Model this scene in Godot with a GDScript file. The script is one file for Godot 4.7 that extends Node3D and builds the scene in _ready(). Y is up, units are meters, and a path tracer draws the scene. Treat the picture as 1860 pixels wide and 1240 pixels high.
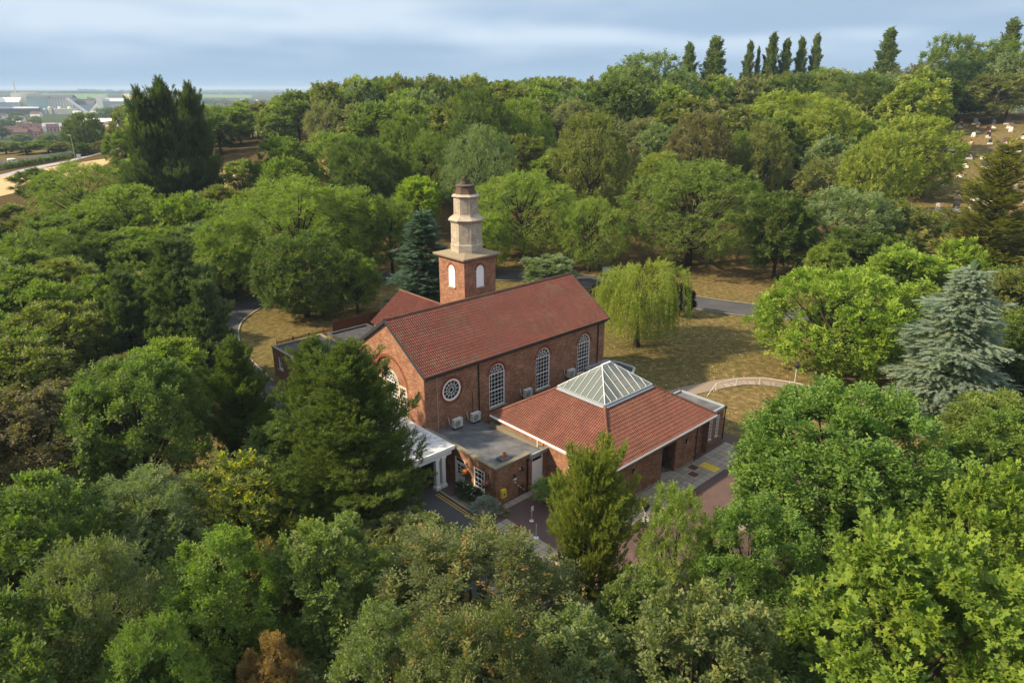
extends Node3D
# A brick chapel with a chimney tower among trees, seen from the air. Metres, y up; the camera stands over the origin and looks towards -z.

const YAW := 42.9                      # turn of the building about the vertical
const CORNER := Vector3(-1.17, 0, -43.4)   # front corner of the flat roofed annex on the ground
var rng := RandomNumberGenerator.new()
var taken := {}
var mats := {}
var tree_mesh := {}
var spin := Basis(Vector3.UP, deg_to_rad(YAW))

# ---------------------------------------------------------------- helpers
class MB:
	var v := PackedVector3Array()
	var n := PackedVector3Array()
	var c := PackedColorArray()
	var col := Color.WHITE
	func tri(a: Vector3, b: Vector3, d: Vector3) -> void:
		var m := (d - a).cross(b - a).normalized()
		v.push_back(a); v.push_back(b); v.push_back(d)
		n.push_back(m); n.push_back(m); n.push_back(m)
		c.push_back(col); c.push_back(col); c.push_back(col)
	func trin(a: Vector3, b: Vector3, d: Vector3, na: Vector3, nb: Vector3, nd: Vector3) -> void:
		v.push_back(a); v.push_back(b); v.push_back(d)
		n.push_back(na); n.push_back(nb); n.push_back(nd)
		c.push_back(col); c.push_back(col); c.push_back(col)
	func quad(a: Vector3, b: Vector3, d: Vector3, e: Vector3) -> void:
		tri(a, b, d); tri(a, d, e)
	func facing(a: Vector3, b: Vector3, d: Vector3, e: Vector3, out: Vector3) -> void:   # a quad whose front looks along out
		if (d - a).cross(b - a).dot(out) >= 0.0: quad(a, b, d, e)
		else: quad(a, e, d, b)
	func box(lo: Vector3, hi: Vector3) -> void:
		obox(Transform3D(Basis.IDENTITY, (lo + hi) / 2), (hi - lo).abs())
	func obox(t: Transform3D, size: Vector3) -> void:
		var h := size / 2
		var p := []
		for i in 8:
			p.push_back(t * Vector3(h.x if i & 1 else -h.x, h.y if i & 2 else -h.y, h.z if i & 4 else -h.z))
		for f in [[0, 2, 6, 4, Vector3.LEFT], [1, 3, 7, 5, Vector3.RIGHT], [0, 1, 5, 4, Vector3.DOWN], [2, 3, 7, 6, Vector3.UP], [0, 1, 3, 2, Vector3.FORWARD], [4, 5, 7, 6, Vector3.BACK]]:
			facing(p[f[0]], p[f[1]], p[f[2]], p[f[3]], t.basis * f[4])
	func bar(a: Vector3, b: Vector3, w: float, h: float, up := Vector3.UP) -> void:    # a box from a to b
		var z := (b - a).normalized()
		var x := up.cross(z)
		if x.length() < 0.01: x = Vector3.RIGHT.cross(z)
		x = x.normalized()
		obox(Transform3D(Basis(x, z.cross(x), z), (a + b) / 2), Vector3(w, h, a.distance_to(b)))
	func tube(path: Array, radii: Array, sides: int, cap := true) -> void:
		var rings := []
		var prev := Vector3.RIGHT
		for i in path.size():
			var t: Vector3 = (path[mini(i + 1, path.size() - 1)] - path[maxi(i - 1, 0)]).normalized()
			var x := prev - t * prev.dot(t)
			if x.length() < 0.05: x = Vector3.FORWARD - t * t.dot(Vector3.FORWARD)
			x = x.normalized()
			prev = x
			var y := t.cross(x)
			var ring := []
			for k in sides:
				var a := TAU * k / sides
				ring.push_back(x * cos(a) + y * sin(a))
			rings.push_back(ring)
		for i in path.size() - 1:
			for k in sides:
				var k2 := (k + 1) % sides
				var a: Vector3 = path[i] + rings[i][k] * radii[i]
				var b: Vector3 = path[i] + rings[i][k2] * radii[i]
				var d: Vector3 = path[i + 1] + rings[i + 1][k2] * radii[i + 1]
				var e: Vector3 = path[i + 1] + rings[i + 1][k] * radii[i + 1]
				trin(a, d, b, rings[i][k], rings[i + 1][k2], rings[i][k2])
				trin(a, e, d, rings[i][k], rings[i + 1][k], rings[i + 1][k2])
		if cap:
			var z: int = path.size() - 1
			for k in sides:
				var k2 := (k + 1) % sides
				tri(path[z], path[z] + rings[z][k2] * radii[z], path[z] + rings[z][k] * radii[z])
				tri(path[0], path[0] + rings[0][k] * radii[0], path[0] + rings[0][k2] * radii[0])
	func lathe(at: Vector3, prof: Array, sides: int, turn := 0.0, smooth := false) -> void:   # prof: [radius, height] pairs upwards
		for i in prof.size() - 1:
			for k in sides:
				var a0 := turn + TAU * k / sides
				var a1 := turn + TAU * (k + 1) / sides
				var d0 := Vector3(cos(a0), 0, sin(a0))
				var d1 := Vector3(cos(a1), 0, sin(a1))
				var p0: Vector3 = at + d0 * prof[i][0] + Vector3.UP * prof[i][1]
				var p1: Vector3 = at + d1 * prof[i][0] + Vector3.UP * prof[i][1]
				var p2: Vector3 = at + d1 * prof[i + 1][0] + Vector3.UP * prof[i + 1][1]
				var p3: Vector3 = at + d0 * prof[i + 1][0] + Vector3.UP * prof[i + 1][1]
				if smooth:
					var rise: Vector3 = Vector3.UP * (prof[i][0] - prof[i + 1][0]) / maxf(0.001, absf(prof[i + 1][1] - prof[i][1]))
					var n0: Vector3 = (d0 + rise).normalized()
					var n1: Vector3 = (d1 + rise).normalized()
					trin(p0, p1, p2, n0, n1, n1); trin(p0, p2, p3, n0, n1, n0)
				else:
					tri(p0, p1, p2); tri(p0, p2, p3)
	func grow(m: PackedVector3Array, mn: PackedVector3Array, mc: PackedColorArray, t: Transform3D, s: float) -> void:   # adds a ready piece, turned and scaled
		v.append_array(Transform3D(t.basis * s, t.origin) * m)
		n.append_array(Transform3D(t.basis, Vector3.ZERO) * mn)
		c.append_array(mc)
	func mesh(colours := false) -> ArrayMesh:
		var a := []
		a.resize(Mesh.ARRAY_MAX)
		a[Mesh.ARRAY_VERTEX] = v
		a[Mesh.ARRAY_NORMAL] = n
		if colours: a[Mesh.ARRAY_COLOR] = c
		var m := ArrayMesh.new()
		m.add_surface_from_arrays(Mesh.PRIMITIVE_TRIANGLES, a)
		return m

func numbered(called: String) -> String:
	var k: int = taken.get(called, 0)
	taken[called] = k + 1
	return called if k == 0 else "%s_%03d" % [called, k]

func tag(o: Node, label: String, category: String, group := "") -> void:
	o.set_meta("label", label)
	o.set_meta("category", category)
	if group: o.set_meta("group", group)

func thing(called: String, label: String, category: String, at: Vector3, turn := 0.0, group := "") -> Node3D:
	var o := Node3D.new()
	o.name = numbered(called)
	add_child(o)
	o.position = at
	o.rotation.y = turn
	tag(o, label, category, group)
	return o

func part(called: String, b: MB, m: Material, parent: Node, at := Vector3.ZERO) -> MeshInstance3D:
	var o := MeshInstance3D.new()
	o.name = called
	o.mesh = b.mesh(true)
	o.mesh.surface_set_material(0, m)
	o.position = at
	parent.add_child(o, true)
	return o

func one(called: String, b: MB, m: Material, label: String, category: String, at: Vector3, turn := 0.0, group := "") -> MeshInstance3D:   # a thing that is a single mesh
	var o := part(numbered(called), b, m, self, at)
	o.rotation.y = turn
	tag(o, label, category, group)
	return o

func struct(called: String, b: MB, m: Material) -> MeshInstance3D:
	var o := part(called, b, m, self)
	o.set_meta("kind", "structure")
	return o

func world(u: float, y: float, v: float) -> Vector3:
	return CORNER + spin * Vector3(u, y, -v)

func building(called: String, label: String, category: String, u: float, v: float, group := "") -> Node3D:   # a thing whose parts are built in the building's own u, height, -v axes
	var o := thing(called, label, category, world(u, 0, v), deg_to_rad(YAW), group)
	o.set_meta("shift", Vector3(-u, 0, v))
	return o

func bpart(called: String, b: MB, m: Material, o: Node3D) -> MeshInstance3D:
	var shift: Vector3 = o.get_meta("shift") if o.has_meta("shift") else Vector3.ZERO
	return part(called, b, m, o, shift)

func lin(r: float, g: float, b: float) -> Color:
	return Color(r, g, b).linear_to_srgb()

func mat(called: String, albedo: Color, rough := 0.8, spec := 0.4) -> StandardMaterial3D:
	var m := StandardMaterial3D.new()
	m.resource_name = called
	m.albedo_color = albedo
	m.roughness = rough
	m.metallic_specular = spec
	m.vertex_color_use_as_albedo = true
	m.cull_mode = BaseMaterial3D.CULL_DISABLED
	mats[called] = m
	return m

func noise_tex(seed_: int, freq: float, lo: Color, hi: Color, size := 512, oct := 5, mid = null) -> NoiseTexture2D:
	var t := NoiseTexture2D.new()
	t.width = size
	t.height = size
	t.seamless = true
	var f := FastNoiseLite.new()
	f.seed = seed_
	f.noise_type = FastNoiseLite.TYPE_SIMPLEX_SMOOTH
	f.frequency = freq
	f.fractal_octaves = oct
	t.noise = f
	var g := Gradient.new()
	g.set_color(0, lo)
	g.set_color(1, hi)
	if mid != null: g.add_point(0.5, mid)
	t.color_ramp = g
	return t

func plain_noise(seed_: int, freq: float, size := 512) -> NoiseTexture2D:
	return noise_tex(seed_, freq, Color.BLACK, Color.WHITE, size)

func tri_map(m: StandardMaterial3D, tex: Texture2D, per_metre: float, world_space := false, relief: Texture2D = null, cm := 1.0) -> void:
	m.albedo_texture = tex
	m.uv1_triplanar = true
	m.uv1_world_triplanar = world_space
	m.uv1_triplanar_sharpness = 8.0
	m.uv1_scale = Vector3.ONE * per_metre
	if relief:
		m.heightmap_enabled = true
		m.heightmap_texture = relief
		m.heightmap_scale = cm

func over(m: StandardMaterial3D, tex: Texture2D, per_metre: float, world_space := false) -> void:    # a coarse second pattern that multiplies the first
	m.detail_enabled = true
	m.detail_albedo = tex
	m.detail_blend_mode = BaseMaterial3D.BLEND_MODE_MUL
	m.detail_uv_layer = BaseMaterial3D.DETAIL_UV_2
	m.uv2_triplanar = true
	m.uv2_world_triplanar = world_space
	m.uv2_triplanar_sharpness = 4.0
	m.uv2_scale = Vector3.ONE * per_metre

func smooth(a: float, b: float, x: float) -> float:
	return smoothstep(a, b, x)

const RISE := [[-180, 0], [-60, 0], [-37, 2], [-32, 4], [-27, 9], [-18, 12], [0, 15], [20, 18], [35, 20], [60, 20], [180, 0]]
func ground_at(x: float, z: float) -> float:      # height of the terrain: level round the chapel, a wooded rise behind, the valley far off
	var az := rad_to_deg(atan2(x, -z))
	var r := Vector2(x, z).length()
	var top := 0.0
	for i in RISE.size() - 1:
		if az <= RISE[i + 1][0]:
			top = lerpf(RISE[i][1], RISE[i + 1][1], (az - RISE[i][0]) / float(RISE[i + 1][0] - RISE[i][0]))
			break
	var h := top * smooth(75, 240 + 60 * clampf((az + 10) / 30, 0, 1), r)
	var f := smooth(330, 800, r)
	h = h * (1 - f) - 22 * f
	if r > 2200:
		var roll := sin(x * 0.0011 + 1.3) * cos(z * 0.0009 - 0.4) + 0.6 * sin(x * 0.0023 - z * 0.0017)
		h += smooth(2200, 5200, r) * (16 + 7 * roll) + smooth(5500, 9000, r) * (7 + 6 * sin(x * 0.0013 + 0.7))
	return h

func on_ground(x: float, z: float, up := 0.0) -> Vector3:
	return Vector3(x, ground_at(x, z) + up, z)

# ---------------------------------------------------------------- camera, sky, sun
func set_view() -> void:
	var cam := Camera3D.new()
	cam.name = "camera"
	add_child(cam)
	cam.position = Vector3(0, 28.6, 0)
	cam.rotation_degrees = Vector3(-19.96, 0, 0)
	cam.fov = 52.2
	cam.near = 0.5
	cam.far = 30000
	cam.current = true
	var env := Environment.new()
	env.background_mode = Environment.BG_SKY
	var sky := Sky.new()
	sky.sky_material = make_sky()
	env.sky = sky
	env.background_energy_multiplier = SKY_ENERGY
	env.tonemap_mode = Environment.TONE_MAPPER_LINEAR
	env.tonemap_exposure = EXPOSURE
	env.sdfgi_enabled = true
	env.ssao_enabled = true
	env.ssil_enabled = true
	env.fog_enabled = true
	env.fog_density = 0.00012
	env.fog_light_color = Color(0.72, 0.82, 0.93)
	var we := WorldEnvironment.new()
	we.name = "world_environment"
	we.environment = env
	add_child(we)
	var sun := DirectionalLight3D.new()
	sun.name = "sun"
	add_child(sun)
	sun.light_energy = 1.2
	sun.light_color = Color(1.0, 0.91, 0.77)
	sun.light_angular_distance = 2.0
	sun.shadow_enabled = true
	var az := deg_to_rad(260.0)
	var el := deg_to_rad(35.0)
	sun.look_at_from_position(Vector3.ZERO, -Vector3(sin(az) * cos(el), sin(el), -cos(az) * cos(el)), Vector3.UP)

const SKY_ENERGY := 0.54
const EXPOSURE := 2.7
func make_sky() -> Material:
	var w := 1024
	var h := 512
	var im := Image.create(w, h, false, Image.FORMAT_RGBF)
	var f := FastNoiseLite.new()
	f.seed = 5
	f.frequency = 1.0
	f.fractal_octaves = 5
	var g := FastNoiseLite.new()
	g.seed = 12
	g.frequency = 1.0
	g.fractal_octaves = 3
	for j in h:
		var el := (0.5 - (j + 0.5) / h) * PI
		var up := sin(el)
		for i in w:
			var a := (i + 0.5) / w * TAU
			var d := Vector3(cos(a) * cos(el), up, sin(a) * cos(el))
			var k := 1.0 / (maxf(up, 0.0) + 0.05)
			var p := Vector3(d.x * k, 0, d.z * k)
			var streak := f.get_noise_3d(p.x * 0.42, up * 9.0, p.z * 0.42) * 0.5 + 0.5
			var broad := g.get_noise_3d(p.x * 0.16, up * 4.0, p.z * 0.16) * 0.5 + 0.5
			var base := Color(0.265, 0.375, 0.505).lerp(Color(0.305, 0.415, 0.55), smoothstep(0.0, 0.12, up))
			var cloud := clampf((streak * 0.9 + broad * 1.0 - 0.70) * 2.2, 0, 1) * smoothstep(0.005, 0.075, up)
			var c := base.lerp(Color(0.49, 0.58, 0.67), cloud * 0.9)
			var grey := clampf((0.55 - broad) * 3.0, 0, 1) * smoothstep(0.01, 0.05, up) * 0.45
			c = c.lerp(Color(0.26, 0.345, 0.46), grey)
			c = c.lerp(Color(0.66, 0.72, 0.79) * (0.86 + 0.28 * broad), smoothstep(0.08, 0.45, up) * 0.85)  # sky overhead, above the view, brightened to add fill light
			if up < 0: c = Color(0.12, 0.13, 0.10)
			im.set_pixel(i, j, c)
	var m := PanoramaSkyMaterial.new()
	m.panorama = ImageTexture.create_from_image(im)
	return m

# ---------------------------------------------------------------- trees
func leaf(b: MB, at: Vector3, dir: Vector3, up: Vector3, length: float, width: float, fold: float) -> void:
	var side := dir.cross(up).normalized()
	var nrm := side.cross(dir).normalized()
	var m := at + dir * length * 0.45 + nrm * fold * width
	var l := m - side * width * 0.5
	var r := m + side * width * 0.5
	var tip := at + dir * length
	b.tri(at, l, tip)
	b.tri(at, tip, r)

func rand_dir() -> Vector3:
	var z := rng.randf_range(-1, 1)
	var a := rng.randf_range(0, TAU)
	var r := sqrt(1 - z * z)
	return Vector3(r * cos(a), z, r * sin(a))

func jitter(c: Color, d: float) -> Color:
	var k := 1.0 + rng.randf_range(-d, d)
	return Color(c.r * k * (1 + rng.randf_range(-d, d) * 0.4), c.g * k, c.b * k)

# twig pieces point along +z with their upper side to +y; each piece comes in several tints
func twig_set(kind: String, leaf_len: float, leaf_wid: float, count: int, length: float, tints: Array) -> Array:
	var out := []
	for variant in 3:
		var b := MB.new()
		var starts := []
		for i in count:
			starts.push_back(b.v.size())
			var s := (i + 0.7) / count
			var at := Vector3(0, 0, length * s) + rand_dir() * length * 0.12
			var side := 1.0 if i % 2 else -1.0
			match kind:
				"broad":
					var dir := Vector3(side * rng.randf_range(0.4, 1.2), rng.randf_range(-0.35, 0.35), rng.randf_range(0.2, 1.1)).normalized()
					leaf(b, at, dir, (Vector3.UP + rand_dir() * 0.55).normalized(), leaf_len * rng.randf_range(0.7, 1.2), leaf_wid * rng.randf_range(0.8, 1.15), rng.randf_range(-0.15, 0.2))
				"lobed":
					var dir := Vector3(side * rng.randf_range(0.4, 1.2), rng.randf_range(-0.4, 0.3), rng.randf_range(0.2, 1.1)).normalized()
					var up := (Vector3.UP + rand_dir() * 0.5).normalized()
					var s2 := rng.randf_range(0.7, 1.2)
					for a in [-0.95, 0.0, 0.95]:
						leaf(b, at, dir.rotated(up, a), up, leaf_len * s2 * (1.0 if a == 0.0 else 0.8), leaf_wid * s2, 0.06)
				"hang":
					var dir := Vector3(side * rng.randf_range(0.2, 0.6), rng.randf_range(-0.3, 0.3), 1.0).normalized()
					leaf(b, at, dir, rand_dir(), leaf_len * rng.randf_range(0.7, 1.2), leaf_wid, 0.1)
				"needle":
					var around := rng.randf_range(0, TAU)
					var dir := Vector3(cos(around) * 0.75, sin(around) * 0.75, rng.randf_range(0.45, 1.2)).normalized()
					var w := dir.cross(rand_dir()).normalized() * leaf_wid * 0.5
					var q := Vector3(0, 0, length * s)
					b.tri(q - w, q + w, q + dir * leaf_len * rng.randf_range(0.75, 1.1))
				"spray":
					var dir := Vector3(side * rng.randf_range(0.5, 1.0), rng.randf_range(-0.12, 0.2), rng.randf_range(0.5, 1.0)).normalized()
					var w := dir.cross((Vector3.UP + rand_dir() * 0.5)).normalized() * leaf_wid * 0.5
					var q := Vector3(0, 0, length * s)
					b.tri(q - w, q + w, q + dir * leaf_len * (1.15 - 0.55 * s) * rng.randf_range(0.8, 1.15))
		starts.push_back(b.v.size())
		var colours := []
		for t in tints:
			var cc := PackedColorArray()
			cc.resize(b.v.size())
			for i in count:
				var one_c := jitter(t, 0.14)
				for j in range(starts[i], starts[i + 1]): cc[j] = one_c
			colours.push_back(cc)
		out.push_back([b.v, b.n, colours])
	return out

func frame(z: Vector3, up: Vector3) -> Basis:
	var x := up.cross(z)
	if x.length() < 0.05: x = Vector3.RIGHT.cross(z)
	x = x.normalized()
	return Basis(x, z.cross(x), z)

func put_twig(b: MB, twigs: Array, at: Vector3, dir: Vector3, up: Vector3, s: float, tint: int) -> void:
	var t: Array = twigs[rng.randi() % twigs.size()]
	b.grow(t[0], t[1], t[2][tint], Transform3D(frame(dir, up), at), s)

# a broadleaf crown: lobes round the middle, clumps on each lobe, twigs on each clump
func broadleaf(o: Dictionary) -> Array:
	rng.seed = o.seed
	var rx: float = o.get("rx", 4.0)
	var ry: float = o.get("ry", 4.5)
	var cy: float = o.get("cy", 5.5)
	var tints: Array = o.get("tints", TINTS)
	var weights: Array = o.get("weights", [])
	var twigs := twig_set(o.get("kind", "broad"), o.leaf, o.leaf * o.get("slim", 0.66), o.get("per", 12), o.leaf * o.get("stem", 3.0), tints)
	var b := MB.new()
	var w := MB.new()
	var lobes := []
	var nl: int = o.get("lobes", 14)
	for i in nl:
		var y: float = 1.0 - o.get("span", 1.88) * (i + 0.5) / nl
		var a := i * 2.39996 + rng.randf_range(-0.35, 0.35)
		var q := sqrt(maxf(0.0, 1 - y * y))
		var d := Vector3(q * cos(a), y, q * sin(a))
		var lr: float = rng.randf_range(0.4, 0.54) * o.get("lump", 1.0)
		var taper: float = 1.0 - o.get("taper", 0.0) * (y * 0.5 + 0.5)
		lobes.push_back([d * (1.0 - lr * 0.9) * rng.randf_range(0.82, 1.08) * Vector3(taper, 1, taper), lr * lerpf(1.0, taper, 0.7), d])
	var clump_r: float = o.get("clump", 0.62)
	var nt: int = o.twigs
	var droop: float = o.get("droop", 0.0)
	var per_lobe: int = o.get("clumps", 9)
	var per_clump: int = nt / (nl * per_lobe)
	for l in lobes:
		var lc := Vector3(l[0].x * rx, cy + l[0].y * ry, l[0].z * rx)
		for k in per_lobe:
			var d: Vector3 = (rand_dir() + l[2] * 0.7 + Vector3.UP * 0.12).normalized()
			var cr := clump_r * rng.randf_range(0.65, 1.25)
			var cc: Vector3 = lc + Vector3(d.x * rx, d.y * ry, d.z * rx) * l[1] * rng.randf_range(0.62, 1.0)
			var tone := rng.randi()
			for t in per_clump:
				var e := (rand_dir() + d * 0.55 + Vector3.UP * 0.35).normalized()
				var at: Vector3 = cc + e * cr * (rng.randf_range(0.35, 1.0))
				var dir := (e + rand_dir() * 0.55 + Vector3.UP * (0.15 - droop)).normalized()
				var tint := (tone + (rng.randi() % 3)) % tints.size()
				if weights: tint = pick(weights)
				put_twig(b, twigs, at - dir * o.leaf * 1.2, dir, (Vector3.UP * 1.0 + e * 0.5).normalized(), rng.randf_range(0.8, 1.15), tint)
	# trunk and limbs
	var base: float = o.get("trunk", 0.2)
	var top := Vector3(rng.randf_range(-0.3, 0.3), cy + ry * 0.35, rng.randf_range(-0.3, 0.3))
	w.tube([Vector3(0, -0.3, 0), Vector3(0.03, cy * 0.25, 0), Vector3(top.x * 0.6, cy * 0.7, top.z * 0.5), top], [base * 1.35, base, base * 0.7, base * 0.2], 8)
	for l in lobes:
		if rng.randf() < 0.85:
			var lc := Vector3(l[0].x * rx, cy + l[0].y * ry, l[0].z * rx)
			var start := Vector3(0.0, clampf(lc.y - rx * 0.55, cy * 0.32, cy + ry * 0.2), 0.0)
			var mid := start.lerp(lc, 0.5) + Vector3(0, -0.06 * rx, 0) + rand_dir() * 0.12
			w.tube([start, mid, lc, lc + l[2] * 0.35 * rx * l[1]], [base * 0.45, base * 0.3, base * 0.16, base * 0.05], 5, false)
	return [b.mesh(true), w.mesh(true)]

func pick(weights: Array) -> int:
	var r := rng.randf()
	for i in weights.size():
		r -= weights[i]
		if r < 0: return i
	return 0

# a conifer: branches in whorls round a straight trunk, each with side shoots that carry needle tufts
func conifer(o: Dictionary) -> Array:
	rng.seed = o.seed
	var tints: Array = o.get("tints", TINTS)
	var twigs := twig_set(o.get("kind", "needle"), o.leaf, o.wide, o.get("per", 14), o.stem, tints)
	var b := MB.new()
	var w := MB.new()
	var hgt: float = o.h
	var rad: float = o.r
	var y: float = o.get("from", 1.2)
	var gap: float = o.get("gap", 0.45)
	var prof: float = o.get("prof", 0.8)
	w.tube([Vector3(0, -0.3, 0), Vector3(0.05, hgt * 0.4, 0.03), Vector3(-0.03, hgt * 0.8, 0), Vector3(0, hgt * 0.985, 0)], [0.26, 0.19, 0.09, 0.02], 8)
	var y0 := y
	while y < hgt - 0.15:
		var t := (y - y0) / (hgt - y0)
		var reach := rad * pow(1 - t, prof) * (0.8 + 0.2 * sin(y * 2.1 + o.seed)) + 0.12
		if t < 0.16: reach *= lerpf(0.55, 1.0, t / 0.16)
		var n: int = o.get("arms", 6)
		var a0 := rng.randf_range(0, TAU)
		for k in n:
			var a := a0 + TAU * k / n + rng.randf_range(-0.35, 0.35)
			var len_ := reach * rng.randf_range(0.62, 1.12)
			var out := Vector3(cos(a), 0, sin(a))
			var slope: float = lerpf(o.get("slope_low", -0.05), o.get("slope_top", 0.5), t)
			var curve: float = o.get("curve", 0.25)
			var root := Vector3(0, y + rng.randf_range(-0.12, 0.12), 0)
			var pts := []
			for s in [0.0, 0.35, 0.7, 1.0]:
				pts.push_back(root + out * len_ * s + Vector3.UP * len_ * (slope * s + curve * s * s))
			w.tube(pts, [0.022 + len_ * 0.010, 0.016 + len_ * 0.007, 0.014, 0.006], 4, false)
			var tufts: int = maxi(4, int(len_ * o.get("dense", 14.0)))
			var lat := out.cross(Vector3.UP)
			var tone := rng.randi()
			for i in tufts:
				var s: float = 1.0 - pow(rng.randf(), o.get("tipward", 1.3)) * o.get("bare", 0.72)
				var side := rng.randf_range(-1, 1)
				var p: Vector3 = root + out * len_ * s + Vector3.UP * len_ * (slope * s + curve * s * s)
				p += lat * side * len_ * o.get("fan", 0.3) * (1.15 - s * 0.75) + Vector3.UP * (rng.randf_range(-0.5, 1.0) * o.get("thick", 0.22) - absf(side) * o.get("sag", 0.0))
				var dir: Vector3 = (out * o.get("fwd", 0.6) + Vector3.UP * o.get("up", 0.8) + lat * side * o.get("lat", 0.5) + rand_dir() * 0.3).normalized()
				put_twig(b, twigs, p, dir, (Vector3.UP - dir * dir.y + rand_dir() * 0.25).normalized(), rng.randf_range(0.75, 1.2), (tone + rng.randi() % 3) % tints.size())
		y += gap * rng.randf_range(0.8, 1.2) * lerpf(1.0, o.get("gap_top", 0.7), t)
	for i in 6:
		put_twig(b, twigs, Vector3(0, hgt - 0.1 * i, 0), (Vector3.UP + rand_dir() * 0.4).normalized(), Vector3.RIGHT, 1.0, i % tints.size())
	return [b.mesh(true), w.mesh(true)]

func willow(o: Dictionary) -> Array:
	rng.seed = o.seed
	var twigs := twig_set("hang", 0.23, 0.058, 14, 0.85, TINTS)
	var b := MB.new()
	var w := MB.new()
	var heads := []
	for i in 34:
		var y := 1.0 - 1.25 * (i + 0.5) / 34
		var a := i * 2.39996
		var q := sqrt(1 - y * y)
		heads.push_back(Vector3(q * cos(a) * 3.5, 6.7 + y * 2.6 + rng.randf_range(-0.5, 0.9), q * sin(a) * 3.5) * rng.randf_range(0.66, 1.12))
	w.tube([Vector3(0, -0.3, 0), Vector3(0.1, 2.0, 0), Vector3(0.25, 4.5, 0.1), Vector3(0.1, 8.0, 0)], [0.42, 0.3, 0.22, 0.08], 8)
	for hd in heads:
		w.tube([Vector3(0.15, 3.6 + hd.y * 0.12, 0), Vector3(hd.x * 0.5, hd.y * 0.85, hd.z * 0.5), hd], [0.1, 0.06, 0.025], 5, false)
		var tone := rng.randi()
		for k in 24:
			var d := rand_dir()
			var p: Vector3 = hd + Vector3(d.x, absf(d.y) * 0.6, d.z) * rng.randf_range(0.25, 1.05)
			var outw := Vector3(p.x, 0, p.z).normalized()
			var dir := (outw * 0.9 + Vector3.UP * 0.2 + rand_dir() * 0.5).normalized()
			var steps := rng.randi_range(3, 9)
			if p.y - steps * 0.72 < 0.9: steps = int((p.y - 0.9) / 0.72)
			for s in steps:
				put_twig(b, twigs, p, dir, rand_dir(), 1.0, (tone + rng.randi() % 2) % TINTS.size())
				p += dir * 0.7
				dir = (dir * 0.35 + Vector3.DOWN + outw * 0.06 + rand_dir() * 0.12).normalized()
	return [b.mesh(true), w.mesh(true)]

# tints multiply the leaf colour of the tree (a quarter is added back in leaf_mat); the mixed ones are leaf colours themselves
const TINTS := [Color(0.66, 0.67, 0.68), Color(0.80, 0.80, 0.80), Color(0.90, 0.865, 0.76), Color(0.735, 0.785, 0.84), Color(0.98, 0.905, 0.72)]
const TIPS := [Color(0.64, 0.68, 0.72), Color(0.80, 0.80, 0.80), Color(0.84, 0.80, 0.76), Color(1.0, 0.92, 0.60), Color(0.72, 0.76, 0.84)]
const FRUIT := [Color(0.120, 0.150, 0.062), Color(0.145, 0.175, 0.068), Color(0.172, 0.192, 0.070), Color(0.225, 0.220, 0.075), Color(0.340, 0.215, 0.075)]
const GOLDEN := [Color(0.100, 0.140, 0.050), Color(0.135, 0.175, 0.052), Color(0.175, 0.200, 0.055), Color(0.370, 0.380, 0.045), Color(0.440, 0.420, 0.045)]

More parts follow.
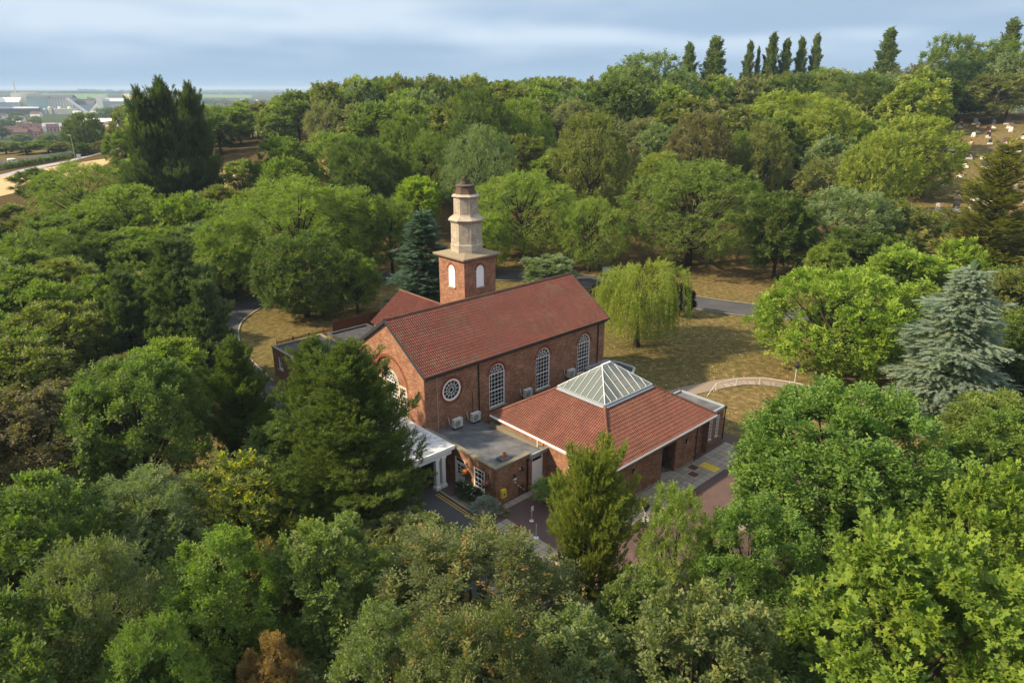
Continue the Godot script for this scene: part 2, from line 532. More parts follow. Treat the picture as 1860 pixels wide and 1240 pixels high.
func grow_trees() -> void:
	var t := tree_mesh
	t.N1 = broadleaf({seed = 11, leaf = 0.20, twigs = 4300, lobes = 15, clumps = 10})
	t.N2 = broadleaf({seed = 23, leaf = 0.18, twigs = 4700, lobes = 18, clumps = 9, clump = 0.55, ry = 4.2, slim = 0.5})
	t.N3 = broadleaf({seed = 37, leaf = 0.21, twigs = 4100, lobes = 12, clumps = 11, lump = 1.1})
	t.NG = broadleaf({seed = 41, leaf = 0.2, twigs = 4000, lobes = 13, clumps = 10, tints = GOLDEN, weights = [0.16, 0.26, 0.2, 0.2, 0.18]})
	t.NF = broadleaf({seed = 53, leaf = 0.16, twigs = 4500, lobes = 20, clumps = 12, clump = 0.5, slim = 0.42, per = 14, stem = 3.6, tints = TIPS, weights = [0.26, 0.34, 0.2, 0.04, 0.16]})
	t.NR = broadleaf({seed = 59, leaf = 0.165, twigs = 5000, lobes = 19, clumps = 12, clump = 0.5, slim = 0.42, per = 14, stem = 3.6, tints = FRUIT, weights = [0.26, 0.36, 0.25, 0.10, 0.03]})
	t.NL = broadleaf({seed = 61, leaf = 0.235, twigs = 7200, rx = 6.5, ry = 5.4, cy = 6.6, lobes = 26, clumps = 12, clump = 0.75, trunk = 0.34, lump = 0.85})
	t.NP = broadleaf({seed = 71, leaf = 0.21, twigs = 2900, kind = "lobed", slim = 0.5, per = 10, lobes = 20, clumps = 10, lump = 1.05, stem = 3.2})
	t.NQ = broadleaf({seed = 73, leaf = 0.26, twigs = 5200, rx = 8.0, ry = 5.2, cy = 6.2, lobes = 34, clumps = 9, clump = 0.85, trunk = 0.4, lump = 0.7, per = 11})
	t.M1 = broadleaf({seed = 81, leaf = 0.25, twigs = 3000, lobes = 15, clumps = 9})
	t.M2 = broadleaf({seed = 83, leaf = 0.24, twigs = 3100, lobes = 18, clumps = 8, clump = 0.55})
	t.M3 = broadleaf({seed = 85, leaf = 0.26, twigs = 2900, lobes = 12, clumps = 10, lump = 1.1, ry = 4.2})
	t.M4 = broadleaf({seed = 87, leaf = 0.25, twigs = 3000, lobes = 22, clumps = 8, lump = 0.85})
	t.MA = broadleaf({seed = 89, leaf = 0.2, twigs = 4200, lobes = 24, clumps = 9, slim = 0.42, per = 13, clump = 0.55, lump = 0.9, stem = 3.4})
	t.MW = broadleaf({seed = 93, leaf = 0.28, twigs = 5000, rx = 8.0, ry = 6.9, cy = 7.1, span = 1.93, lobes = 36, clumps = 12, clump = 0.9, trunk = 0.36, lump = 0.72})
	t.MV = broadleaf({seed = 95, leaf = 0.225, twigs = 5600, rx = 8.0, ry = 6.8, cy = 7.2, span = 1.9, lobes = 42, clumps = 11, clump = 0.8, trunk = 0.34, lump = 0.66, slim = 0.45, per = 12, stem = 3.3})
	t.MP = broadleaf({seed = 91, leaf = 0.26, twigs = 2600, lobes = 17, clumps = 8})
	for i in 5:
		t["F%d" % (i + 1)] = broadleaf({seed = 101 + i * 7, leaf = 0.4, twigs = 1050, per = 12, lobes = 11 + i * 2, clumps = 6, clump = 0.75, ry = 3.8 + 0.15 * i, stem = 2.4})
	t.FB = broadleaf({seed = 151, leaf = 0.32, twigs = 1500, per = 13, lobes = 17, clumps = 7, clump = 0.7, droop = 0.75, slim = 0.34})
	t.PO = conifer({seed = 161, h = 20.0, r = 3.0, from = 0.6, gap = 0.75, arms = 7, kind = "broad", leaf = 0.42, wide = 0.24, stem = 0.7, per = 9, dense = 10.0, prof = 0.72, slope_low = 1.5, slope_top = 2.0, curve = 0.5, fan = 0.3, up = 1.3, fwd = 0.5, lat = 0.4, thick = 0.4, bare = 0.9})
	t.PN = conifer({seed = 201, h = 12.0, r = 5.0, from = 0.8, gap = 0.4, arms = 8, leaf = 0.22, wide = 0.045, stem = 0.36, per = 16, dense = 19.0, prof = 0.8, slope_low = -0.02, slope_top = 0.9, curve = 0.2, fan = 0.34, up = 1.0, thick = 0.3})
	t.PD = conifer({seed = 211, h = 12.0, r = 4.2, from = 1.0, gap = 0.5, arms = 7, leaf = 0.34, wide = 0.07, stem = 0.4, per = 14, dense = 13.0, prof = 0.62, slope_low = 0.0, slope_top = 0.55, curve = 0.15, fan = 0.36, up = 0.8, thick = 0.3})
	t.PY = conifer({seed = 221, h = 7.0, r = 3.6, from = 0.4, gap = 0.3, arms = 8, leaf = 0.2, wide = 0.04, stem = 0.36, per = 18, dense = 17.0, prof = 0.5, slope_low = 0.1, slope_top = 1.0, curve = 0.3, fan = 0.34, up = 1.1, thick = 0.3})
	t.CE = conifer({seed = 231, h = 14.0, r = 5.8, from = 0.8, gap = 0.5, arms = 9, leaf = 0.24, wide = 0.055, stem = 0.62, per = 20, kind = "spray", dense = 12.5, prof = 0.7, slope_low = -0.02, slope_top = 0.55, curve = -0.14, fan = 0.42, up = -0.08, fwd = 0.9, lat = 0.9, thick = 0.12, sag = 0.35})
	t.SP = conifer({seed = 241, h = 14.0, r = 4.3, from = 0.6, gap = 0.5, arms = 9, leaf = 0.32, wide = 0.08, stem = 0.6, per = 14, kind = "spray", dense = 10.0, prof = 0.72, slope_low = -0.25, slope_top = 0.35, curve = 0.1, fan = 0.36, up = 0.1, fwd = 0.9, lat = 0.7, thick = 0.2, sag = 0.2})
	t.LE = conifer({seed = 251, h = 16.0, r = 5.6, from = 0.5, gap = 0.6, arms = 9, leaf = 0.26, wide = 0.09, stem = 0.5, per = 13, kind = "spray", dense = 10.0, prof = 0.62, slope_low = 0.05, slope_top = 0.7, curve = 0.2, fan = 0.4, up = 0.35, fwd = 0.9, lat = 0.7, thick = 0.35})
	t.WI = willow({seed = 261})

# natural radius and height of each tree shape
const NATURAL := {NL = [6.5, 12.0], NQ = [8.0, 11.4], PN = [5.0, 12.0], PD = [4.2, 12.0], PY = [3.6, 7.0], CE = [5.8, 14.0], SP = [4.3, 14.0], LE = [5.6, 16.0], WI = [4.3, 10.0], PO = [2.8, 20.5], MW = [8.0, 14.0], MV = [8.0, 14.0]}
const LEAF := {
	mixed = [1.0, 1.0, 1.0], green = [0.148, 0.243, 0.055], dark = [0.120, 0.167, 0.044], dark2 = [0.154, 0.215, 0.065], vdark = [0.051, 0.095, 0.035], mid = [0.168, 0.225, 0.052], mid2 = [0.184, 0.243, 0.076], midb = [0.164, 0.246, 0.050],
	bright = [0.220, 0.288, 0.058], bright2 = [0.184, 0.263, 0.063], lime = [0.270, 0.310, 0.096], olive = [0.197, 0.215, 0.065], olive2 = [0.190, 0.219, 0.089], sage = [0.203, 0.260, 0.130], sage2 = [0.203, 0.251, 0.111],
	yellow = [0.270, 0.316, 0.058], yel2 = [0.270, 0.329, 0.068], vivid = [0.302, 0.392, 0.040], yellowmix = [0.189, 0.235, 0.056], brownmix = [0.224, 0.196, 0.082], rust = [0.278, 0.176, 0.084], orange = [0.197, 0.219, 0.075], yolive = [0.224, 0.254, 0.072],
	olivetip = [0.183, 0.215, 0.086], ylight = [0.235, 0.303, 0.068], plane = [0.185, 0.269, 0.039], plane2 = [0.235, 0.331, 0.048], copper = [0.163, 0.145, 0.084], purple = [0.035, 0.023, 0.029], brownish = [0.184, 0.167, 0.082], birch = [0.217, 0.227, 0.104],
	pine = [0.117, 0.156, 0.040], pined = [0.101, 0.136, 0.062], pineyel = [0.195, 0.231, 0.040], cedar = [0.272, 0.340, 0.298], spruce = [0.098, 0.166, 0.121], golden = [0.251, 0.245, 0.053], willow = [0.251, 0.299, 0.055], poplar = [0.151, 0.196, 0.065]}

func leaf_mat(k: String) -> StandardMaterial3D:
	if mats.has("leaf_" + k): return mats["leaf_" + k]
	var c: Array = LEAF[k]
	var back := 1.0 if k == "mixed" else 1.25
	var m := mat("leaf_" + k, lin(c[0] * back, c[1] * back, c[2] * back), 0.62, 0.35)
	m.backlight_enabled = true
	m.backlight = Color(0.90, 1.0, 0.50)
	return m

func plant(row: Array) -> void:     # shape, colour, x, z, crown radius, height, name, label, group
	var nat: Array = NATURAL.get(row[0], [4.0, 10.0])
	var o := thing(row[6], row[7], "shrub" if "shrub" in row[6] or "bush" in row[6] else "tree", on_ground(row[2], row[3]), rng.randf_range(0, TAU), row[8])
	var wide: float = 1.1 * row[4] / nat[0] if nat[0] == 4.0 else row[4] / nat[0]
	o.scale = Vector3(wide, row[5] / nat[1], wide)
	if row[0] == "PO":
		o.rotation = Vector3(rng.randf_range(-0.03, 0.03), o.rotation.y, rng.randf_range(-0.05, 0.05))
	for i in 2:
		var p := MeshInstance3D.new()
		p.name = ["crown", "trunk"][i]
		p.mesh = tree_mesh[row[0]][i]
		p.material_override = leaf_mat(row[1]) if i == 0 else mats.bark_pale if row[0] == "FB" else mats.bark
		o.add_child(p)

# ---------------------------------------------------------------- materials
func make_materials() -> void:
	var m := mat("bark", lin(0.069, 0.053, 0.037), 0.95, 0.2)
	tri_map(m, noise_tex(3, 0.02, lin(0.4, 0.4, 0.4), Color.WHITE), 0.7, false, plain_noise(4, 0.03), 3.0)
	m = mat("bark_pale", lin(0.294, 0.267, 0.221), 0.9, 0.2)
	tri_map(m, noise_tex(5, 0.015, lin(0.25, 0.22, 0.2), Color.WHITE), 0.6)
	# ground: dry summer grass
	m = mat("grass", Color.WHITE, 0.95, 0.15)
	tri_map(m, noise_tex(21, 0.022, lin(0.078, 0.066, 0.022), lin(0.265, 0.185, 0.10), 1024, 6, lin(0.152, 0.112, 0.05)), 0.045, true, plain_noise(22, 0.09, 1024), 6.0)
	over(m, noise_tex(23, 0.006, lin(0.62, 0.72, 0.55), lin(1.0, 0.98, 0.95), 512, 4), 0.011, true)
	m = mat("sand_field", Color.WHITE, 0.95, 0.15)
	tri_map(m, noise_tex(24, 0.02, lin(0.34, 0.245, 0.125), lin(0.48, 0.36, 0.20)), 0.05, true)
	m = mat("straw", Color.WHITE, 0.95, 0.15)
	tri_map(m, noise_tex(25, 0.02, lin(0.22, 0.15, 0.065), lin(0.36, 0.245, 0.12)), 0.07, true)
	m = mat("tarmac", Color.WHITE, 0.85, 0.35)
	tri_map(m, noise_tex(26, 0.05, lin(0.055, 0.056, 0.060), lin(0.092, 0.090, 0.092), 512, 6), 0.22, true, plain_noise(27, 0.2), 0.6)
	over(m, noise_tex(28, 0.008, lin(0.72, 0.72, 0.74), Color.WHITE, 512, 4), 0.06, true)
	m = mat("concrete_road", Color.WHITE, 0.9, 0.3)
	tri_map(m, noise_tex(29, 0.03, lin(0.24, 0.235, 0.24), lin(0.33, 0.32, 0.32)), 0.1, true)
	m = mat("brown_paving", Color.WHITE, 0.85, 0.3)
	tri_map(m, noise_tex(30, 0.04, lin(0.085, 0.055, 0.05), lin(0.15, 0.10, 0.09), 512, 6), 0.3, true, plain_noise(31, 0.15), 0.6)
	over(m, noise_tex(38, 0.008, lin(0.7, 0.7, 0.72), Color.WHITE, 512, 4), 0.09, true)
	m = mat("slab", Color.WHITE, 0.85, 0.3)
	tri_map(m, noise_tex(32, 0.03, lin(0.24, 0.205, 0.17), lin(0.34, 0.30, 0.25)), 0.4, true)
	m = mat("path_tan", Color.WHITE, 0.9, 0.3)
	tri_map(m, noise_tex(39, 0.03, lin(0.17, 0.135, 0.105), lin(0.26, 0.21, 0.165)), 0.3, true)
	m = mat("kerb", Color.WHITE, 0.9, 0.3)
	tri_map(m, noise_tex(33, 0.03, lin(0.20, 0.18, 0.15), lin(0.32, 0.29, 0.25)), 0.5, true)
	m = mat("yellow_paint", Color.WHITE, 0.7, 0.4)
	tri_map(m, noise_tex(34, 0.05, lin(0.36, 0.22, 0.03), lin(0.55, 0.36, 0.06)), 0.8, true)
	m = mat("gravel", Color.WHITE, 0.95, 0.3)
	tri_map(m, noise_tex(35, 0.12, lin(0.09, 0.075, 0.06), lin(0.33, 0.29, 0.25)), 0.9, true, plain_noise(36, 0.15), 2.0)
	# brick
	mats.brick = brick_mat("brick", 7, [[0.275, 0.115, 0.067], [0.23, 0.094, 0.056], [0.31, 0.145, 0.083], [0.185, 0.078, 0.051], [0.34, 0.170, 0.100]])
	m = mat("red_brick", lin(0.276, 0.078, 0.041), 0.9, 0.25)
	tri_map(m, noise_tex(41, 0.06, lin(0.5, 0.5, 0.5), Color.WHITE), 1.2)
	m = mat("stone", lin(0.54, 0.485, 0.41), 0.9, 0.25)
	tri_map(m, noise_tex(42, 0.02, lin(0.58, 0.55, 0.50), Color.WHITE, 512, 6), 0.35, false, plain_noise(43, 0.1), 0.5)
	over(m, noise_tex(44, 0.01, lin(0.62, 0.60, 0.56), Color.WHITE, 512, 5), 0.21)
	m = mat("stained_stone", lin(0.147, 0.106, 0.078), 0.9, 0.25)
	tri_map(m, noise_tex(45, 0.02, lin(0.35, 0.32, 0.3), Color.WHITE), 0.6)
	m = mat("soot_stone", lin(0.092, 0.081, 0.069), 0.9, 0.25)
	m = mat("lichen_stone", lin(0.331, 0.285, 0.221), 0.92, 0.2)
	tri_map(m, noise_tex(46, 0.03, lin(0.22, 0.2, 0.16), Color.WHITE, 512, 6, lin(0.75, 0.72, 0.66)), 0.45)
	m = mat("tile", lin(0.828, 0.791, 0.773), 0.72, 0.35)
	tri_map(m, noise_tex(47, 0.05, lin(0.55, 0.52, 0.5), Color.WHITE, 512, 6), 0.55)
	over(m, noise_tex(48, 0.008, lin(0.66, 0.66, 0.64), Color.WHITE, 512, 4), 0.12)
	m = mat("white_paint", lin(0.736, 0.736, 0.727), 0.45, 0.45)
	m = mat("old_white", lin(0.607, 0.598, 0.570), 0.6, 0.4)
	tri_map(m, noise_tex(49, 0.02, lin(0.72, 0.70, 0.66), Color.WHITE), 0.4)
	m = mat("cream", lin(0.506, 0.414, 0.304), 0.8, 0.3)
	m = mat("black_paint", lin(0.015, 0.016, 0.017), 0.45, 0.5)
	m = mat("dark_fascia", lin(0.026, 0.029, 0.033), 0.5, 0.45)
	m = mat("felt", lin(0.161, 0.166, 0.175), 0.8, 0.35)
	tri_map(m, noise_tex(50, 0.015, lin(0.60, 0.60, 0.62), Color.WHITE, 512, 6), 0.16, false, plain_noise(51, 0.04), 0.6)
	over(m, noise_tex(52, 0.008, lin(0.55, 0.55, 0.56), Color.WHITE, 512, 4), 0.10)
	m = mat("dark_felt", lin(0.069, 0.069, 0.078), 0.8, 0.35)
	tri_map(m, noise_tex(53, 0.015, lin(0.5, 0.48, 0.46), Color.WHITE, 512, 6), 0.16)
	m = mat("membrane", lin(0.552, 0.561, 0.580), 0.6, 0.4)
	tri_map(m, noise_tex(54, 0.015, lin(0.35, 0.34, 0.33), Color.WHITE, 512, 6, lin(0.95, 0.95, 0.96)), 0.2)
	m = mat("coping", lin(0.276, 0.248, 0.198), 0.95, 0.2)
	tri_map(m, noise_tex(55, 0.04, lin(0.38, 0.37, 0.3), Color.WHITE, 512, 6), 0.6)
	m = mat("lead", lin(0.30, 0.335, 0.37), 0.45, 0.5)
	tri_map(m, noise_tex(56, 0.03, lin(0.6, 0.6, 0.62), Color.WHITE), 0.5)
	m = mat("glass", Color(0.10, 0.12, 0.13, 0.22), 0.06, 0.55)
	m.transparency = BaseMaterial3D.TRANSPARENCY_ALPHA
	m = mat("roof_glass", Color(0.44, 0.48, 0.46, 0.6), 0.10, 0.55)
	m.transparency = BaseMaterial3D.TRANSPARENCY_ALPHA
	m = mat("blind", lin(0.386, 0.377, 0.350), 0.9, 0.2)
	m = mat("grey_metal", lin(0.386, 0.396, 0.405), 0.4, 0.5)
	m = mat("steel", lin(0.570, 0.570, 0.580), 0.28, 0.5)
	m.metallic = 0.35
	m = mat("unit_grey", lin(0.460, 0.460, 0.432), 0.5, 0.4)
	m = mat("safety_yellow", lin(0.690, 0.423, 0.011), 0.45, 0.45)
	m = mat("mat_yellow", lin(0.534, 0.396, 0.055), 0.8, 0.3)
	m = mat("terracotta", lin(0.304, 0.110, 0.060), 0.85, 0.25)
	m = mat("fence_wood", lin(0.115, 0.051, 0.028), 0.9, 0.25)
	tri_map(m, noise_tex(57, 0.03, lin(0.55, 0.5, 0.48), Color.WHITE), 0.8)
	m = mat("basket", lin(0.092, 0.060, 0.032), 0.95, 0.2)
	m = mat("plain", Color.WHITE, 0.75, 0.35)
	m = mat("rust_iron", lin(0.092, 0.041, 0.032), 0.8, 0.3)
	m = mat("granite", Color.WHITE, 0.3, 0.5)

func brick_mat(called: String, seed_: int, tones: Array) -> StandardMaterial3D:
	var nx := 16
	var ny := 32
	var bw := 48
	var bh := 16
	var im := Image.create(nx * bw, ny * bh, false, Image.FORMAT_RGB8)
	var hm := Image.create(nx * bw, ny * bh, false, Image.FORMAT_RGB8)
	im.fill(lin(0.34, 0.265, 0.19))
	hm.fill(Color(0.2, 0.2, 0.2))
	rng.seed = seed_
	for j in ny:
		for i in nx + 1:
			var t: Array = tones[rng.randi() % tones.size()]
			var k := rng.randf_range(0.8, 1.18)
			var x := i * bw - (bw / 2 if j % 2 else 0)
			if i == nx: rng.seed = seed_ * 100 + j
			if i == 0 or i == nx:
				rng.seed = seed_ * 100 + j       # the brick that wraps round the edge
				t = tones[rng.randi() % tones.size()]
				k = 1.0
			var r := Rect2i(x + 2, j * bh + 1, bw - 3, bh - 3)
			im.fill_rect(r, lin(t[0] * k, t[1] * k, t[2] * k))
			for q in 5:
				var sub := Rect2i(r.position + Vector2i(rng.randi_range(0, bw - 16), rng.randi_range(0, bh - 9)), Vector2i(rng.randi_range(4, 12), rng.randi_range(2, 6)))
				var kk := k * rng.randf_range(0.78, 1.18)
				im.fill_rect(sub, lin(t[0] * kk, t[1] * kk, t[2] * kk))
			hm.fill_rect(r, Color(0.8, 0.8, 0.8) * rng.randf_range(0.85, 1.1))
	var m := mat(called, Color.WHITE, 0.9, 0.25)
	tri_map(m, ImageTexture.create_from_image(im), 1.0, false, ImageTexture.create_from_image(hm), 0.6)
	m.uv1_scale = Vector3(1.0 / 3.6, 1.0 / 2.4, 1.0 / 3.6)
	over(m, noise_tex(60, 0.010, lin(0.66, 0.62, 0.60), Color.WHITE, 512, 5), 0.13)
	return m

# ---------------------------------------------------------------- ground, roads
func make_ground() -> void:
	var radii := [0.0]
	var r := 6.0
	while r < 340: radii.push_back(r); r += 6.0
	while r < 16000: radii.push_back(r); r *= 1.045
	var sectors := 220
	var b := MB.new()
	var f := FastNoiseLite.new()
	f.seed = 3
	f.frequency = 0.02
	var rows := []
	for i in radii.size():
		var row := []
		for k in sectors + 1:
			var a := TAU * (k % sectors) / sectors
			var p := Vector3(sin(a) * radii[i], 0, -cos(a) * radii[i])
			p.y = ground_at(p.x, p.z)
			var rr: float = radii[i]
			var az := rad_to_deg(atan2(p.x, -p.z))
			var c := Color(1, 1, 1)
			var wood := smooth(104, 122, rr + f.get_noise_2d(p.x, p.z) * 14) * (1.0 - smooth(300, 380, rr))
			if az > 29.5 and rr > 130 and rr < 300: wood *= 0.0
			c = c.lerp(Color(0.50, 0.42, 0.40), wood * 0.85)
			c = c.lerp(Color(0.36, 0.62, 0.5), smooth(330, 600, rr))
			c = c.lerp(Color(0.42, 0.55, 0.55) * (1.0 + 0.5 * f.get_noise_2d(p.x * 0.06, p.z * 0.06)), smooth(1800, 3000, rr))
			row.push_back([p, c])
		rows.push_back(row)
	for i in radii.size() - 1:
		for k in sectors:
			var q := [rows[i][k], rows[i][k + 1], rows[i + 1][k + 1], rows[i + 1][k]]
			for t in [[0, 2, 1], [0, 3, 2]]:
				if i == 0 and t[0] == 0 and t[1] == 2: continue
				var s := b.v.size()
				b.tri(q[t[0]][0], q[t[2]][0], q[t[1]][0])
				if b.n[s].y < 0:
					b.v.resize(s); b.n.resize(s); b.c.resize(s)
					b.tri(q[t[0]][0], q[t[1]][0], q[t[2]][0])
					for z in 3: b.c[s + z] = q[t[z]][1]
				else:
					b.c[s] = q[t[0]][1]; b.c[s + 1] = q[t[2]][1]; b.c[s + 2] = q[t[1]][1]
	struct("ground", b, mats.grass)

func ribbon(b: MB, pts: Array, w0: float, w1: float, up: float) -> void:      # a draped strip between offsets w0 (left) and w1 (right) of a line of ground points
	var curve := Curve3D.new()
	for i in pts.size():
		var t: Vector3 = (pts[mini(i + 1, pts.size() - 1)] - pts[maxi(i - 1, 0)]) / 6.0
		curve.add_point(pts[i], -t, t)
	curve.bake_interval = 1.0
	var n := int(curve.get_baked_length() / 1.5)
	var last := []
	for i in n + 1:
		var s := curve.get_baked_length() * i / n
		var p := curve.sample_baked(s)
		var q := curve.sample_baked(minf(s + 0.5, curve.get_baked_length())) - curve.sample_baked(maxf(s - 0.5, 0))
		var side := q.cross(Vector3.UP).normalized()
		var l := p + side * w0
		var m := p + side * w1
		var now := [on_ground(l.x, l.z, up), on_ground(m.x, m.z, up)]
		if last: b.facing(last[0], last[1], now[1], now[0], Vector3.UP)
		last = now

func flat(b: MB, poly: Array, y: float) -> void:       # a level sheet in the building's axes; poly of [u, v]
	var pts := PackedVector2Array()
	for p in poly: pts.push_back(Vector2(p[0], p[1]))
	var t := Geometry2D.triangulate_polygon(pts)
	for i in range(0, t.size(), 3):
		var a := world(pts[t[i]].x, y, pts[t[i]].y)
		var c := world(pts[t[i + 1]].x, y, pts[t[i + 1]].y)
		var d := world(pts[t[i + 2]].x, y, pts[t[i + 2]].y)
		if (d - a).cross(c - a).y > 0: b.tri(a, c, d)
		else: b.tri(a, d, c)

func g3(list: Array) -> Array:
	var out := []
	for p in list: out.push_back(Vector3(p[0], 0, -p[1]))
	return out

func make_roads() -> void:
	var loop := []
	for v in [-44.0, -30.0, -15.0, 0.0, 12.0, 24.0]: loop.push_back(Vector3(world(-4.6, 0, v).x, 0, world(-4.6, 0, v).z))
	loop.append_array(g3([[-27, 65], [-34.5, 76], [-37.5, 87], [-33, 97.5], [-20, 104], [-1, 106], [11.5, 103], [25, 93.5], [35, 88.8], [47, 86], [62, 88], [80, 96]]))
	var b := MB.new()
	ribbon(b, loop, -2.6, 2.6, 0.05)
	struct("road", b, mats.tarmac)
	b = MB.new()
	var tail := loop.slice(6)
	ribbon(b, tail, -2.78, -2.6, 0.12)
	ribbon(b, tail, 2.6, 2.78, 0.12)
	struct("road_edging", b, mats.kerb)
	# double yellow lines and the kerb along the annex
	b = MB.new()
	flat(b, [[-2.02, -16], [-1.94, -16], [-1.94, 4.3], [-2.02, 4.3]], 0.056)
	flat(b, [[-2.24, -16], [-2.16, -16], [-2.16, 4.3], [-2.24, 4.3]], 0.056)
	struct("yellow_road_lines", b, mats.yellow_paint)
	# forecourt: brown paving with slab borders
	b = MB.new()
	flat(b, [[-1.65, -17], [22.6, -17], [22.6, -4.4], [21.3, -4.4], [21.3, -5.4], [5.2, -5.4], [5.2, 0.2], [0.1, 0.2], [0.1, 8.4], [-1.65, 8.4]], 0.07)
	struct("forecourt", b, mats.brown_paving)
	var kb := Node3D.new()
	kb.name = "kerb"
	add_child(kb)
	kb.set_meta("kind", "structure")
	var stone := MB.new()
	stone.box(Vector3(-0.07, -0.1, -0.45), Vector3(0.07, 0.13, 0.45))
	for i in 22:
		var k := part("kerb_stone", stone, mats.kerb, kb, world(-1.73, 0.02, 4.0 - i * 0.915))
		k.rotation.y = deg_to_rad(YAW)
	# slabs along the hall wall: each one laid by itself
	var pv := Node3D.new()
	pv.name = "slab_pavement"
	add_child(pv)
	pv.set_meta("kind", "structure")
	var shapes := []
	for s in 3:
		var sb := MB.new()
		sb.col = Color(1, 1, 1) * [0.82, 0.95, 1.1][s]
		sb.box(Vector3(-0.28, -0.05, -0.28), Vector3(0.28, 0.03, 0.28))
		var ms := sb.mesh(true)
		ms.surface_set_material(0, mats.slab)
		shapes.push_back(ms)
	rng.seed = 77
	var spots := []
	for i in 26:
		for j in 4: spots.push_back(Vector2(5.7 + i * 0.6, -6.35 - j * 0.6))
	for i in 14:
		for j in 2: spots.push_back(Vector2(-1.3 + j * 0.6, -1.9 - i * 0.6))
	for i in 9:
		for j in 3: spots.push_back(Vector2(9.0 + i * 0.6, -12.2 - j * 0.6))
	for i in 9: spots.push_back(Vector2(0.1 + i * 0.6, -0.42))
	for s in spots:
		var k := MeshInstance3D.new()
		k.name = "slab"
		k.mesh = shapes[rng.randi() % 3]
		pv.add_child(k, true)
		k.position = world(s.x, 0.055 + rng.randf_range(-0.004, 0.006), s.y)
		k.rotation.y = deg_to_rad(YAW) + rng.randf_range(-0.01, 0.01)
	# planting bed beside the annex
	b = MB.new()
	flat(b, [[-1.6, -1.0], [-0.02, -1.0], [-0.02, 3.2], [-1.6, 3.2]], 0.10)
	struct("planting_bed", b, mats.gravel)
	# curved ramp path of light slabs beyond the hall
	var ramp := g3([[15.0, 62.5], [18.0, 64.2], [21.0, 65.6], [24.0, 66.6], [27.0, 66.2], [30.5, 64.2], [34, 61]])
	b = MB.new()
	ribbon(b, ramp, -1.0, 1.0, 0.06)
	struct("ramp_path", b, mats.path_tan)
	var curve := Curve3D.new()
	for p in ramp: curve.add_point(p)
	var rs := Node3D.new()
	rs.name = "ramp_slabs"
	add_child(rs)
	rs.set_meta("kind", "structure")
	for i in 13:
		var s := 7.0 + i * 0.75
		var p := curve.sample_baked(s)
		var d := curve.sample_baked(s + 0.3) - curve.sample_baked(s - 0.3)
		var k := MeshInstance3D.new()
		k.name = "slab"
		k.mesh = shapes[i % 3]
		rs.add_child(k, true)
		k.position = p + d.cross(Vector3.UP).normalized() * 0.45 + Vector3.UP * 0.055
		k.rotation.y = atan2(d.x, d.z)
		k.scale = Vector3(1.5, 1, 0.62 + 0.5 * (i % 2))
	# left: concrete road with the sandy field, the straw clearing
	b = MB.new()
	var lane := g3([[-190, 190], [-163, 222], [-161, 240], [-157, 255], [-147, 268], [-130, 282], [-100, 300]])
	ribbon(b, lane, -3.4, 3.4, 0.14)
	struct("lane", b, mats.concrete_road)
	b = MB.new()
	ribbon(b, g3([[-185, 150], [-150, 176], [-140, 200], [-138, 222], [-138, 236]]), -22, 12, 0.08)
	struct("sandy_field", b, mats.sand_field)
	b = MB.new()
	ribbon(b, g3([[-78, 172], [-66, 178], [-52, 186], [-40, 192]]), -12, 14, 0.09)
	struct("straw_clearing", b, mats.straw)
	b = MB.new()
	ribbon(b, g3([[52, 166], [62, 171], [75, 176]]), -3, 3, 0.09)
	struct("cemetery_drive", b, mats.concrete_road)

# ---------------------------------------------------------------- building pieces
func L(u: float, y: float, v: float) -> Vector3:      # the building's axes
	return Vector3(u, y, -v)

# a wall face from p along dir, with a top line and real openings; each opening: [left, right, low line, high line]
func wall_face(b: MB, p: Vector3, dir: Vector3, out: Vector3, length: float, top: Callable, holes: Array, breaks: Array, depth := 0.22, base := 0.0) -> void:
	var xs := [0.0, length]
	xs.append_array(breaks)
	for h in holes:
		var n: int = h[4] if h.size() > 4 else 1
		for i in n + 1: xs.push_back(lerpf(h[0], h[1], i / float(n)))
	xs.sort()
	for i in xs.size() - 1:
		var a: float = xs[i]
		var c: float = xs[i + 1]
		if c - a < 0.0005: continue
		var pa := p + dir * a
		var pc := p + dir * c
		var inside = null
		for h in holes:
			if (a + c) / 2 > h[0] and (a + c) / 2 < h[1]: inside = h
		if inside == null:
			b.facing(pa + Vector3.UP * base, pc + Vector3.UP * base, pc + Vector3.UP * top.call(c), pa + Vector3.UP * top.call(a), out)
			continue
		var lo: Callable = inside[2]
		var hi: Callable = inside[3]
		var back := -out * depth
		if lo.call((a + c) / 2) > base + 0.01:
			b.facing(pa + Vector3.UP * base, pc + Vector3.UP * base, pc + Vector3.UP * lo.call(c), pa + Vector3.UP * lo.call(a), out)
			b.facing(pa + Vector3.UP * lo.call(a), pc + Vector3.UP * lo.call(c), pc + Vector3.UP * lo.call(c) + back, pa + Vector3.UP * lo.call(a) + back, Vector3.UP)
		b.facing(pa + Vector3.UP * hi.call(a), pc + Vector3.UP * hi.call(c), pc + Vector3.UP * top.call(c), pa + Vector3.UP * top.call(a), out)
		b.facing(pa + Vector3.UP * hi.call(a), pc + Vector3.UP * hi.call(c), pc + Vector3.UP * hi.call(c) + back, pa + Vector3.UP * hi.call(a) + back, Vector3.DOWN)
	for h in holes:
		for s in 2:
			var x: float = h[s]
			var y0: float = h[2].call(x)
			var y1: float = h[3].call(x)
			if y1 - y0 > 0.01:
				var q := p + dir * x
				b.facing(q + Vector3.UP * y0, q + Vector3.UP * y1, q + Vector3.UP * y1 - out * depth, q + Vector3.UP * y0 - out * depth, dir * (1.0 if s == 0 else -1.0))

func level(y: float) -> Callable:
	return func(_x): return y

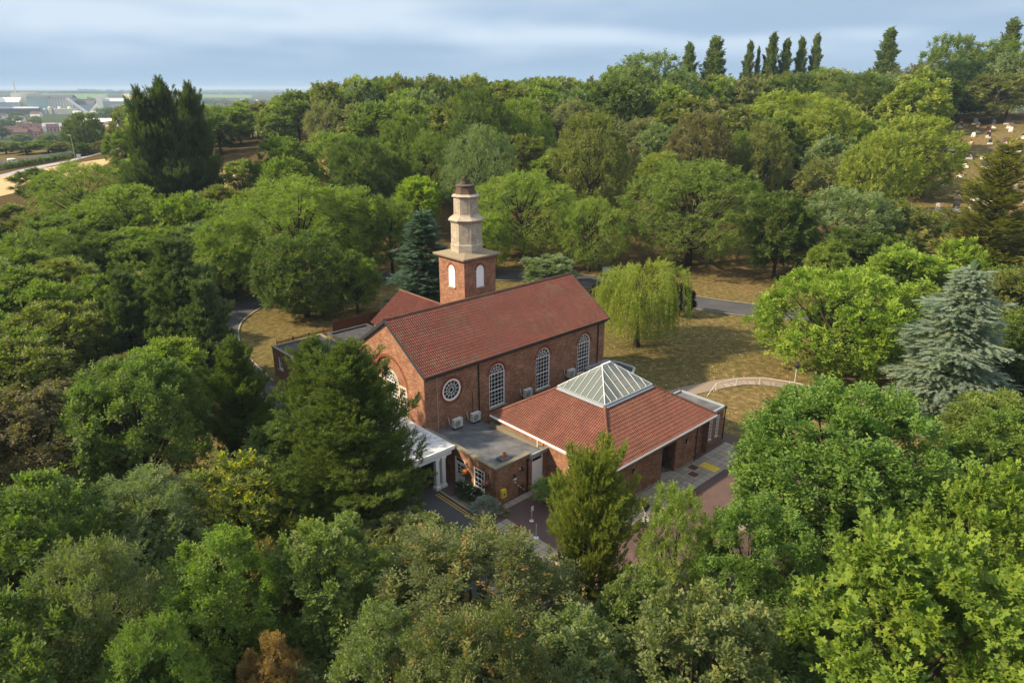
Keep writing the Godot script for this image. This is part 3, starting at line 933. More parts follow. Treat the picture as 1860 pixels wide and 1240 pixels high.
func arch(x0: float, x1: float, spring: float, rise: float) -> Callable:     # a half round or segmental head
	return func(x): return spring + rise * sqrt(maxf(0.0, 1.0 - pow((x - (x0 + x1) / 2) / ((x1 - x0) / 2), 2)))

func under(x0: float, x1: float, mid: float, r: float) -> Callable:
	return func(x): return mid - r * sqrt(maxf(0.0, 1.0 - pow((x - (x0 + x1) / 2) / ((x1 - x0) / 2), 2)))

func rim(b: MB, o: Array, i: Array, out: Vector3, depth: float) -> void:     # a flat frame between an outer and an inner closed line, with its inner and outer edges
	var n := o.size()
	for k in n:
		var j := (k + 1) % n
		b.facing(o[k] + out * depth, o[j] + out * depth, i[j] + out * depth, i[k] + out * depth, out)
		b.quad(i[k] + out * depth, i[j] + out * depth, i[j] - out * 0.04, i[k] - out * 0.04)
		b.quad(o[k] + out * depth, o[k] - out * 0.04, o[j] - out * 0.04, o[j] + out * depth)

# a white sash or casement window in an opening of a wall: frame > glazing_bars, pane, sill
func window(parent: Node3D, p: Vector3, dir: Vector3, out: Vector3, w: float, h: float, arched: bool, cols: int, rows: int, sill := true, frame_w := 0.09, set_back := 0.1, m: Material = null, head_rows := 0) -> void:
	var b := MB.new()
	var q := p - out * set_back
	var spring := h - w / 2 if arched else h
	var o := []
	var i := []
	var f := frame_w
	for s in 2:
		var g := f if s else 0.0
		var line := [q + dir * g + Vector3.UP * g, q + dir * (w - g) + Vector3.UP * g]
		if arched:
			for k in 17:
				var a := PI * k / 16.0
				line.push_back(q + dir * (w / 2 + cos(a) * (w / 2 - g)) + Vector3.UP * (spring + sin(a) * (w / 2 - g)))
		else:
			line.push_back(q + dir * (w - g) + Vector3.UP * (h - g))
			line.push_back(q + dir * g + Vector3.UP * (h - g))
		if s: i = line
		else: o = line
	rim(b, o, i, out, 0.05)
	var frm := bpart("window", b, mats.white_paint, parent)
	b = MB.new()
	var t := 0.028
	var d := 0.03
	var mid := (spring if arched else h)
	for k in range(1, cols):
		var x := w * k / cols
		b.bar(q + dir * x + Vector3.UP * f, q + dir * x + Vector3.UP * (mid - (0.0 if arched else f)), t, d, out)
	for k in range(1, rows + (1 if arched else 0)):
		var y := mid * k / rows
		var thick := 0.07 if arched and (k == rows or k == rows / 2) else t
		b.bar(q + dir * f + Vector3.UP * y, q + dir * (w - f) + Vector3.UP * y, d, thick, Vector3.UP)
	if arched:
		var c := q + dir * w / 2 + Vector3.UP * spring
		var r := w / 2 - f
		for k in range(1, 6):
			var a := PI * k / 6.0
			b.bar(c + (dir * cos(a) + Vector3.UP * sin(a)) * r * 0.3, c + (dir * cos(a) + Vector3.UP * sin(a)) * r, t, d, out)
		for k in 8:
			var a0 := PI * k / 8.0
			var a1 := PI * (k + 1) / 8.0
			for rr in [0.3, 0.68]:
				b.bar(c + (dir * cos(a0) + Vector3.UP * sin(a0)) * r * rr, c + (dir * cos(a1) + Vector3.UP * sin(a1)) * r * rr, t, d, out)
	part("glazing_bars", b, mats.white_paint, frm)
	b = MB.new()
	var back := -out * 0.02
	if arched:
		for k in range(1, i.size() - 1): b.tri(i[0] + back, i[k] + back, i[k + 1] + back)
	else:
		b.quad(i[0] + back, i[1] + back, i[2] + back, i[3] + back)
	part("pane", b, mats.glass, frm)
	if sill:
		b = MB.new()
		b.obox(Transform3D(frame(out, Vector3.UP), p + dir * w / 2 - out * 0.03 + Vector3.DOWN * 0.05), Vector3(w + 0.16, 0.1, 0.26))
		part("sill", b, m if m else mats.stone, frm)

func brick_arch(parent: Node3D, p: Vector3, dir: Vector3, out: Vector3, c: Vector2, r0: float, r1: float, from: float, to: float, n: int, proud: float, m: Material) -> void:
	var b := MB.new()
	for k in n:
		var gap := 0.12 * (to - from) / n
		var a0 := lerpf(from, to, float(k) / n) + gap * 0.5
		var a1 := lerpf(from, to, float(k + 1) / n) - gap * 0.5
		b.col = Color(1, 1, 1) * rng.randf_range(0.75, 1.15)
		var q := []
		for a in [a0, a1]:
			for r in [r0, r1]:
				q.push_back(p + dir * (c.x + cos(a) * r) + Vector3.UP * (c.y + sin(a) * r))
		b.facing(q[0] + out * proud, q[1] + out * proud, q[3] + out * proud, q[2] + out * proud, out)
		b.quad(q[1] + out * proud, q[1] - out * 0.02, q[3] - out * 0.02, q[3] + out * proud)
		b.quad(q[0] + out * proud, q[2] + out * proud, q[2] - out * 0.1, q[0] - out * 0.1)
	bpart("brick_arch", b, m, parent)

# interlocking roll tiles on a slope. at: eave corner, along: eave direction, up: slope direction, n: slope normal; lim(s) gives the [from, to] along the eave at slope distance s
func tiles(b: MB, at: Vector3, along: Vector3, up: Vector3, n: Vector3, length: float, lim: Callable, tones: Array, tw := 0.2, gauge := 0.305, lichen := 0.0) -> void:
	var patch := FastNoiseLite.new()
	patch.seed = 4
	patch.frequency = 0.35
	patch.fractal_octaves = 4
	var prof := [[0.0, 0.0], [0.08, 0.045], [0.25, 0.066], [0.42, 0.045], [0.52, 0.0], [1.0, 0.004]]
	var rows := int(ceil(length / gauge))
	for i in rows:
		var s0 := i * gauge - 0.03
		var s1 := minf(s0 + gauge + 0.05, length)
		var l0: Array = lim.call(clampf(s0, 0, length))
		var l1: Array = lim.call(s1)
		var j0 := int(floor(minf(l0[0], l1[0]) / tw))
		var j1 := int(ceil(maxf(l0[1], l1[1]) / tw))
		for j in range(j0, j1):
			var x0 := j * tw
			if x0 + tw < minf(l0[0], l1[0]) or x0 > maxf(l0[1], l1[1]): continue
			var t: Array = tones[rng.randi() % tones.size()]
			var k := rng.randf_range(0.9, 1.09)
			b.col = Color(t[0] * k, t[1] * k, t[2] * k)
			if lichen > 0.0 and patch.get_noise_2d(x0, s0) + rng.randf_range(-0.35, 0.35) > 0.36: b.col = b.col.lerp(Color(0.25, 0.19, 0.13), lichen * rng.randf_range(0.4, 1.0))     # tiles grown over with lichen
			var slip := rng.randf_range(-0.006, 0.006)
			var low := []
			var high := []
			var edge := []
			for q in prof:
				var x: float = x0 + q[0] * tw
				low.push_back(at + along * clampf(x, l0[0], l0[1]) + up * (s0 + slip) + n * (q[1] + 0.055))
				high.push_back(at + along * clampf(x, l1[0], l1[1]) + up * s1 + n * (q[1] + 0.004))
				edge.push_back(at + along * clampf(x, l0[0], l0[1]) + up * (s0 + slip) + n * (q[1] + 0.010))
			for q in prof.size() - 1:
				if low[q].distance_squared_to(low[q + 1]) < 0.000001 and high[q].distance_squared_to(high[q + 1]) < 0.000001: continue
				b.facing(low[q], low[q + 1], high[q + 1], high[q], n)
				b.facing(low[q], low[q + 1], edge[q + 1], edge[q], -up)

func ridge_line(b: MB, p: Vector3, q: Vector3, r: float, tone: Array) -> void:       # half round ridge tiles from p to q, each with its own edge
	var n := maxi(1, int(p.distance_to(q) / 0.45))
	var d := (q - p).normalized()
	var x := d.cross(Vector3.UP).normalized()
	var y := x.cross(d)
	for i in n:
		var a := p.lerp(q, i / float(n))
		var c := p.lerp(q, (i + 1.04) / n)
		var k := rng.randf_range(0.75, 1.15)
		b.col = Color(tone[0] * k, tone[1] * k, tone[2] * k)
		for s in 6:
			var t0 := PI * s / 6.0
			var t1 := PI * (s + 1) / 6.0
			var e0 := x * cos(t0) + y * sin(t0)
			var e1 := x * cos(t1) + y * sin(t1)
			b.facing(a + e0 * (r + 0.012), a + e1 * (r + 0.012), c + e1 * r, c + e0 * r, e0 + e1)

const OLD_TILES := [[0.27, 0.105, 0.085], [0.25, 0.10, 0.083], [0.29, 0.115, 0.092], [0.24, 0.095, 0.078], [0.28, 0.125, 0.10], [0.27, 0.108, 0.088], [0.26, 0.104, 0.085], [0.28, 0.11, 0.09], [0.36, 0.10, 0.07]]
const NEW_TILES := [[0.345, 0.150, 0.112], [0.325, 0.140, 0.104], [0.365, 0.162, 0.120], [0.335, 0.152, 0.115], [0.355, 0.145, 0.105]]

func downpipe(parent: Node3D, called: String, p: Vector3, top: float, bottom: float, out: Vector3, m: Material, r := 0.055) -> void:
	var b := MB.new()
	b.tube([p + Vector3.UP * top + out * 0.1, p + Vector3.UP * bottom + out * 0.1], [r, r], 8)
	b.box(p + Vector3(-0.09, top - 0.02, -0.09) + out * 0.1, p + Vector3(0.09, top + 0.18, 0.09) + out * 0.1)
	var y := top - 1.0
	while y > bottom + 0.3:
		b.box(p + Vector3(-0.08, y - 0.03, -0.08) + out * 0.07, p + Vector3(0.08, y + 0.03, 0.08) + out * 0.07)
		y -= 1.8
	bpart(called, b, m, parent)

func make_chapel() -> void:
	var o := building("chapel", "red brick chapel with a long tiled gable roof and tall arched windows", "chapel", 0.23, 8.6)
	var u0 := 0.23
	var u1 := 22.0
	var v0 := 8.6
	var v1 := 18.3
	var vm := 13.45
	var eave := 7.75
	var ridge := 11.0
	var b := MB.new()
	var side := Vector3(0, 0, 1)                # looks along -v
	# long wall with a round window and three arched ones
	var wins := [[7.85 - 0.9, 7.85 + 0.9], [13.45 - 0.9, 13.45 + 0.9], [19.0 - 0.9, 19.0 + 0.9]]
	var holes := [[1.97 - u0, 3.87 - u0, under(1.97 - u0, 3.87 - u0, 5.66, 0.95), arch(1.97 - u0, 3.87 - u0, 5.66, 0.95), 16]]
	for w in wins: holes.push_back([w[0] - u0, w[1] - u0, level(2.65), arch(w[0] - u0, w[1] - u0, 5.7, 0.9), 16])
	wall_face(b, L(u0, 0, v0), Vector3.RIGHT, side, u1 - u0, level(eave), holes, [])
	# gable end with a tall arched recess
	var gl := v1 - v0
	var gable := func(x): return eave + (ridge - eave) * (1.0 - absf(x - gl / 2) / (gl / 2))
	var rec := [gl / 2 - 2.4, gl / 2 + 2.4]
	wall_face(b, L(u0, 0, v0), Vector3(0, 0, -1), Vector3.LEFT, gl, gable, [[rec[0], rec[1], level(2.6), arch(rec[0], rec[1], 5.4, 2.4), 24]], [gl / 2], 0.16)
	var c := gl / 2
	wall_face(b, L(u0 + 0.16, 0, v0 + rec[0]), Vector3(0, 0, -1), Vector3.LEFT, 4.8, arch(0.0, 4.8, 5.4, 2.4), [[0.3, 1.15, level(2.9), level(5.5), 1], [1.45, 3.35, level(2.9), arch(1.45, 3.35, 5.55, 0.95), 14], [3.65, 4.5, level(2.9), level(5.5), 1]], [0.1, 0.2, 1.3, 2.4, 3.5, 4.6, 4.7], 0.2, 2.6)
	wall_face(b, L(u1, 0, v0), Vector3(0, 0, -1), Vector3.RIGHT, gl, gable, [], [gl / 2])
	wall_face(b, L(u0, 0, v1), Vector3.RIGHT, Vector3(0, 0, -1), u1 - u0, level(eave), [], [])
	bpart("wall", b, mats.brick, o)
	# windows
	for w in wins:
		window(o, L(w[0], 2.65, v0), Vector3.RIGHT, side, 1.8, 3.95, true, 5, 8)
		brick_arch(o, L(w[0], 0, v0), Vector3.RIGHT, side, Vector2(0.9, 5.7), 0.9, 1.13, 0, PI, 26, 0.012, mats.red_brick)
	b = MB.new()
	var rc := L(2.92, 5.66, v0)
	var ro := []
	var ri := []
	for k in 28:
		var d := Vector3.RIGHT * cos(TAU * k / 28) + Vector3.UP * sin(TAU * k / 28)
		ro.push_back(rc + d * 0.95 - side * 0.06)
		ri.push_back(rc + d * 0.8 - side * 0.06)
	rim(b, ro, ri, side, 0.05)
	var rw := bpart("window", b, mats.white_paint, o)
	b = MB.new()
	for k in 12:
		var d := Vector3.RIGHT * cos(TAU * k / 12) + Vector3.UP * sin(TAU * k / 12)
		b.bar(rc + d * 0.2 - side * 0.06, rc + d * 0.82 - side * 0.06, 0.03, 0.03, side)
	for r in [0.2, 0.5]:
		for k in 20:
			var d := Vector3.RIGHT * cos(TAU * k / 20) + Vector3.UP * sin(TAU * k / 20)
			var e := Vector3.RIGHT * cos(TAU * (k + 1) / 20) + Vector3.UP * sin(TAU * (k + 1) / 20)
			b.bar(rc + d * r - side * 0.06, rc + e * r - side * 0.06, 0.03, 0.03, side)
	part("glazing_bars", b, mats.white_paint, rw)
	b = MB.new()
	for k in 28: b.tri(rc - side * 0.08, ri[k] - side * 0.02, ri[(k + 1) % 28] - side * 0.02)
	part("pane", b, mats.glass, rw)
	brick_arch(o, L(0, 0, v0), Vector3.RIGHT, side, Vector2(2.92, 5.66), 0.95, 1.17, 0, TAU, 44, 0.012, mats.red_brick)
	var gd := Vector3(0, 0, -1)
	window(o, L(u0 + 0.16, 2.9, v0 + rec[0] + 0.3), gd, Vector3.LEFT, 0.85, 2.6, false, 3, 7, true, 0.07)
	window(o, L(u0 + 0.16, 2.9, v0 + rec[0] + 1.45), gd, Vector3.LEFT, 1.9, 3.6, true, 5, 8, true)
	window(o, L(u0 + 0.16, 2.9, v0 + rec[0] + 3.65), gd, Vector3.LEFT, 0.85, 2.6, false, 3, 7, true, 0.07)
	brick_arch(o, L(u0, 0, v0 + rec[0]), gd, Vector3.LEFT, Vector2(2.4, 5.4), 2.4, 2.66, 0, PI, 52, 0.012, mats.red_brick)
	# cream surround of the three part window
	var sp := L(u0 + 0.16, 0, v0 + rec[0])
	for x in [[0.18, 0.3], [1.15, 1.45], [3.35, 3.65], [4.5, 4.62]]:
		b = MB.new()
		b.obox(Transform3D(frame(Vector3.LEFT, Vector3.UP), sp + gd * (x[0] + x[1]) / 2 + Vector3.UP * 4.2), Vector3(x[1] - x[0], 2.62, 0.09))
		bpart("stone_jamb", b, mats.cream, o)
	for x in [[0.16, 1.45], [3.35, 4.64]]:
		b = MB.new()
		b.obox(Transform3D(frame(Vector3.LEFT, Vector3.UP), sp + gd * (x[0] + x[1]) / 2 + Vector3.UP * 5.58), Vector3(x[1] - x[0], 0.16, 0.12))
		bpart("stone_lintel", b, mats.cream, o)
	brick_arch(o, sp, gd, Vector3.LEFT, Vector2(2.4, 5.55), 0.95, 1.2, 0, PI, 16, 0.06, mats.cream)
	# roof
	var pitch := atan2(ridge - eave, gl / 2)
	var over_u := 0.18
	var slope := (gl / 2 + 0.32) / cos(pitch)
	var low := eave - 0.32 * tan(pitch) + 0.06
	b = MB.new()
	var e0 := L(u0 - over_u, low, v0 - 0.32)
	var f0 := L(u0 - over_u, low, v1 + 0.32)
	var along := Vector3.RIGHT
	var len_u := u1 - u0 + 2 * over_u
	var up0 := Vector3(0, sin(pitch), -cos(pitch))
	var up1 := Vector3(0, sin(pitch), cos(pitch))
	var n0 := Vector3(0, cos(pitch), sin(pitch))
	var n1 := Vector3(0, cos(pitch), -sin(pitch))
	for s in [[e0, up0, n0], [f0, up1, n1]]:
		var p: Vector3 = s[0]
		b.facing(p, p + along * len_u, p + along * len_u + s[1] * slope, p + s[1] * slope, s[2])
		b.facing(p - s[2] * 0.12, p + along * len_u - s[2] * 0.12, p + along * len_u + s[1] * slope - s[2] * 0.12, p + s[1] * slope - s[2] * 0.12, -s[2])
	var roof := bpart("roof", b, mats.dark_fascia, o)
	b = MB.new()
	rng.seed = 5
	var lim := func(_s): return [0.0, len_u]
	tiles(b, e0, along, up0, n0, slope, lim, OLD_TILES, 0.2, 0.305, 0.7)
	tiles(b, f0, along, up1, n1, slope, lim, OLD_TILES)
	part("roof_tiles", b, mats.tile, roof).set_meta("kind", "stuff")
	b = MB.new()
	ridge_line(b, e0 + up0 * slope, e0 + up0 * slope + along * len_u, 0.13, [0.19, 0.10, 0.075])
	part("ridge_tiles", b, mats.tile, roof)
	for s in [[e0, up0], [f0, up1]]:
		for x in [0.0, len_u]:
			b = MB.new()
			var p: Vector3 = s[0] + along * (x + (-0.03 if x == 0.0 else 0.03)) + Vector3.DOWN * 0.06
			b.bar(p, p + s[1] * (slope + 0.05), 0.05, 0.26, Vector3.UP)
			part("barge_board", b, mats.dark_fascia, roof)
	b = MB.new()
	b.box(L(u0 - over_u, low - 0.1, v0 - 0.34), L(u1 + over_u, low + 0.03, v0 - 0.46))
	b.box(L(u0, low - 0.32, v0 - 0.02), L(u1, low - 0.08, v0 - 0.3))
	part("gutter", b, mats.black_paint, roof)
	downpipe(o, "downpipe", L(5.72, 0, v0), 7.3, 2.3, side, mats.black_paint)
	downpipe(o, "downpipe", L(20.95, 0, v0), 7.3, 0.1, side, mats.black_paint)
	b = MB.new()
	b.tube([L(5.05, 4.8, v0 - 0.05), L(5.05, 2.4, v0 - 0.05)], [0.025, 0.025], 6)
	bpart("flue_pipe", b, mats.rust_iron, o)
	b = MB.new()
	b.bar(L(1.45, 2.6, v0 - 0.02), L(1.45, 7.3, v0 - 0.02), 0.02, 0.02, side)
	bpart("cable", b, mats.old_white, o)

func make_tower() -> void:
	var o := building("chimney_tower", "square brick tower with a stepped octagonal stone chimney on top", "tower", 12.4, 18.4)
	var u0 := 12.4
	var v0 := 18.38
	var s := 4.0
	var b := MB.new()
	var lv := [[1.5, 2.5, level(10.15), arch(1.5, 2.5, 11.85, 0.5), 12]]
	var t := level(13.1)
	wall_face(b, L(u0, 0, v0), Vector3.RIGHT, Vector3(0, 0, 1), s, t, lv, [])
	wall_face(b, L(u0, 0, v0), Vector3(0, 0, -1), Vector3.LEFT, s, t, lv, [])
	wall_face(b, L(u0 + s, 0, v0), Vector3(0, 0, -1), Vector3.RIGHT, s, t, lv, [])
	wall_face(b, L(u0, 0, v0 + s), Vector3.RIGHT, Vector3(0, 0, -1), s, t, lv, [])
	bpart("wall", b, mats.brick, o)
	for w in [[L(u0 + 1.5, 10.15, v0), Vector3.RIGHT, Vector3(0, 0, 1)], [L(u0, 10.15, v0 + 1.5), Vector3(0, 0, -1), Vector3.LEFT], [L(u0 + s, 10.15, v0 + 1.5), Vector3(0, 0, -1), Vector3.RIGHT], [L(u0 + 1.5, 10.15, v0 + s), Vector3.RIGHT, Vector3(0, 0, -1)]]:
		b = MB.new()
		var p: Vector3 = w[0]
		var q: Vector3 = w[1]
		var out: Vector3 = w[2]
		var oo := []
		var ii := []
		for g in [0.0, 0.07]:
			var line := [p + q * g + Vector3.UP * g, p + q * (1 - g) + Vector3.UP * g]
			for k in 13: line.push_back(p + q * (0.5 + cos(PI * k / 12) * (0.5 - g)) + Vector3.UP * (1.7 + sin(PI * k / 12) * (0.5 - g)))
			if g == 0.0: oo = line
			else: ii = line
		for k in oo.size(): oo[k] -= out * 0.05
		for k in ii.size(): ii[k] -= out * 0.05
		rim(b, oo, ii, out, 0.03)
		var fr := bpart("louvre_window", b, mats.white_paint, o)
		for k in 19:
			var y := 0.13 + k * 0.11
			var half := 0.43 if y < 1.7 else sqrt(maxf(0.0, 0.43 * 0.43 - pow(y - 1.7, 2)))
			if half < 0.08: continue
			b = MB.new()
			b.obox(Transform3D(frame((out + Vector3.UP * 0.55).normalized(), Vector3.UP), p + q * 0.5 + Vector3.UP * y - out * 0.07), Vector3(half * 2, 0.115, 0.02))
			part("slat", b, mats.white_paint, fr)
		b = MB.new()
		b.obox(Transform3D(frame(out, Vector3.UP), p + q * 0.5 + Vector3.DOWN * 0.06 + out * 0.02), Vector3(1.15, 0.09, 0.16))
		part("sill", b, mats.stone, fr)
		brick_arch(o, p - Vector3.UP * 10.15, q, out, Vector2(0.5, 11.85), 0.5, 0.7, 0, PI, 18, 0.012, mats.red_brick)
	# stone cap
	var cu := u0 + s / 2
	var cv := v0 + s / 2
	b = MB.new()
	b.lathe(L(cu, 13.06, cv), [[2.35 * sqrt(2.0), 0.0], [2.42 * sqrt(2.0), 0.10], [2.42 * sqrt(2.0), 0.22], [1.3, 0.58]], 4, PI / 4)
	b.box(L(u0 - 0.12, 12.98, v0 - 0.12), L(u0 + s + 0.12, 13.08, v0 + s + 0.12))
	bpart("stone_cap", b, mats.lichen_stone, o)
	var oc := 1.0 / cos(PI / 8)
	b = MB.new()
	b.lathe(L(cu, 0, cv), [[1.52 * oc, 13.4], [1.52 * oc, 14.25], [1.46 * oc, 14.32], [1.44 * oc, 16.3], [1.5 * oc, 16.42]], 8, PI / 8)
	bpart("lower_stage", b, mats.stone, o)
	b = MB.new()
	b.lathe(L(cu, 0, cv), [[1.46 * oc, 16.40], [1.66 * oc, 16.56], [1.7 * oc, 16.66], [1.62 * oc, 16.72], [1.3 * oc, 16.94], [1.2 * oc, 17.05]], 8, PI / 8)
	bpart("cornice", b, mats.stone, o)
	b = MB.new()
	b.lathe(L(cu, 0, cv), [[1.2 * oc, 17.0], [1.2 * oc, 17.1], [1.15 * oc, 17.14], [1.13 * oc, 18.72]], 8, PI / 8)
	bpart("upper_stage", b, mats.stone, o)
	b = MB.new()
	b.lathe(L(cu, 0, cv), [[1.14 * oc, 18.7], [1.30 * oc, 18.82], [1.32 * oc, 18.9], [1.22 * oc, 18.96], [1.06 * oc, 19.08]], 8, PI / 8)
	bpart("cornice", b, mats.stone, o)
	b = MB.new()
	b.lathe(L(cu, 0, cv), [[1.07 * oc, 19.06], [0.92 * oc, 19.3], [0.86 * oc, 19.55], [0.85 * oc, 19.8]], 8, PI / 8)
	bpart("flared_neck", b, mats.stained_stone, o)
	b = MB.new()
	b.lathe(L(cu, 0, cv), [[0.84, 19.76], [0.93, 19.8], [0.95, 19.88], [0.88, 19.93], [0.4, 19.98]], 16, 0, true)
	bpart("rim", b, mats.soot_stone, o)
	b = MB.new()
	b.lathe(L(cu, 0, cv), [[0.5, 19.98], [0.48, 20.28], [0.52, 20.32], [0.52, 20.4], [0.42, 20.4], [0.4, 20.1]], 16, 0, true)
	bpart("chimney_pot", b, mats.stained_stone, o)
	# raised stone panels on the octagon faces
	for st in [[1.445, 14.5, 16.15, 0.34], [1.14, 17.3, 18.55, 0.27]]:
		for k in 8:
			var a := TAU * k / 8
			var out := Vector3(cos(a), 0, sin(a))
			var mid: Vector3 = L(cu, (st[1] + st[2]) / 2, cv) + out * st[0]
			b = MB.new()
			b.col = Color(1, 1, 1) * (0.94 + 0.08 * (k % 3))
			b.obox(Transform3D(frame(out, Vector3.UP), mid), Vector3(st[3] * 2, st[2] - st[1], 0.05))
			bpart("panel", b, mats.stone, o)

func make_hall() -> void:
	var o := building("pyramid_roofed_hall", "low brick hall with a red tiled pyramid roof and glass lantern", "hall", 5.35, -5.95)
	var ul := 5.35
	var ur := 18.15
	var vl := -5.95
	var vr := 5.85
	var h := 3.45
	var b := MB.new()
	var gate_x := [11.75 - ul, 13.55 - ul]
	wall_face(b, L(ul, 0, vl), Vector3.RIGHT, Vector3(0, 0, 1), 16.5 - ul, level(h), [[gate_x[0], gate_x[1], level(0.0), level(2.85), 1]], [], 1.1)
	wall_face(b, L(16.5, 0, vl), Vector3(0, 0, -1), Vector3.RIGHT, 0.5, level(h), [], [])
	wall_face(b, L(16.5, 0, vl + 0.48), Vector3.RIGHT, Vector3(0, 0, 1), ur - 16.5, level(h), [], [])
	wall_face(b, L(ul, 0, vl), Vector3(0, 0, -1), Vector3.LEFT, vr - vl, level(h), [], [])
	wall_face(b, L(ur, 0, vl), Vector3(0, 0, -1), Vector3.RIGHT, vr - vl, level(h), [], [])
	wall_face(b, L(ul, 0, vr), Vector3.RIGHT, Vector3(0, 0, -1), ur - ul, level(h), [], [])
	bpart("wall", b, mats.brick, o)
	b = MB.new()
	b.box(L(ul - 0.05, 0.0, vl - 0.05), L(gate_x[0] + ul, 0.14, vl + 0.02))
	b.box(L(gate_x[1] + ul, 0.0, vl - 0.05), L(16.55, 0.14, vl + 0.02))
	bpart("plinth", b, mats.slab, o)
	b = MB.new()
	b.box(L(ul - 0.03, 3.05, vl), L(ul + 0.05, 3.36, 0.0))
	bpart("cream_band", b, mats.cream, o)
	# iron gate in the recess
	var g0 := L(gate_x[0] + ul + 0.3, 0.1, vl + 0.85)
	var g1 := L(gate_x[1] + ul - 0.03, 0.1, vl + 0.25)
	var gate := Node3D.new()
	gate.name = "iron_gate"
	o.add_child(gate)
	gate.position = o.get_meta("shift")
	for y in [0.05, 1.1, 2.55]:
		var gt := MB.new()
		gt.bar(g0 + Vector3.UP * y, g1 + Vector3.UP * y, 0.04, 0.05)
		part("rail", gt, mats.black_paint, gate)
	for k in 11:
		var bb := MB.new()
		var p := g0.lerp(g1, k / 10.0)
		bb.tube([p, p + Vector3.UP * 2.62], [0.018, 0.018], 6)
		part("bar", bb, mats.black_paint, gate)
	b = MB.new()
	b.box(L(gate_x[0] + ul, 0.0, vl + 1.0), L(gate_x[1] + ul, 2.9, vl + 1.08))
	bpart("door", b, mats.dark_fascia, o)
	b = MB.new()
	b.box(L(gate_x[0] + ul, 0.03, vl - 0.25), L(gate_x[1] + ul, 0.16, vl + 1.0))
	bpart("step", b, mats.slab, o)
	# roof: four slopes up to the glass lantern
	var ea := Vector2(5.0, -6.3)
	var eb := Vector2(18.5, 6.2)
	var eh := 3.62
	var inset := 3.85
	var rise := 2.46
	var pitch := atan2(rise, inset)
	var slope := inset / cos(pitch)
	b = MB.new()
	var tl := MB.new()
	var corner := [L(ea.x, eh, ea.y), L(eb.x, eh, ea.y), L(eb.x, eh, eb.y), L(ea.x, eh, eb.y)]
	var top := [L(ea.x + inset, eh + rise, ea.y + inset), L(eb.x - inset, eh + rise, ea.y + inset), L(eb.x - inset, eh + rise, eb.y - inset), L(ea.x + inset, eh + rise, eb.y - inset)]
	rng.seed = 8
	for k in 4:
		var j := (k + 1) % 4
		var d: Vector3 = (corner[j] - corner[k]).normalized()
		var len_: float = corner[k].distance_to(corner[j])
		var inward: Vector3 = ((top[k] + top[j]) / 2 - (corner[k] + corner[j]) / 2).normalized()
		var n := d.cross(inward)
		if n.y < 0: n = -n
		b.facing(corner[k], corner[j], top[j], top[k], n)
		var lim := func(s): return [s * cos(pitch), len_ - s * cos(pitch)]
		tiles(tl, corner[k], d, inward, n, slope, lim, NEW_TILES, 0.2, 0.305, 0.35)
	b.facing(corner[0] + Vector3.DOWN * 0.1, corner[1] + Vector3.DOWN * 0.1, L(ur, eh - 0.1, vl), L(ul, eh - 0.1, vl), Vector3.DOWN)
	b.facing(corner[0] + Vector3.DOWN * 0.1, corner[3] + Vector3.DOWN * 0.1, L(ul, eh - 0.1, vr), L(ul, eh - 0.1, vl), Vector3.DOWN)
	var roof := bpart("roof", b, mats.dark_fascia, o)
	part("roof_tiles", tl, mats.tile, roof).set_meta("kind", "stuff")
	for k in 4:
		b = MB.new()
		ridge_line(b, corner[k] + Vector3.UP * 0.04, top[k] + Vector3.UP * 0.04, 0.12, [0.27, 0.115, 0.085])
		part("hip_tiles", b, mats.tile, roof)
		var j := (k + 1) % 4
		b = MB.new()
		var out: Vector3 = ((corner[k] + corner[j]) / 2 - (top[k] + top[j]) / 2) * Vector3(1, 0, 1)
		out = out.normalized()
		b.bar(corner[k] + Vector3.DOWN * 0.07 + out * 0.07, corner[j] + Vector3.DOWN * 0.07 + out * 0.07, 0.13, 0.13)
		b.bar(corner[k] + Vector3.DOWN * 0.14 - out * 0.02, corner[j] + Vector3.DOWN * 0.14 - out * 0.02, 0.04, 0.2)
		part("gutter", b, mats.white_paint, roof)
	# lantern
	var lt := Node3D.new()
	lt.name = "glass_lantern"
	o.add_child(lt)
	lt.position = o.get_meta("shift")
	var lh := eh + rise + 0.16
	var la := Vector2(ea.x + inset - 0.02, ea.y + inset - 0.02)
	var lb := Vector2(eb.x - inset + 0.02, eb.y - inset + 0.02)
	var half := (lb.y - la.y) / 2
	var apex_h := lh + 1.85
	var r0 := L(la.x + half, apex_h, la.y + half)
	var r1 := L(lb.x - half, apex_h, la.y + half)
	var lc := [L(la.x, lh, la.y), L(lb.x, lh, la.y), L(lb.x, lh, lb.y), L(la.x, lh, lb.y)]
	b = MB.new()
	for k in 4:
		b.bar(lc[k] + Vector3.DOWN * 0.09, lc[(k + 1) % 4] + Vector3.DOWN * 0.09, 0.2, 0.2)
	part("lead_kerb", b, mats.lead, lt)
	b = MB.new()
	for k in 4:
		var out: Vector3 = ((lc[k] + lc[(k + 1) % 4]) / 2 - (r0 + r1) / 2) * Vector3(1, 0, 1)
		out = out.normalized()
		var dn := out * cos(pitch) + Vector3.DOWN * sin(pitch)
		var nn := out * sin(pitch) + Vector3.UP * cos(pitch)
		b.facing(lc[k] + nn * 0.02 + Vector3.DOWN * 0.1, lc[(k + 1) % 4] + nn * 0.02 + Vector3.DOWN * 0.1, lc[(k + 1) % 4] + dn * 0.32 + nn * 0.0, lc[k] + dn * 0.32 + nn * 0.0, nn)
	part("lead_flashing", b, mats.lead, lt)
	var crest := MB.new()
	crest.bar(r0, r1, 0.14, 0.12)
	part("ridge_bar", crest, mats.white_paint, lt)
	for k in 4:
		b = MB.new()
		b.bar(lc[k], r0 if k == 0 or k == 3 else r1, 0.055, 0.08)
		part("hip_bar", b, mats.white_paint, lt)
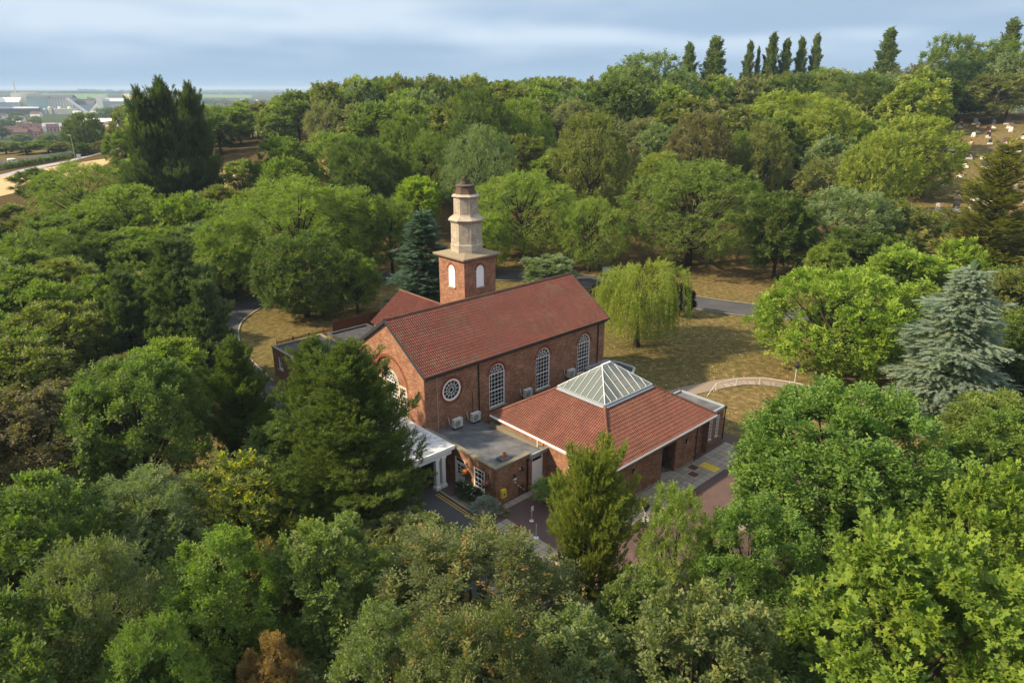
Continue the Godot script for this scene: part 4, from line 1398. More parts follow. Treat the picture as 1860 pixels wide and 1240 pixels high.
	var faces := [[lc[0], lc[1], r0, r1], [lc[1], lc[2], r1, r1], [lc[2], lc[3], r1, r0], [lc[3], lc[0], r0, r0]]
	for f in faces:
		var p: Vector3 = f[0]
		var q: Vector3 = f[1]
		var d := (q - p).normalized()
		var len_ := p.distance_to(q)
		var xa: float = (f[2] - p).dot(d)
		var xb: float = (f[3] - p).dot(d)
		var upv: Vector3 = f[2] - p - d * xa
		var n := d.cross(upv).normalized()
		if n.y < 0: n = -n
		var reach := func(x): return clampf(minf(x / xa, (len_ - x) / (len_ - xb)), 0.0, 1.0)
		var cols := 8
		for k in cols:
			var x0 := len_ * k / cols
			var x1 := len_ * (k + 1) / cols
			b = MB.new()
			var xs := [x0, x1]
			for x in [xa, xb]:
				if x > x0 + 0.01 and x < x1 - 0.01 and not xs.has(x): xs.push_back(x)
			xs.sort()
			for z in xs.size() - 1:
				b.facing(p + d * xs[z] + n * 0.015, p + d * xs[z + 1] + n * 0.015, p + d * xs[z + 1] + upv * reach.call(xs[z + 1]) + n * 0.015, p + d * xs[z] + upv * reach.call(xs[z]) + n * 0.015, n)
			part("pane", b, mats.roof_glass, lt)
			if k > 0:
				b = MB.new()
				b.bar(p + d * x0 + n * 0.04, p + d * x0 + upv * reach.call(x0) + n * 0.04, 0.032, 0.05, n)
				part("glazing_bar", b, mats.old_white, lt)
	# room below the lantern
	b = MB.new()
	b.box(L(ul + 0.3, 0.02, vl + 1.3), L(ur - 0.3, 0.1, vr - 0.3))
	bpart("floor", b, mats.blind, o)
	b = MB.new()
	for k in 4:
		b.quad(lc[k] + Vector3.DOWN * 0.2, lc[(k + 1) % 4] + Vector3.DOWN * 0.2, (lc[(k + 1) % 4]) * Vector3(1, 0, 1) + Vector3.UP * 3.4, lc[k] * Vector3(1, 0, 1) + Vector3.UP * 3.4)
	bpart("lantern_shaft", b, mats.blind, o)
	downpipe(o, "downpipe", L(16.3, 0, vl), 3.2, 0.1, Vector3(0, 0, 1), mats.dark_fascia, 0.045)
	b = MB.new()
	b.tube([L(4.95, 3.5, 0.75), L(4.95, 2.85, 0.75)], [0.045, 0.045], 8)
	bpart("overflow_pipe", b, mats.white_paint, o)

	# flat roofed block at the far end of the hall
	o = building("flat_roofed_end_block", "small brick block with a grey flat roof at the hall's far end", "annex", 18.2, -5.47)
	b = MB.new()
	var w := [[19.1 - 18.2, 19.55 - 18.2, level(0.65), level(2.65), 1], [20.15 - 18.2, 20.6 - 18.2, level(0.65), level(2.65), 1]]
	wall_face(b, L(18.2, 0, -5.47), Vector3.RIGHT, Vector3(0, 0, 1), 3.05, level(3.1), w, [])
	wall_face(b, L(21.25, 0, -5.47), Vector3(0, 0, -1), Vector3.RIGHT, 4.4, level(3.1), [], [])
	wall_face(b, L(18.2, 0, -1.07), Vector3.RIGHT, Vector3(0, 0, -1), 3.05, level(3.1), [], [])
	wall_face(b, L(18.22, 0, -5.47), Vector3(0, 0, -1), Vector3.LEFT, 4.4, level(3.1), [], [])
	bpart("wall", b, mats.brick, o)
	window(o, L(19.1, 0.65, -5.47), Vector3.RIGHT, Vector3(0, 0, 1), 0.45, 2.0, false, 2, 6, true, 0.05, 0.06)
	window(o, L(20.15, 0.65, -5.47), Vector3.RIGHT, Vector3(0, 0, 1), 0.45, 2.0, false, 2, 6, true, 0.05, 0.06)
	b = MB.new()
	b.box(L(18.2, 3.0, -5.4), L(21.2, 3.1, -1.1))
	var fr := bpart("roof", b, mats.felt, o)
	b = MB.new()
	b.box(L(18.2, 3.02, -5.56), L(21.34, 3.26, -5.4))
	b.box(L(21.18, 3.02, -5.56), L(21.34, 3.26, -0.98))
	b.box(L(18.2, 3.02, -1.14), L(21.34, 3.26, -0.98))
	part("roof_edge", b, mats.lead, fr)
	downpipe(o, "downpipe", L(21.25, 0, -5.47), 3.0, 0.1, Vector3(0.6, 0, 0.8), mats.black_paint)

	# low bay with a grey flat roof behind the lantern
	o = building("flat_roofed_bay", "low bay with a grey flat roof behind the glass lantern", "annex", 20.6, 5.6)
	b = MB.new()
	var bay := [Vector2(19.2, 4.6), Vector2(21.6, 4.6), Vector2(22.8, 5.3), Vector2(22.8, 7.3), Vector2(22.2, 8.5), Vector2(19.2, 8.5)]
	var rf := MB.new()
	var kb := MB.new()
	for k in bay.size():
		var p: Vector2 = bay[k]
		var q: Vector2 = bay[(k + 1) % bay.size()]
		b.facing(L(p.x, 0, p.y), L(q.x, 0, q.y), L(q.x, 2.9, q.y), L(p.x, 2.9, p.y), L((p.x + q.x) / 2 - 21, 0, (p.y + q.y) / 2 - 6.4))
		kb.bar(L(p.x, 3.0, p.y), L(q.x, 3.0, q.y), 0.22, 0.24)
		if k > 0 and k < bay.size() - 1: rf.facing(L(bay[0].x, 2.92, bay[0].y), L(p.x, 2.92, p.y), L(q.x, 2.92, q.y), L(q.x, 2.92, q.y), Vector3.UP)
	bpart("wall", b, mats.brick, o)
	var br := bpart("roof", rf, mats.dark_felt, o)
	part("roof_edge", kb, mats.lead, br)

func door(o: Node3D, p: Vector3, dir: Vector3, out: Vector3, w: float, h: float, glazed: bool) -> void:
	var b := MB.new()
	var q := p - out * 0.08
	var oo := [q, q + dir * w, q + dir * w + Vector3.UP * h, q + Vector3.UP * h]
	var ii := [q + dir * 0.07, q + dir * (w - 0.07), q + dir * (w - 0.07) + Vector3.UP * (h - 0.07), q + dir * 0.07 + Vector3.UP * (h - 0.07)]
	rim(b, oo, ii, out, 0.05)
	b.bar(q + dir * 0.05 + Vector3.UP * (h - 0.42), q + dir * (w - 0.05) + Vector3.UP * (h - 0.42), 0.05, 0.07, Vector3.UP)
	var d := bpart("door", b, mats.white_paint, o)
	var lh := h - 0.45
	b = MB.new()
	var f := frame(out, Vector3.UP)
	var at := func(x, y, z): return q + dir * x + Vector3.UP * y - out * z
	if glazed:
		b.obox(Transform3D(f, at.call(w / 2, lh * 0.24, 0.02)), Vector3(w - 0.14, lh * 0.48, 0.045))
		b.obox(Transform3D(f, at.call(0.14, lh * 0.7, 0.02)), Vector3(0.14, lh * 0.56, 0.045))
		b.obox(Transform3D(f, at.call(w - 0.14, lh * 0.7, 0.02)), Vector3(0.14, lh * 0.56, 0.045))
		b.obox(Transform3D(f, at.call(w / 2, lh * 0.95, 0.02)), Vector3(w - 0.14, lh * 0.08, 0.045))
		for k in [1, 2]: b.obox(Transform3D(f, at.call(w / 2, lh * (0.48 + 0.145 * k), 0.02)), Vector3(w - 0.3, 0.03, 0.04))
		b.obox(Transform3D(f, at.call(w / 2, lh * 0.7, 0.02)), Vector3(0.03, lh * 0.46, 0.04))
	else:
		b.obox(Transform3D(f, at.call(w / 2, lh / 2, 0.02)), Vector3(w - 0.14, lh, 0.045))
		for x in [0.3, 0.7]:
			for y in [[0.22, 0.3], [0.68, 0.4]]:
				b.obox(Transform3D(f, at.call(w * x, lh * y[0], -0.008)), Vector3(w * 0.27, lh * y[1], 0.02))
	part("leaf", b, mats.white_paint, d)
	b = MB.new()
	var y0 := lh + 0.05
	b.quad(at.call(0.07, y0, 0.02), at.call(w - 0.07, y0, 0.02), at.call(w - 0.07, h - 0.07, 0.02), at.call(0.07, h - 0.07, 0.02))
	if glazed: b.quad(at.call(0.2, lh * 0.48, 0.03), at.call(w - 0.2, lh * 0.48, 0.03), at.call(w - 0.2, lh * 0.92, 0.03), at.call(0.2, lh * 0.92, 0.03))
	part("pane", b, mats.glass, d)
	b = MB.new()
	b.obox(Transform3D(f, at.call(w - 0.16, lh * 0.46, -0.04)), Vector3(0.12, 0.03, 0.05))
	part("handle", b, mats.steel, d)

func make_annex() -> void:
	var o := building("flat_roofed_annex", "brick annex with a grey flat roof in front of the chapel wall", "annex", 0, 0)
	var b := MB.new()
	wall_face(b, L(0, 0, 0), Vector3(0, 0, -1), Vector3.LEFT, 8.55, level(3.05), [[1.22, 2.42, level(0.75), level(2.4), 1], [3.5, 4.7, level(0.0), level(2.4), 1]], [], 0.18)
	wall_face(b, L(0, 0, 0), Vector3.RIGHT, Vector3(0, 0, 1), 3.4, level(3.05), [], [])
	wall_face(b, L(3.4, 0, 0.06), Vector3.RIGHT, Vector3(0, 0, 1), 1.94, level(2.9), [[0.3, 1.45, level(0.0), level(2.6), 1]], [], 0.18)
	b.facing(L(3.4, 0, 0), L(3.4, 3.05, 0), L(3.4, 3.05, 0.3), L(3.4, 0, 0.3), Vector3.RIGHT)
	b.facing(L(0.3, 2.5, 0.3), L(3.2, 2.5, 0.3), L(3.2, 3.05, 0.3), L(0.3, 3.05, 0.3), Vector3(0, 0, -1))
	b.facing(L(0.3, 2.5, 0.3), L(0.3, 2.5, 8.5), L(0.3, 3.05, 8.5), L(0.3, 3.05, 0.3), Vector3.RIGHT)
	bpart("wall", b, mats.brick, o)
	b = MB.new()
	b.facing(L(0.28, 2.9, 0.1), L(5.36, 2.78, 0.1), L(5.36, 2.3, 8.6), L(0.28, 2.72, 8.6), Vector3.UP)
	var roof := bpart("roof", b, mats.felt, o)
	b = MB.new()
	b.box(L(-0.06, 3.05, -0.06), L(0.34, 3.2, 8.5))
	b.box(L(0.34, 3.05, -0.06), L(3.44, 3.2, 0.34))
	part("coping", b, mats.coping, roof)
	b = MB.new()
	b.box(L(3.44, 2.72, -0.02), L(5.34, 2.96, 0.12))
	part("fascia", b, mats.lead, roof)
	b = MB.new()
	b.box(L(5.0, 2.3, 0.3), L(5.34, 2.86, 6.3))
	part("kerb_upstand", b, mats.coping, roof)
	window(o, L(0, 0.75, 1.22), Vector3(0, 0, -1), Vector3.LEFT, 1.2, 1.65, false, 3, 4, true, 0.09, 0.05)
	door(o, L(0, 0.05, 3.5), Vector3(0, 0, -1), Vector3.LEFT, 1.2, 2.35, true)
	door(o, L(3.7, 0.05, 0.06), Vector3.RIGHT, Vector3(0, 0, 1), 1.15, 2.55, false)
	downpipe(o, "soil_pipe", L(3.1, 0, 0), 2.7, 0.1, Vector3(0, 0, 1), mats.black_paint, 0.07)
	for p in [[2.45, 0.7], [2.2, 0.95], [2.7, 0.45], [1.9, 1.35], [2.35, 2.3]]:
		b = MB.new()
		b.tube([L(p[0], p[1], 0.02), L(p[0], p[1], -0.09)], [0.06, 0.05], 10)
		bpart("vent_cap", b, mats.unit_grey, o)
	b = MB.new()
	b.box(L(1.75, 1.55, 0.01), L(2.05, 1.68, -0.03))
	bpart("wall_sign", b, mats.white_paint, o)
	for k in 3:
		b = MB.new()
		b.tube([L(2.3 + k * 0.2, 0.1, -0.06), L(2.3 + k * 0.2, 0.75 + 0.1 * k, -0.06)], [0.03, 0.03], 6)
		bpart("service_pipe", b, mats.dark_fascia, o)
	# roof vent: terracotta pot on a small felt upstand
	var vt := building("roof_vent", "terracotta vent pot on a grey upstand on the annex roof", "vent", 1.85, 1.1)
	b = MB.new()
	b.box(L(1.4, 2.84, 0.75), L(2.35, 2.98, 1.5))
	bpart("upstand", b, mats.felt, vt)
	b = MB.new()
	b.lathe(L(1.85, 0, 1.1), [[0.16, 2.97], [0.14, 3.12], [0.13, 3.3], [0.17, 3.32], [0.17, 3.36], [0.1, 3.36], [0.1, 3.0]], 14, 0, true)
	bpart("pot", b, mats.terracotta, vt)
	# porch canopy over the drive
	o = building("entrance_canopy", "white flat canopy on paired square columns over the drive", "canopy", -1.4, 4.95)
	b = MB.new()
	b.box(L(-6.7, 3.12, 4.62), L(-0.08, 3.3, 17.4))
	var cr := bpart("roof", b, mats.membrane, o)
	b = MB.new()
	b.box(L(-6.8, 3.06, 4.5), L(-0.08, 3.36, 4.62))
	b.box(L(-6.8, 3.06, 17.4), L(-0.08, 3.36, 17.52))
	b.box(L(-6.82, 3.06, 4.5), L(-6.7, 3.36, 17.52))
	b.box(L(-6.6, 2.66, 4.66), L(-0.3, 3.1, 4.96))
	b.box(L(-6.6, 2.66, 17.0), L(-0.3, 3.1, 17.3))
	b.box(L(-6.6, 2.66, 4.9), L(-6.3, 3.1, 17.2))
	part("cornice", b, mats.white_paint, cr)
	b = MB.new()
	b.box(L(-6.3, 2.95, 4.96), L(-0.05, 3.06, 17.0))
	part("soffit", b, mats.old_white, cr)
	for p in [[-1.62, 4.85], [-1.05, 4.85], [-6.4, 4.85], [-5.83, 4.85], [-6.4, 17.1], [-5.83, 17.1]]:
		b = MB.new()
		b.box(L(p[0] - 0.24, 0.05, p[1] - 0.24), L(p[0] + 0.24, 0.3, p[1] + 0.24))
		b.box(L(p[0] - 0.16, 0.3, p[1] - 0.16), L(p[0] + 0.16, 2.5, p[1] + 0.16))
		b.box(L(p[0] - 0.21, 2.5, p[1] - 0.21), L(p[0] + 0.21, 2.68, p[1] + 0.21))
		bpart("column", b, mats.white_paint, o)

func make_rear() -> void:
	# wing with a gable roof behind the chapel
	var o := building("rear_wing", "brick wing with a red tiled gable roof left of the tower", "wing", 10.4, 18.4)
	var b := MB.new()
	var lo := 4.15
	var gl := 7.6
	var gable := func(x): return lo + 2.75 * (1.0 - absf(x - gl / 2) / (gl / 2))
	wall_face(b, L(10.4, 0, 18.4), Vector3(0, 0, -1), Vector3.LEFT, 13.8, level(lo), [], [])
	wall_face(b, L(18.0, 0, 18.4), Vector3(0, 0, -1), Vector3.RIGHT, 13.8, level(lo), [], [])
	wall_face(b, L(10.4, 0, 32.2), Vector3.RIGHT, Vector3(0, 0, -1), gl, gable, [], [gl / 2])
	bpart("wall", b, mats.brick, o)
	var pitch := atan2(2.75, gl / 2)
	var slope := (gl / 2 + 0.3) / cos(pitch)
	var low := lo - 0.3 * tan(pitch) + 0.06
	var p0 := L(10.1, low, 32.4)
	var p1 := L(18.3, low, 32.4)
	var along := Vector3(0, 0, 1)
	var upa := Vector3(cos(pitch), sin(pitch), 0)
	var upb := Vector3(-cos(pitch), sin(pitch), 0)
	var na := Vector3(-sin(pitch), cos(pitch), 0)
	var nb := Vector3(sin(pitch), cos(pitch), 0)
	b = MB.new()
	b.facing(p0, p0 + along * 14.0, p0 + along * 14.0 + upa * slope, p0 + upa * slope, na)
	b.facing(p1, p1 + along * 14.0, p1 + along * 14.0 + upb * slope, p1 + upb * slope, nb)
	var roof := bpart("roof", b, mats.dark_fascia, o)
	b = MB.new()
	rng.seed = 12
	var lim := func(_s): return [0.0, 14.0]
	tiles(b, p0, along, upa, na, slope, lim, OLD_TILES)
	tiles(b, p1, along, upb, nb, slope, lim, OLD_TILES)
	part("roof_tiles", b, mats.tile, roof).set_meta("kind", "stuff")
	b = MB.new()
	ridge_line(b, p0 + upa * slope, p0 + upa * slope + along * 14.0, 0.13, [0.22, 0.11, 0.08])
	part("ridge_tiles", b, mats.tile, roof)
	# two flat roofed blocks on the left
	for d in [["brick side block with a dark flat roof behind the pines", -0.5, 5.2, 19.0, 34.8, 3.2], ["narrow flat roofed block between the rear wing and side block", 5.35, 10.3, 18.5, 33.6, 3.5]]:
		o = building("side_block", d[0], "annex", d[1], d[3])
		b = MB.new()
		var top: float = d[5]
		var holes := []
		if d[1] < 0:
			for k in 4: holes.push_back([4.0 + k * 3.2, 5.0 + k * 3.2, level(1.0), level(2.4), 1])
		wall_face(b, L(d[1], 0, d[3]), Vector3(0, 0, -1), Vector3.LEFT, d[4] - d[3], level(top - 0.12), holes, [])
		wall_face(b, L(d[2], 0, d[3]), Vector3(0, 0, -1), Vector3.RIGHT, d[4] - d[3], level(top - 0.12), [], [])
		wall_face(b, L(d[1], 0, d[4]), Vector3.RIGHT, Vector3(0, 0, -1), d[2] - d[1], level(top - 0.12), [], [])
		wall_face(b, L(d[1], 0, d[3]), Vector3.RIGHT, Vector3(0, 0, 1), d[2] - d[1], level(top - 0.12), [], [])
		bpart("wall", b, mats.brick, o)
		for h in holes: window(o, L(d[1], 1.0, d[3] + h[0]), Vector3(0, 0, -1), Vector3.LEFT, 1.0, 1.4, false, 2, 2)
		b = MB.new()
		b.box(L(d[1] + 0.1, top - 0.3, d[3] + 0.1), L(d[2] - 0.1, top - 0.16, d[4] - 0.1))
		roof = bpart("roof", b, mats.dark_felt, o)
		b = MB.new()
		b.box(L(d[1] - 0.06, top - 0.12, d[3] - 0.06), L(d[1] + 0.24, top + 0.02, d[4] + 0.06))
		b.box(L(d[2] - 0.24, top - 0.12, d[3] - 0.06), L(d[2] + 0.06, top + 0.02, d[4] + 0.06))
		b.box(L(d[1] + 0.24, top - 0.12, d[4] - 0.24), L(d[2] - 0.24, top + 0.02, d[4] + 0.06))
		b.box(L(d[1] + 0.24, top - 0.12, d[3] - 0.06), L(d[2] - 0.24, top + 0.02, d[3] + 0.24))
		part("coping", b, mats.dark_felt if d[1] > 0 else mats.coping, roof)
	# brown timber fence behind
	o = building("timber_fence", "brown timber fence, pickets then taller boards, behind the side blocks", "fence", 3.0, 41.5)
	var pk := MB.new()
	pk.box(Vector3(-0.04, 0, -0.012), Vector3(0.04, 1.05, 0.012))
	var bd := MB.new()
	bd.box(Vector3(-0.085, 0, -0.014), Vector3(0.085, 1.75, 0.014))
	for i in 42: part("picket", pk, mats.fence_wood, o, L(i * 0.17, 0.08, 0))
	for i in 52: part("board", bd, mats.fence_wood, o, L(7.2 + i * 0.178, 0.05 + 0.02 * (i % 2), 0.02 * (i % 2)))
	for i in 9:
		b = MB.new()
		b.box(L(i * 2.0 - 0.06, 0, 0.06), L(i * 2.0 + 0.06, 1.2 if i < 4 else 1.85, 0.18))
		part("post", b, mats.fence_wood, o)
	b = MB.new()
	for y in [0.35, 0.85]: b.box(L(0, y, 0.02), L(7.1, y + 0.08, 0.06))
	for y in [0.35, 1.4]: b.box(L(7.1, y, 0.05), L(16.4, y + 0.09, 0.1))
	part("rail", b, mats.fence_wood, o)

# ---------------------------------------------------------------- small things round the chapel
func ac_unit(label: String, u: float, y: float, v: float, on_roof: bool) -> void:
	var o := thing("air_conditioner", label, "air conditioner", world(u, y, v), deg_to_rad(YAW), "outdoor air conditioning units on the chapel wall")
	var b := MB.new()
	b.box(Vector3(-0.43, 0.12, -0.17), Vector3(0.43, 0.82, 0.17))
	b.box(Vector3(-0.44, 0.80, -0.18), Vector3(0.44, 0.84, 0.18))
	part("casing", b, mats.unit_grey, o)
	b = MB.new()
	for r in [0.28, 0.2, 0.12]:
		for k in 20:
			var d := Vector3(cos(TAU * k / 20), sin(TAU * k / 20), 0)
			var e := Vector3(cos(TAU * (k + 1) / 20), sin(TAU * (k + 1) / 20), 0)
			b.bar(Vector3(-0.1, 0.47, 0.185) + d * r, Vector3(-0.1, 0.47, 0.185) + e * r, 0.015, 0.015, Vector3.BACK)
	for k in 8:
		var d := Vector3(cos(TAU * k / 8), sin(TAU * k / 8), 0)
		b.bar(Vector3(-0.1, 0.47, 0.185) + d * 0.05, Vector3(-0.1, 0.47, 0.185) + d * 0.29, 0.012, 0.012, Vector3.BACK)
	part("fan_grille", b, mats.old_white, o)
	b = MB.new()
	b.lathe(Vector3.ZERO, [[0.29, 0.0], [0.29, 0.012]], 24)
	for k in 24: b.tri(Vector3(-0.1, 0.47, 0.174), Vector3(-0.1 + cos(TAU * k / 24) * 0.28, 0.47 + sin(TAU * k / 24) * 0.28, 0.174), Vector3(-0.1 + cos(TAU * (k + 1) / 24) * 0.28, 0.47 + sin(TAU * (k + 1) / 24) * 0.28, 0.174))
	b.v = b.v.slice(24 * 6); b.n = b.n.slice(24 * 6); b.c = b.c.slice(24 * 6)
	part("fan_opening", b, mats.dark_felt, o)
	b = MB.new()
	for x in [-0.3, 0.3]:
		if on_roof: b.box(Vector3(x - 0.04, 0.0, -0.2), Vector3(x + 0.04, 0.12, 0.2))
		else:
			b.box(Vector3(x - 0.025, 0.06, -0.36), Vector3(x + 0.025, 0.12, 0.17))
			b.box(Vector3(x - 0.025, -0.3, -0.36), Vector3(x + 0.025, 0.12, -0.31))
	part("bracket", b, mats.dark_fascia, o)
	b = MB.new()
	b.tube([Vector3(-0.43, 0.3, -0.1), Vector3(-0.6, 0.35, -0.2), Vector3(-0.62, 0.8, -0.33), Vector3(-0.62, 1.0, -0.36)], [0.025, 0.025, 0.025, 0.025], 6)
	part("refrigerant_pipe", b, mats.old_white, o)

func flower_patch(b: MB, at: Vector3, r: float, n: int, tones: Array, size: float) -> void:
	for i in n:
		var t: Array = tones[rng.randi() % tones.size()]
		b.col = Color(t[0], t[1], t[2])
		var d := rand_dir()
		var p := at + Vector3(d.x, absf(d.y) * 0.7, d.z) * r * rng.randf_range(0.6, 1.05)
		leaf(b, p, rand_dir(), rand_dir(), size, size * 0.8, 0.1)

func bush_mesh(seed_: int, rx: float, ry: float, n: int, size: float, tints: Array) -> MB:
	rng.seed = seed_
	var tw := twig_set("broad", size, size * 0.6, 9, size * 3, tints)
	var b := MB.new()
	for i in n:
		var d := rand_dir()
		d.y = absf(d.y) * 1.05 - 0.1
		var p := Vector3(d.x * rx, d.y * ry, d.z * rx) * rng.randf_range(0.78, 1.0)
		put_twig(b, tw, p + Vector3.UP * 0.1, (d + rand_dir() * 0.5 + Vector3.UP * 0.3).normalized(), Vector3.UP, rng.randf_range(0.8, 1.2), rng.randi() % tints.size())
	return b

func make_details() -> void:
	ac_unit("grey air conditioner on the flat roof, nearest the chapel corner", 2.75, 2.62, 7.75, true)
	ac_unit("grey air conditioner on the flat roof beside the black downpipe", 4.75, 2.46, 7.85, true)
	ac_unit("grey air conditioner on the wall between the first two arched windows", 11.15, 2.55, 8.2, false)
	ac_unit("grey air conditioner on the wall between the last two arched windows", 16.85, 2.85, 8.2, false)
	var b: MB
	# dark damp patch and drain on the roof
	# hanging baskets
	for k in 2:
		var vv: float = [3.2, 0.75][k]
		var o := thing("hanging_basket", ["hanging basket with orange flowers beside the glazed door", "hanging basket with pink and orange flowers right of the small window"][k], "flower basket", world(-0.32, 1.35 + 0.1 * k, vv), deg_to_rad(YAW), "hanging baskets on the annex wall")
		b = MB.new()
		b.lathe(Vector3.ZERO, [[0.02, 0.0], [0.13, 0.05], [0.2, 0.2], [0.21, 0.24], [0.17, 0.25], [0.0, 0.26]], 12, 0, true)
		part("bowl", b, mats.basket, o)
		b = MB.new()
		rng.seed = 61 + k
		for i in 165:
			var d := rand_dir()
			b.col = Color(0.045, 0.09, 0.02) * rng.randf_range(0.7, 1.3)
			leaf(b, Vector3(0, 0.3, 0) + Vector3(d.x, absf(d.y) * 0.5 - 0.25 * rng.randf(), d.z) * 0.26, rand_dir(), Vector3.UP, 0.11, 0.07, 0.1)
		flower_patch(b, Vector3(0, 0.36, 0), 0.24, 70, [[0.75, 0.25, 0.02], [0.7, 0.32, 0.05], [0.55, 0.1, 0.05]] if k == 0 else [[0.7, 0.18, 0.4], [0.75, 0.3, 0.5], [0.75, 0.22, 0.02]], 0.09)
		part("flowers", b, mats.plain, o)
		b = MB.new()
		b.bar(Vector3(0.3, 0.95, 0), Vector3(0, 0.9, 0), 0.03, 0.03)
		b.bar(Vector3(0.3, 1.05, 0), Vector3(0.3, 0.6, 0), 0.03, 0.05)
		for a in 3: b.bar(Vector3(0, 0.88, 0), Vector3(cos(a * TAU / 3) * 0.2, 0.24, sin(a * TAU / 3) * 0.2), 0.012, 0.012)
		part("bracket", b, mats.black_paint, o)
	# defibrillator cabinet
	var c := thing("defibrillator_cabinet", "bright yellow defibrillator cabinet on the annex corner wall", "cabinet", world(0.6, 0.68, -0.02), deg_to_rad(YAW))
	b = MB.new()
	b.box(Vector3(-0.24, 0.0, 0.0), Vector3(0.24, 0.62, 0.24))
	b.box(Vector3(-0.2, 0.6, 0.02), Vector3(0.2, 0.66, 0.22))
	part("case", b, mats.safety_yellow, c)
	b = MB.new()
	b.box(Vector3(-0.15, 0.12, 0.235), Vector3(0.15, 0.5, 0.25))
	part("window", b, mats.old_white, c)
	b = MB.new()
	b.box(Vector3(-0.1, 0.2, 0.25), Vector3(0.1, 0.4, 0.256))
	part("emblem", b, mats.leaf_em, c)
	# wall lamps
	for w in [[2.55, 2.3, 0.0, "black lantern lamp on the annex wall beside the soil pipe"], [1.75, 2.05, 0.0, "small black lamp on the annex wall above the white sign"]]:
		var o := thing("wall_lamp", w[3], "lamp", world(w[0], w[1], -0.02), deg_to_rad(YAW), "black lamps on the brick walls")
		b = MB.new()
		b.box(Vector3(-0.05, -0.06, 0), Vector3(0.05, 0.06, 0.06))
		b.bar(Vector3(0, 0, 0.03), Vector3(0, 0.06, 0.16), 0.03, 0.03)
		part("bracket", b, mats.black_paint, o)
		b = MB.new()
		b.lathe(Vector3(0, -0.2, 0.17), [[0.03, 0.0], [0.08, 0.05], [0.1, 0.2], [0.13, 0.22], [0.02, 0.3]], 8)
		part("lantern", b, mats.black_paint, o)
	for w in [[5.3, 2.3, -2.3, PI / 2, "black wall lamp on the sunlit left wall of the hall"], [8.1, 2.4, -6.0, 0.0, "black wall lamp left of the iron gate"], [14.9, 2.4, -6.0, 0.0, "black wall lamp right of the iron gate"]]:
		var o := thing("wall_lamp", w[4], "lamp", world(w[0], w[1], w[2]), deg_to_rad(YAW) - w[3], "black lamps on the brick walls")
		b = MB.new()
		b.box(Vector3(-0.06, -0.18, 0), Vector3(0.06, 0.18, 0.1))
		part("case", b, mats.black_paint, o)
		b = MB.new()
		b.box(Vector3(-0.045, -0.14, 0.1), Vector3(0.045, 0.02, 0.115))
		part("diffuser", b, mats.old_white, o)
	# barrier posts with a belt
	var st := [world(0.7, 0.075, -3.0), world(-0.45, 0.075, -4.6)]
	for k in 2:
		var o := thing("barrier_post", ["steel barrier post with a white notice, nearer the small weeping tree", "steel barrier post standing nearer the yellow road lines"][k], "post", st[k], deg_to_rad(YAW), "steel barrier posts on the forecourt")
		b = MB.new()
		b.lathe(Vector3.ZERO, [[0.18, 0.0], [0.18, 0.02], [0.04, 0.05], [0.03, 0.06]], 18, 0, true)
		part("base", b, mats.steel, o)
		b = MB.new()
		b.tube([Vector3(0, 0.05, 0), Vector3(0, 1.0, 0)], [0.032, 0.032], 10)
		b.tube([Vector3(0, 0.98, 0), Vector3(0, 1.04, 0)], [0.04, 0.04], 10)
		part("pole", b, mats.steel, o)
		if k == 0:
			b = MB.new()
			b.box(Vector3(-0.12, 0.8, 0.04), Vector3(0.12, 1.2, 0.05))
			part("notice", b, mats.white_paint, o)
	b = MB.new()
	var prev: Vector3 = st[0] + Vector3.UP * 0.97
	for k in range(1, 9):
		var p: Vector3 = (st[0] as Vector3).lerp(st[1], k / 8.0) + Vector3.UP * (0.97 - 0.25 * sin(PI * k / 8.0))
		b.bar(prev, p, 0.012, 0.05)
		prev = p
	one("barrier_belt", b, mats.black_paint, "black belt sagging between the two steel barrier posts", "belt", Vector3.ZERO)
	# notice board on a stand
	var nb := thing("notice_board", "tilted black framed notice board on a stand by the pavement", "sign", world(6.5, 0.07, -8.4), deg_to_rad(YAW) + 0.25)
	b = MB.new()
	b.obox(Transform3D(Basis(Vector3.RIGHT, -0.5), Vector3(0, 1.25, 0)), Vector3(0.9, 0.75, 0.05))
	part("board", b, mats.old_white, nb)
	b = MB.new()
	for x in [-0.215, 0.215]: b.obox(Transform3D(Basis(Vector3.RIGHT, -0.5), Vector3(x, 1.25 + 0.03 * cos(0.5), 0.03)), Vector3(0.4, 0.66, 0.02))
	part("panel", b, mats.black_paint, nb)
	b = MB.new()
	b.tube([Vector3(0, 0, 0), Vector3(0, 1.1, 0)], [0.035, 0.035], 8)
	b.box(Vector3(-0.3, 0, -0.3), Vector3(0.3, 0.04, 0.3))
	part("stand", b, mats.grey_metal, nb)
	# yellow mat, drain covers
	b = MB.new()
	for i in 9: b.box(Vector3(-0.75 + i * 0.165, 0.0, -0.45), Vector3(-0.75 + i * 0.165 + 0.15, 0.02, 0.45))
	one("yellow_mat", b, mats.mat_yellow, "yellow ribbed mat on the slabs below the tall narrow windows", "mat", world(16.3, 0.088, -7.45), deg_to_rad(YAW) + PI / 2)
	for d in [[14.4, -7.2, "square drain cover in the slabs left of the yellow mat"], [15.3, -6.6, "square drain cover between the wall and the yellow mat"], [12.2, -8.9, "round edged drain cover in the brown paving before the gate"], [-0.6, -3.0, "rusty square drain cover beside the planting bed"], [6.9, -9.2, "square drain cover beside the notice board"]]:
		b = MB.new()
		b.box(Vector3(-0.28, 0, -0.28), Vector3(0.28, 0.02, 0.28))
		b.box(Vector3(-0.33, -0.02, -0.33), Vector3(0.33, 0.012, 0.33))
		one("drain_cover", b, mats.rust_iron, d[2], "drain cover", world(d[0], 0.085, d[1]), deg_to_rad(YAW), "drain covers in the paving")
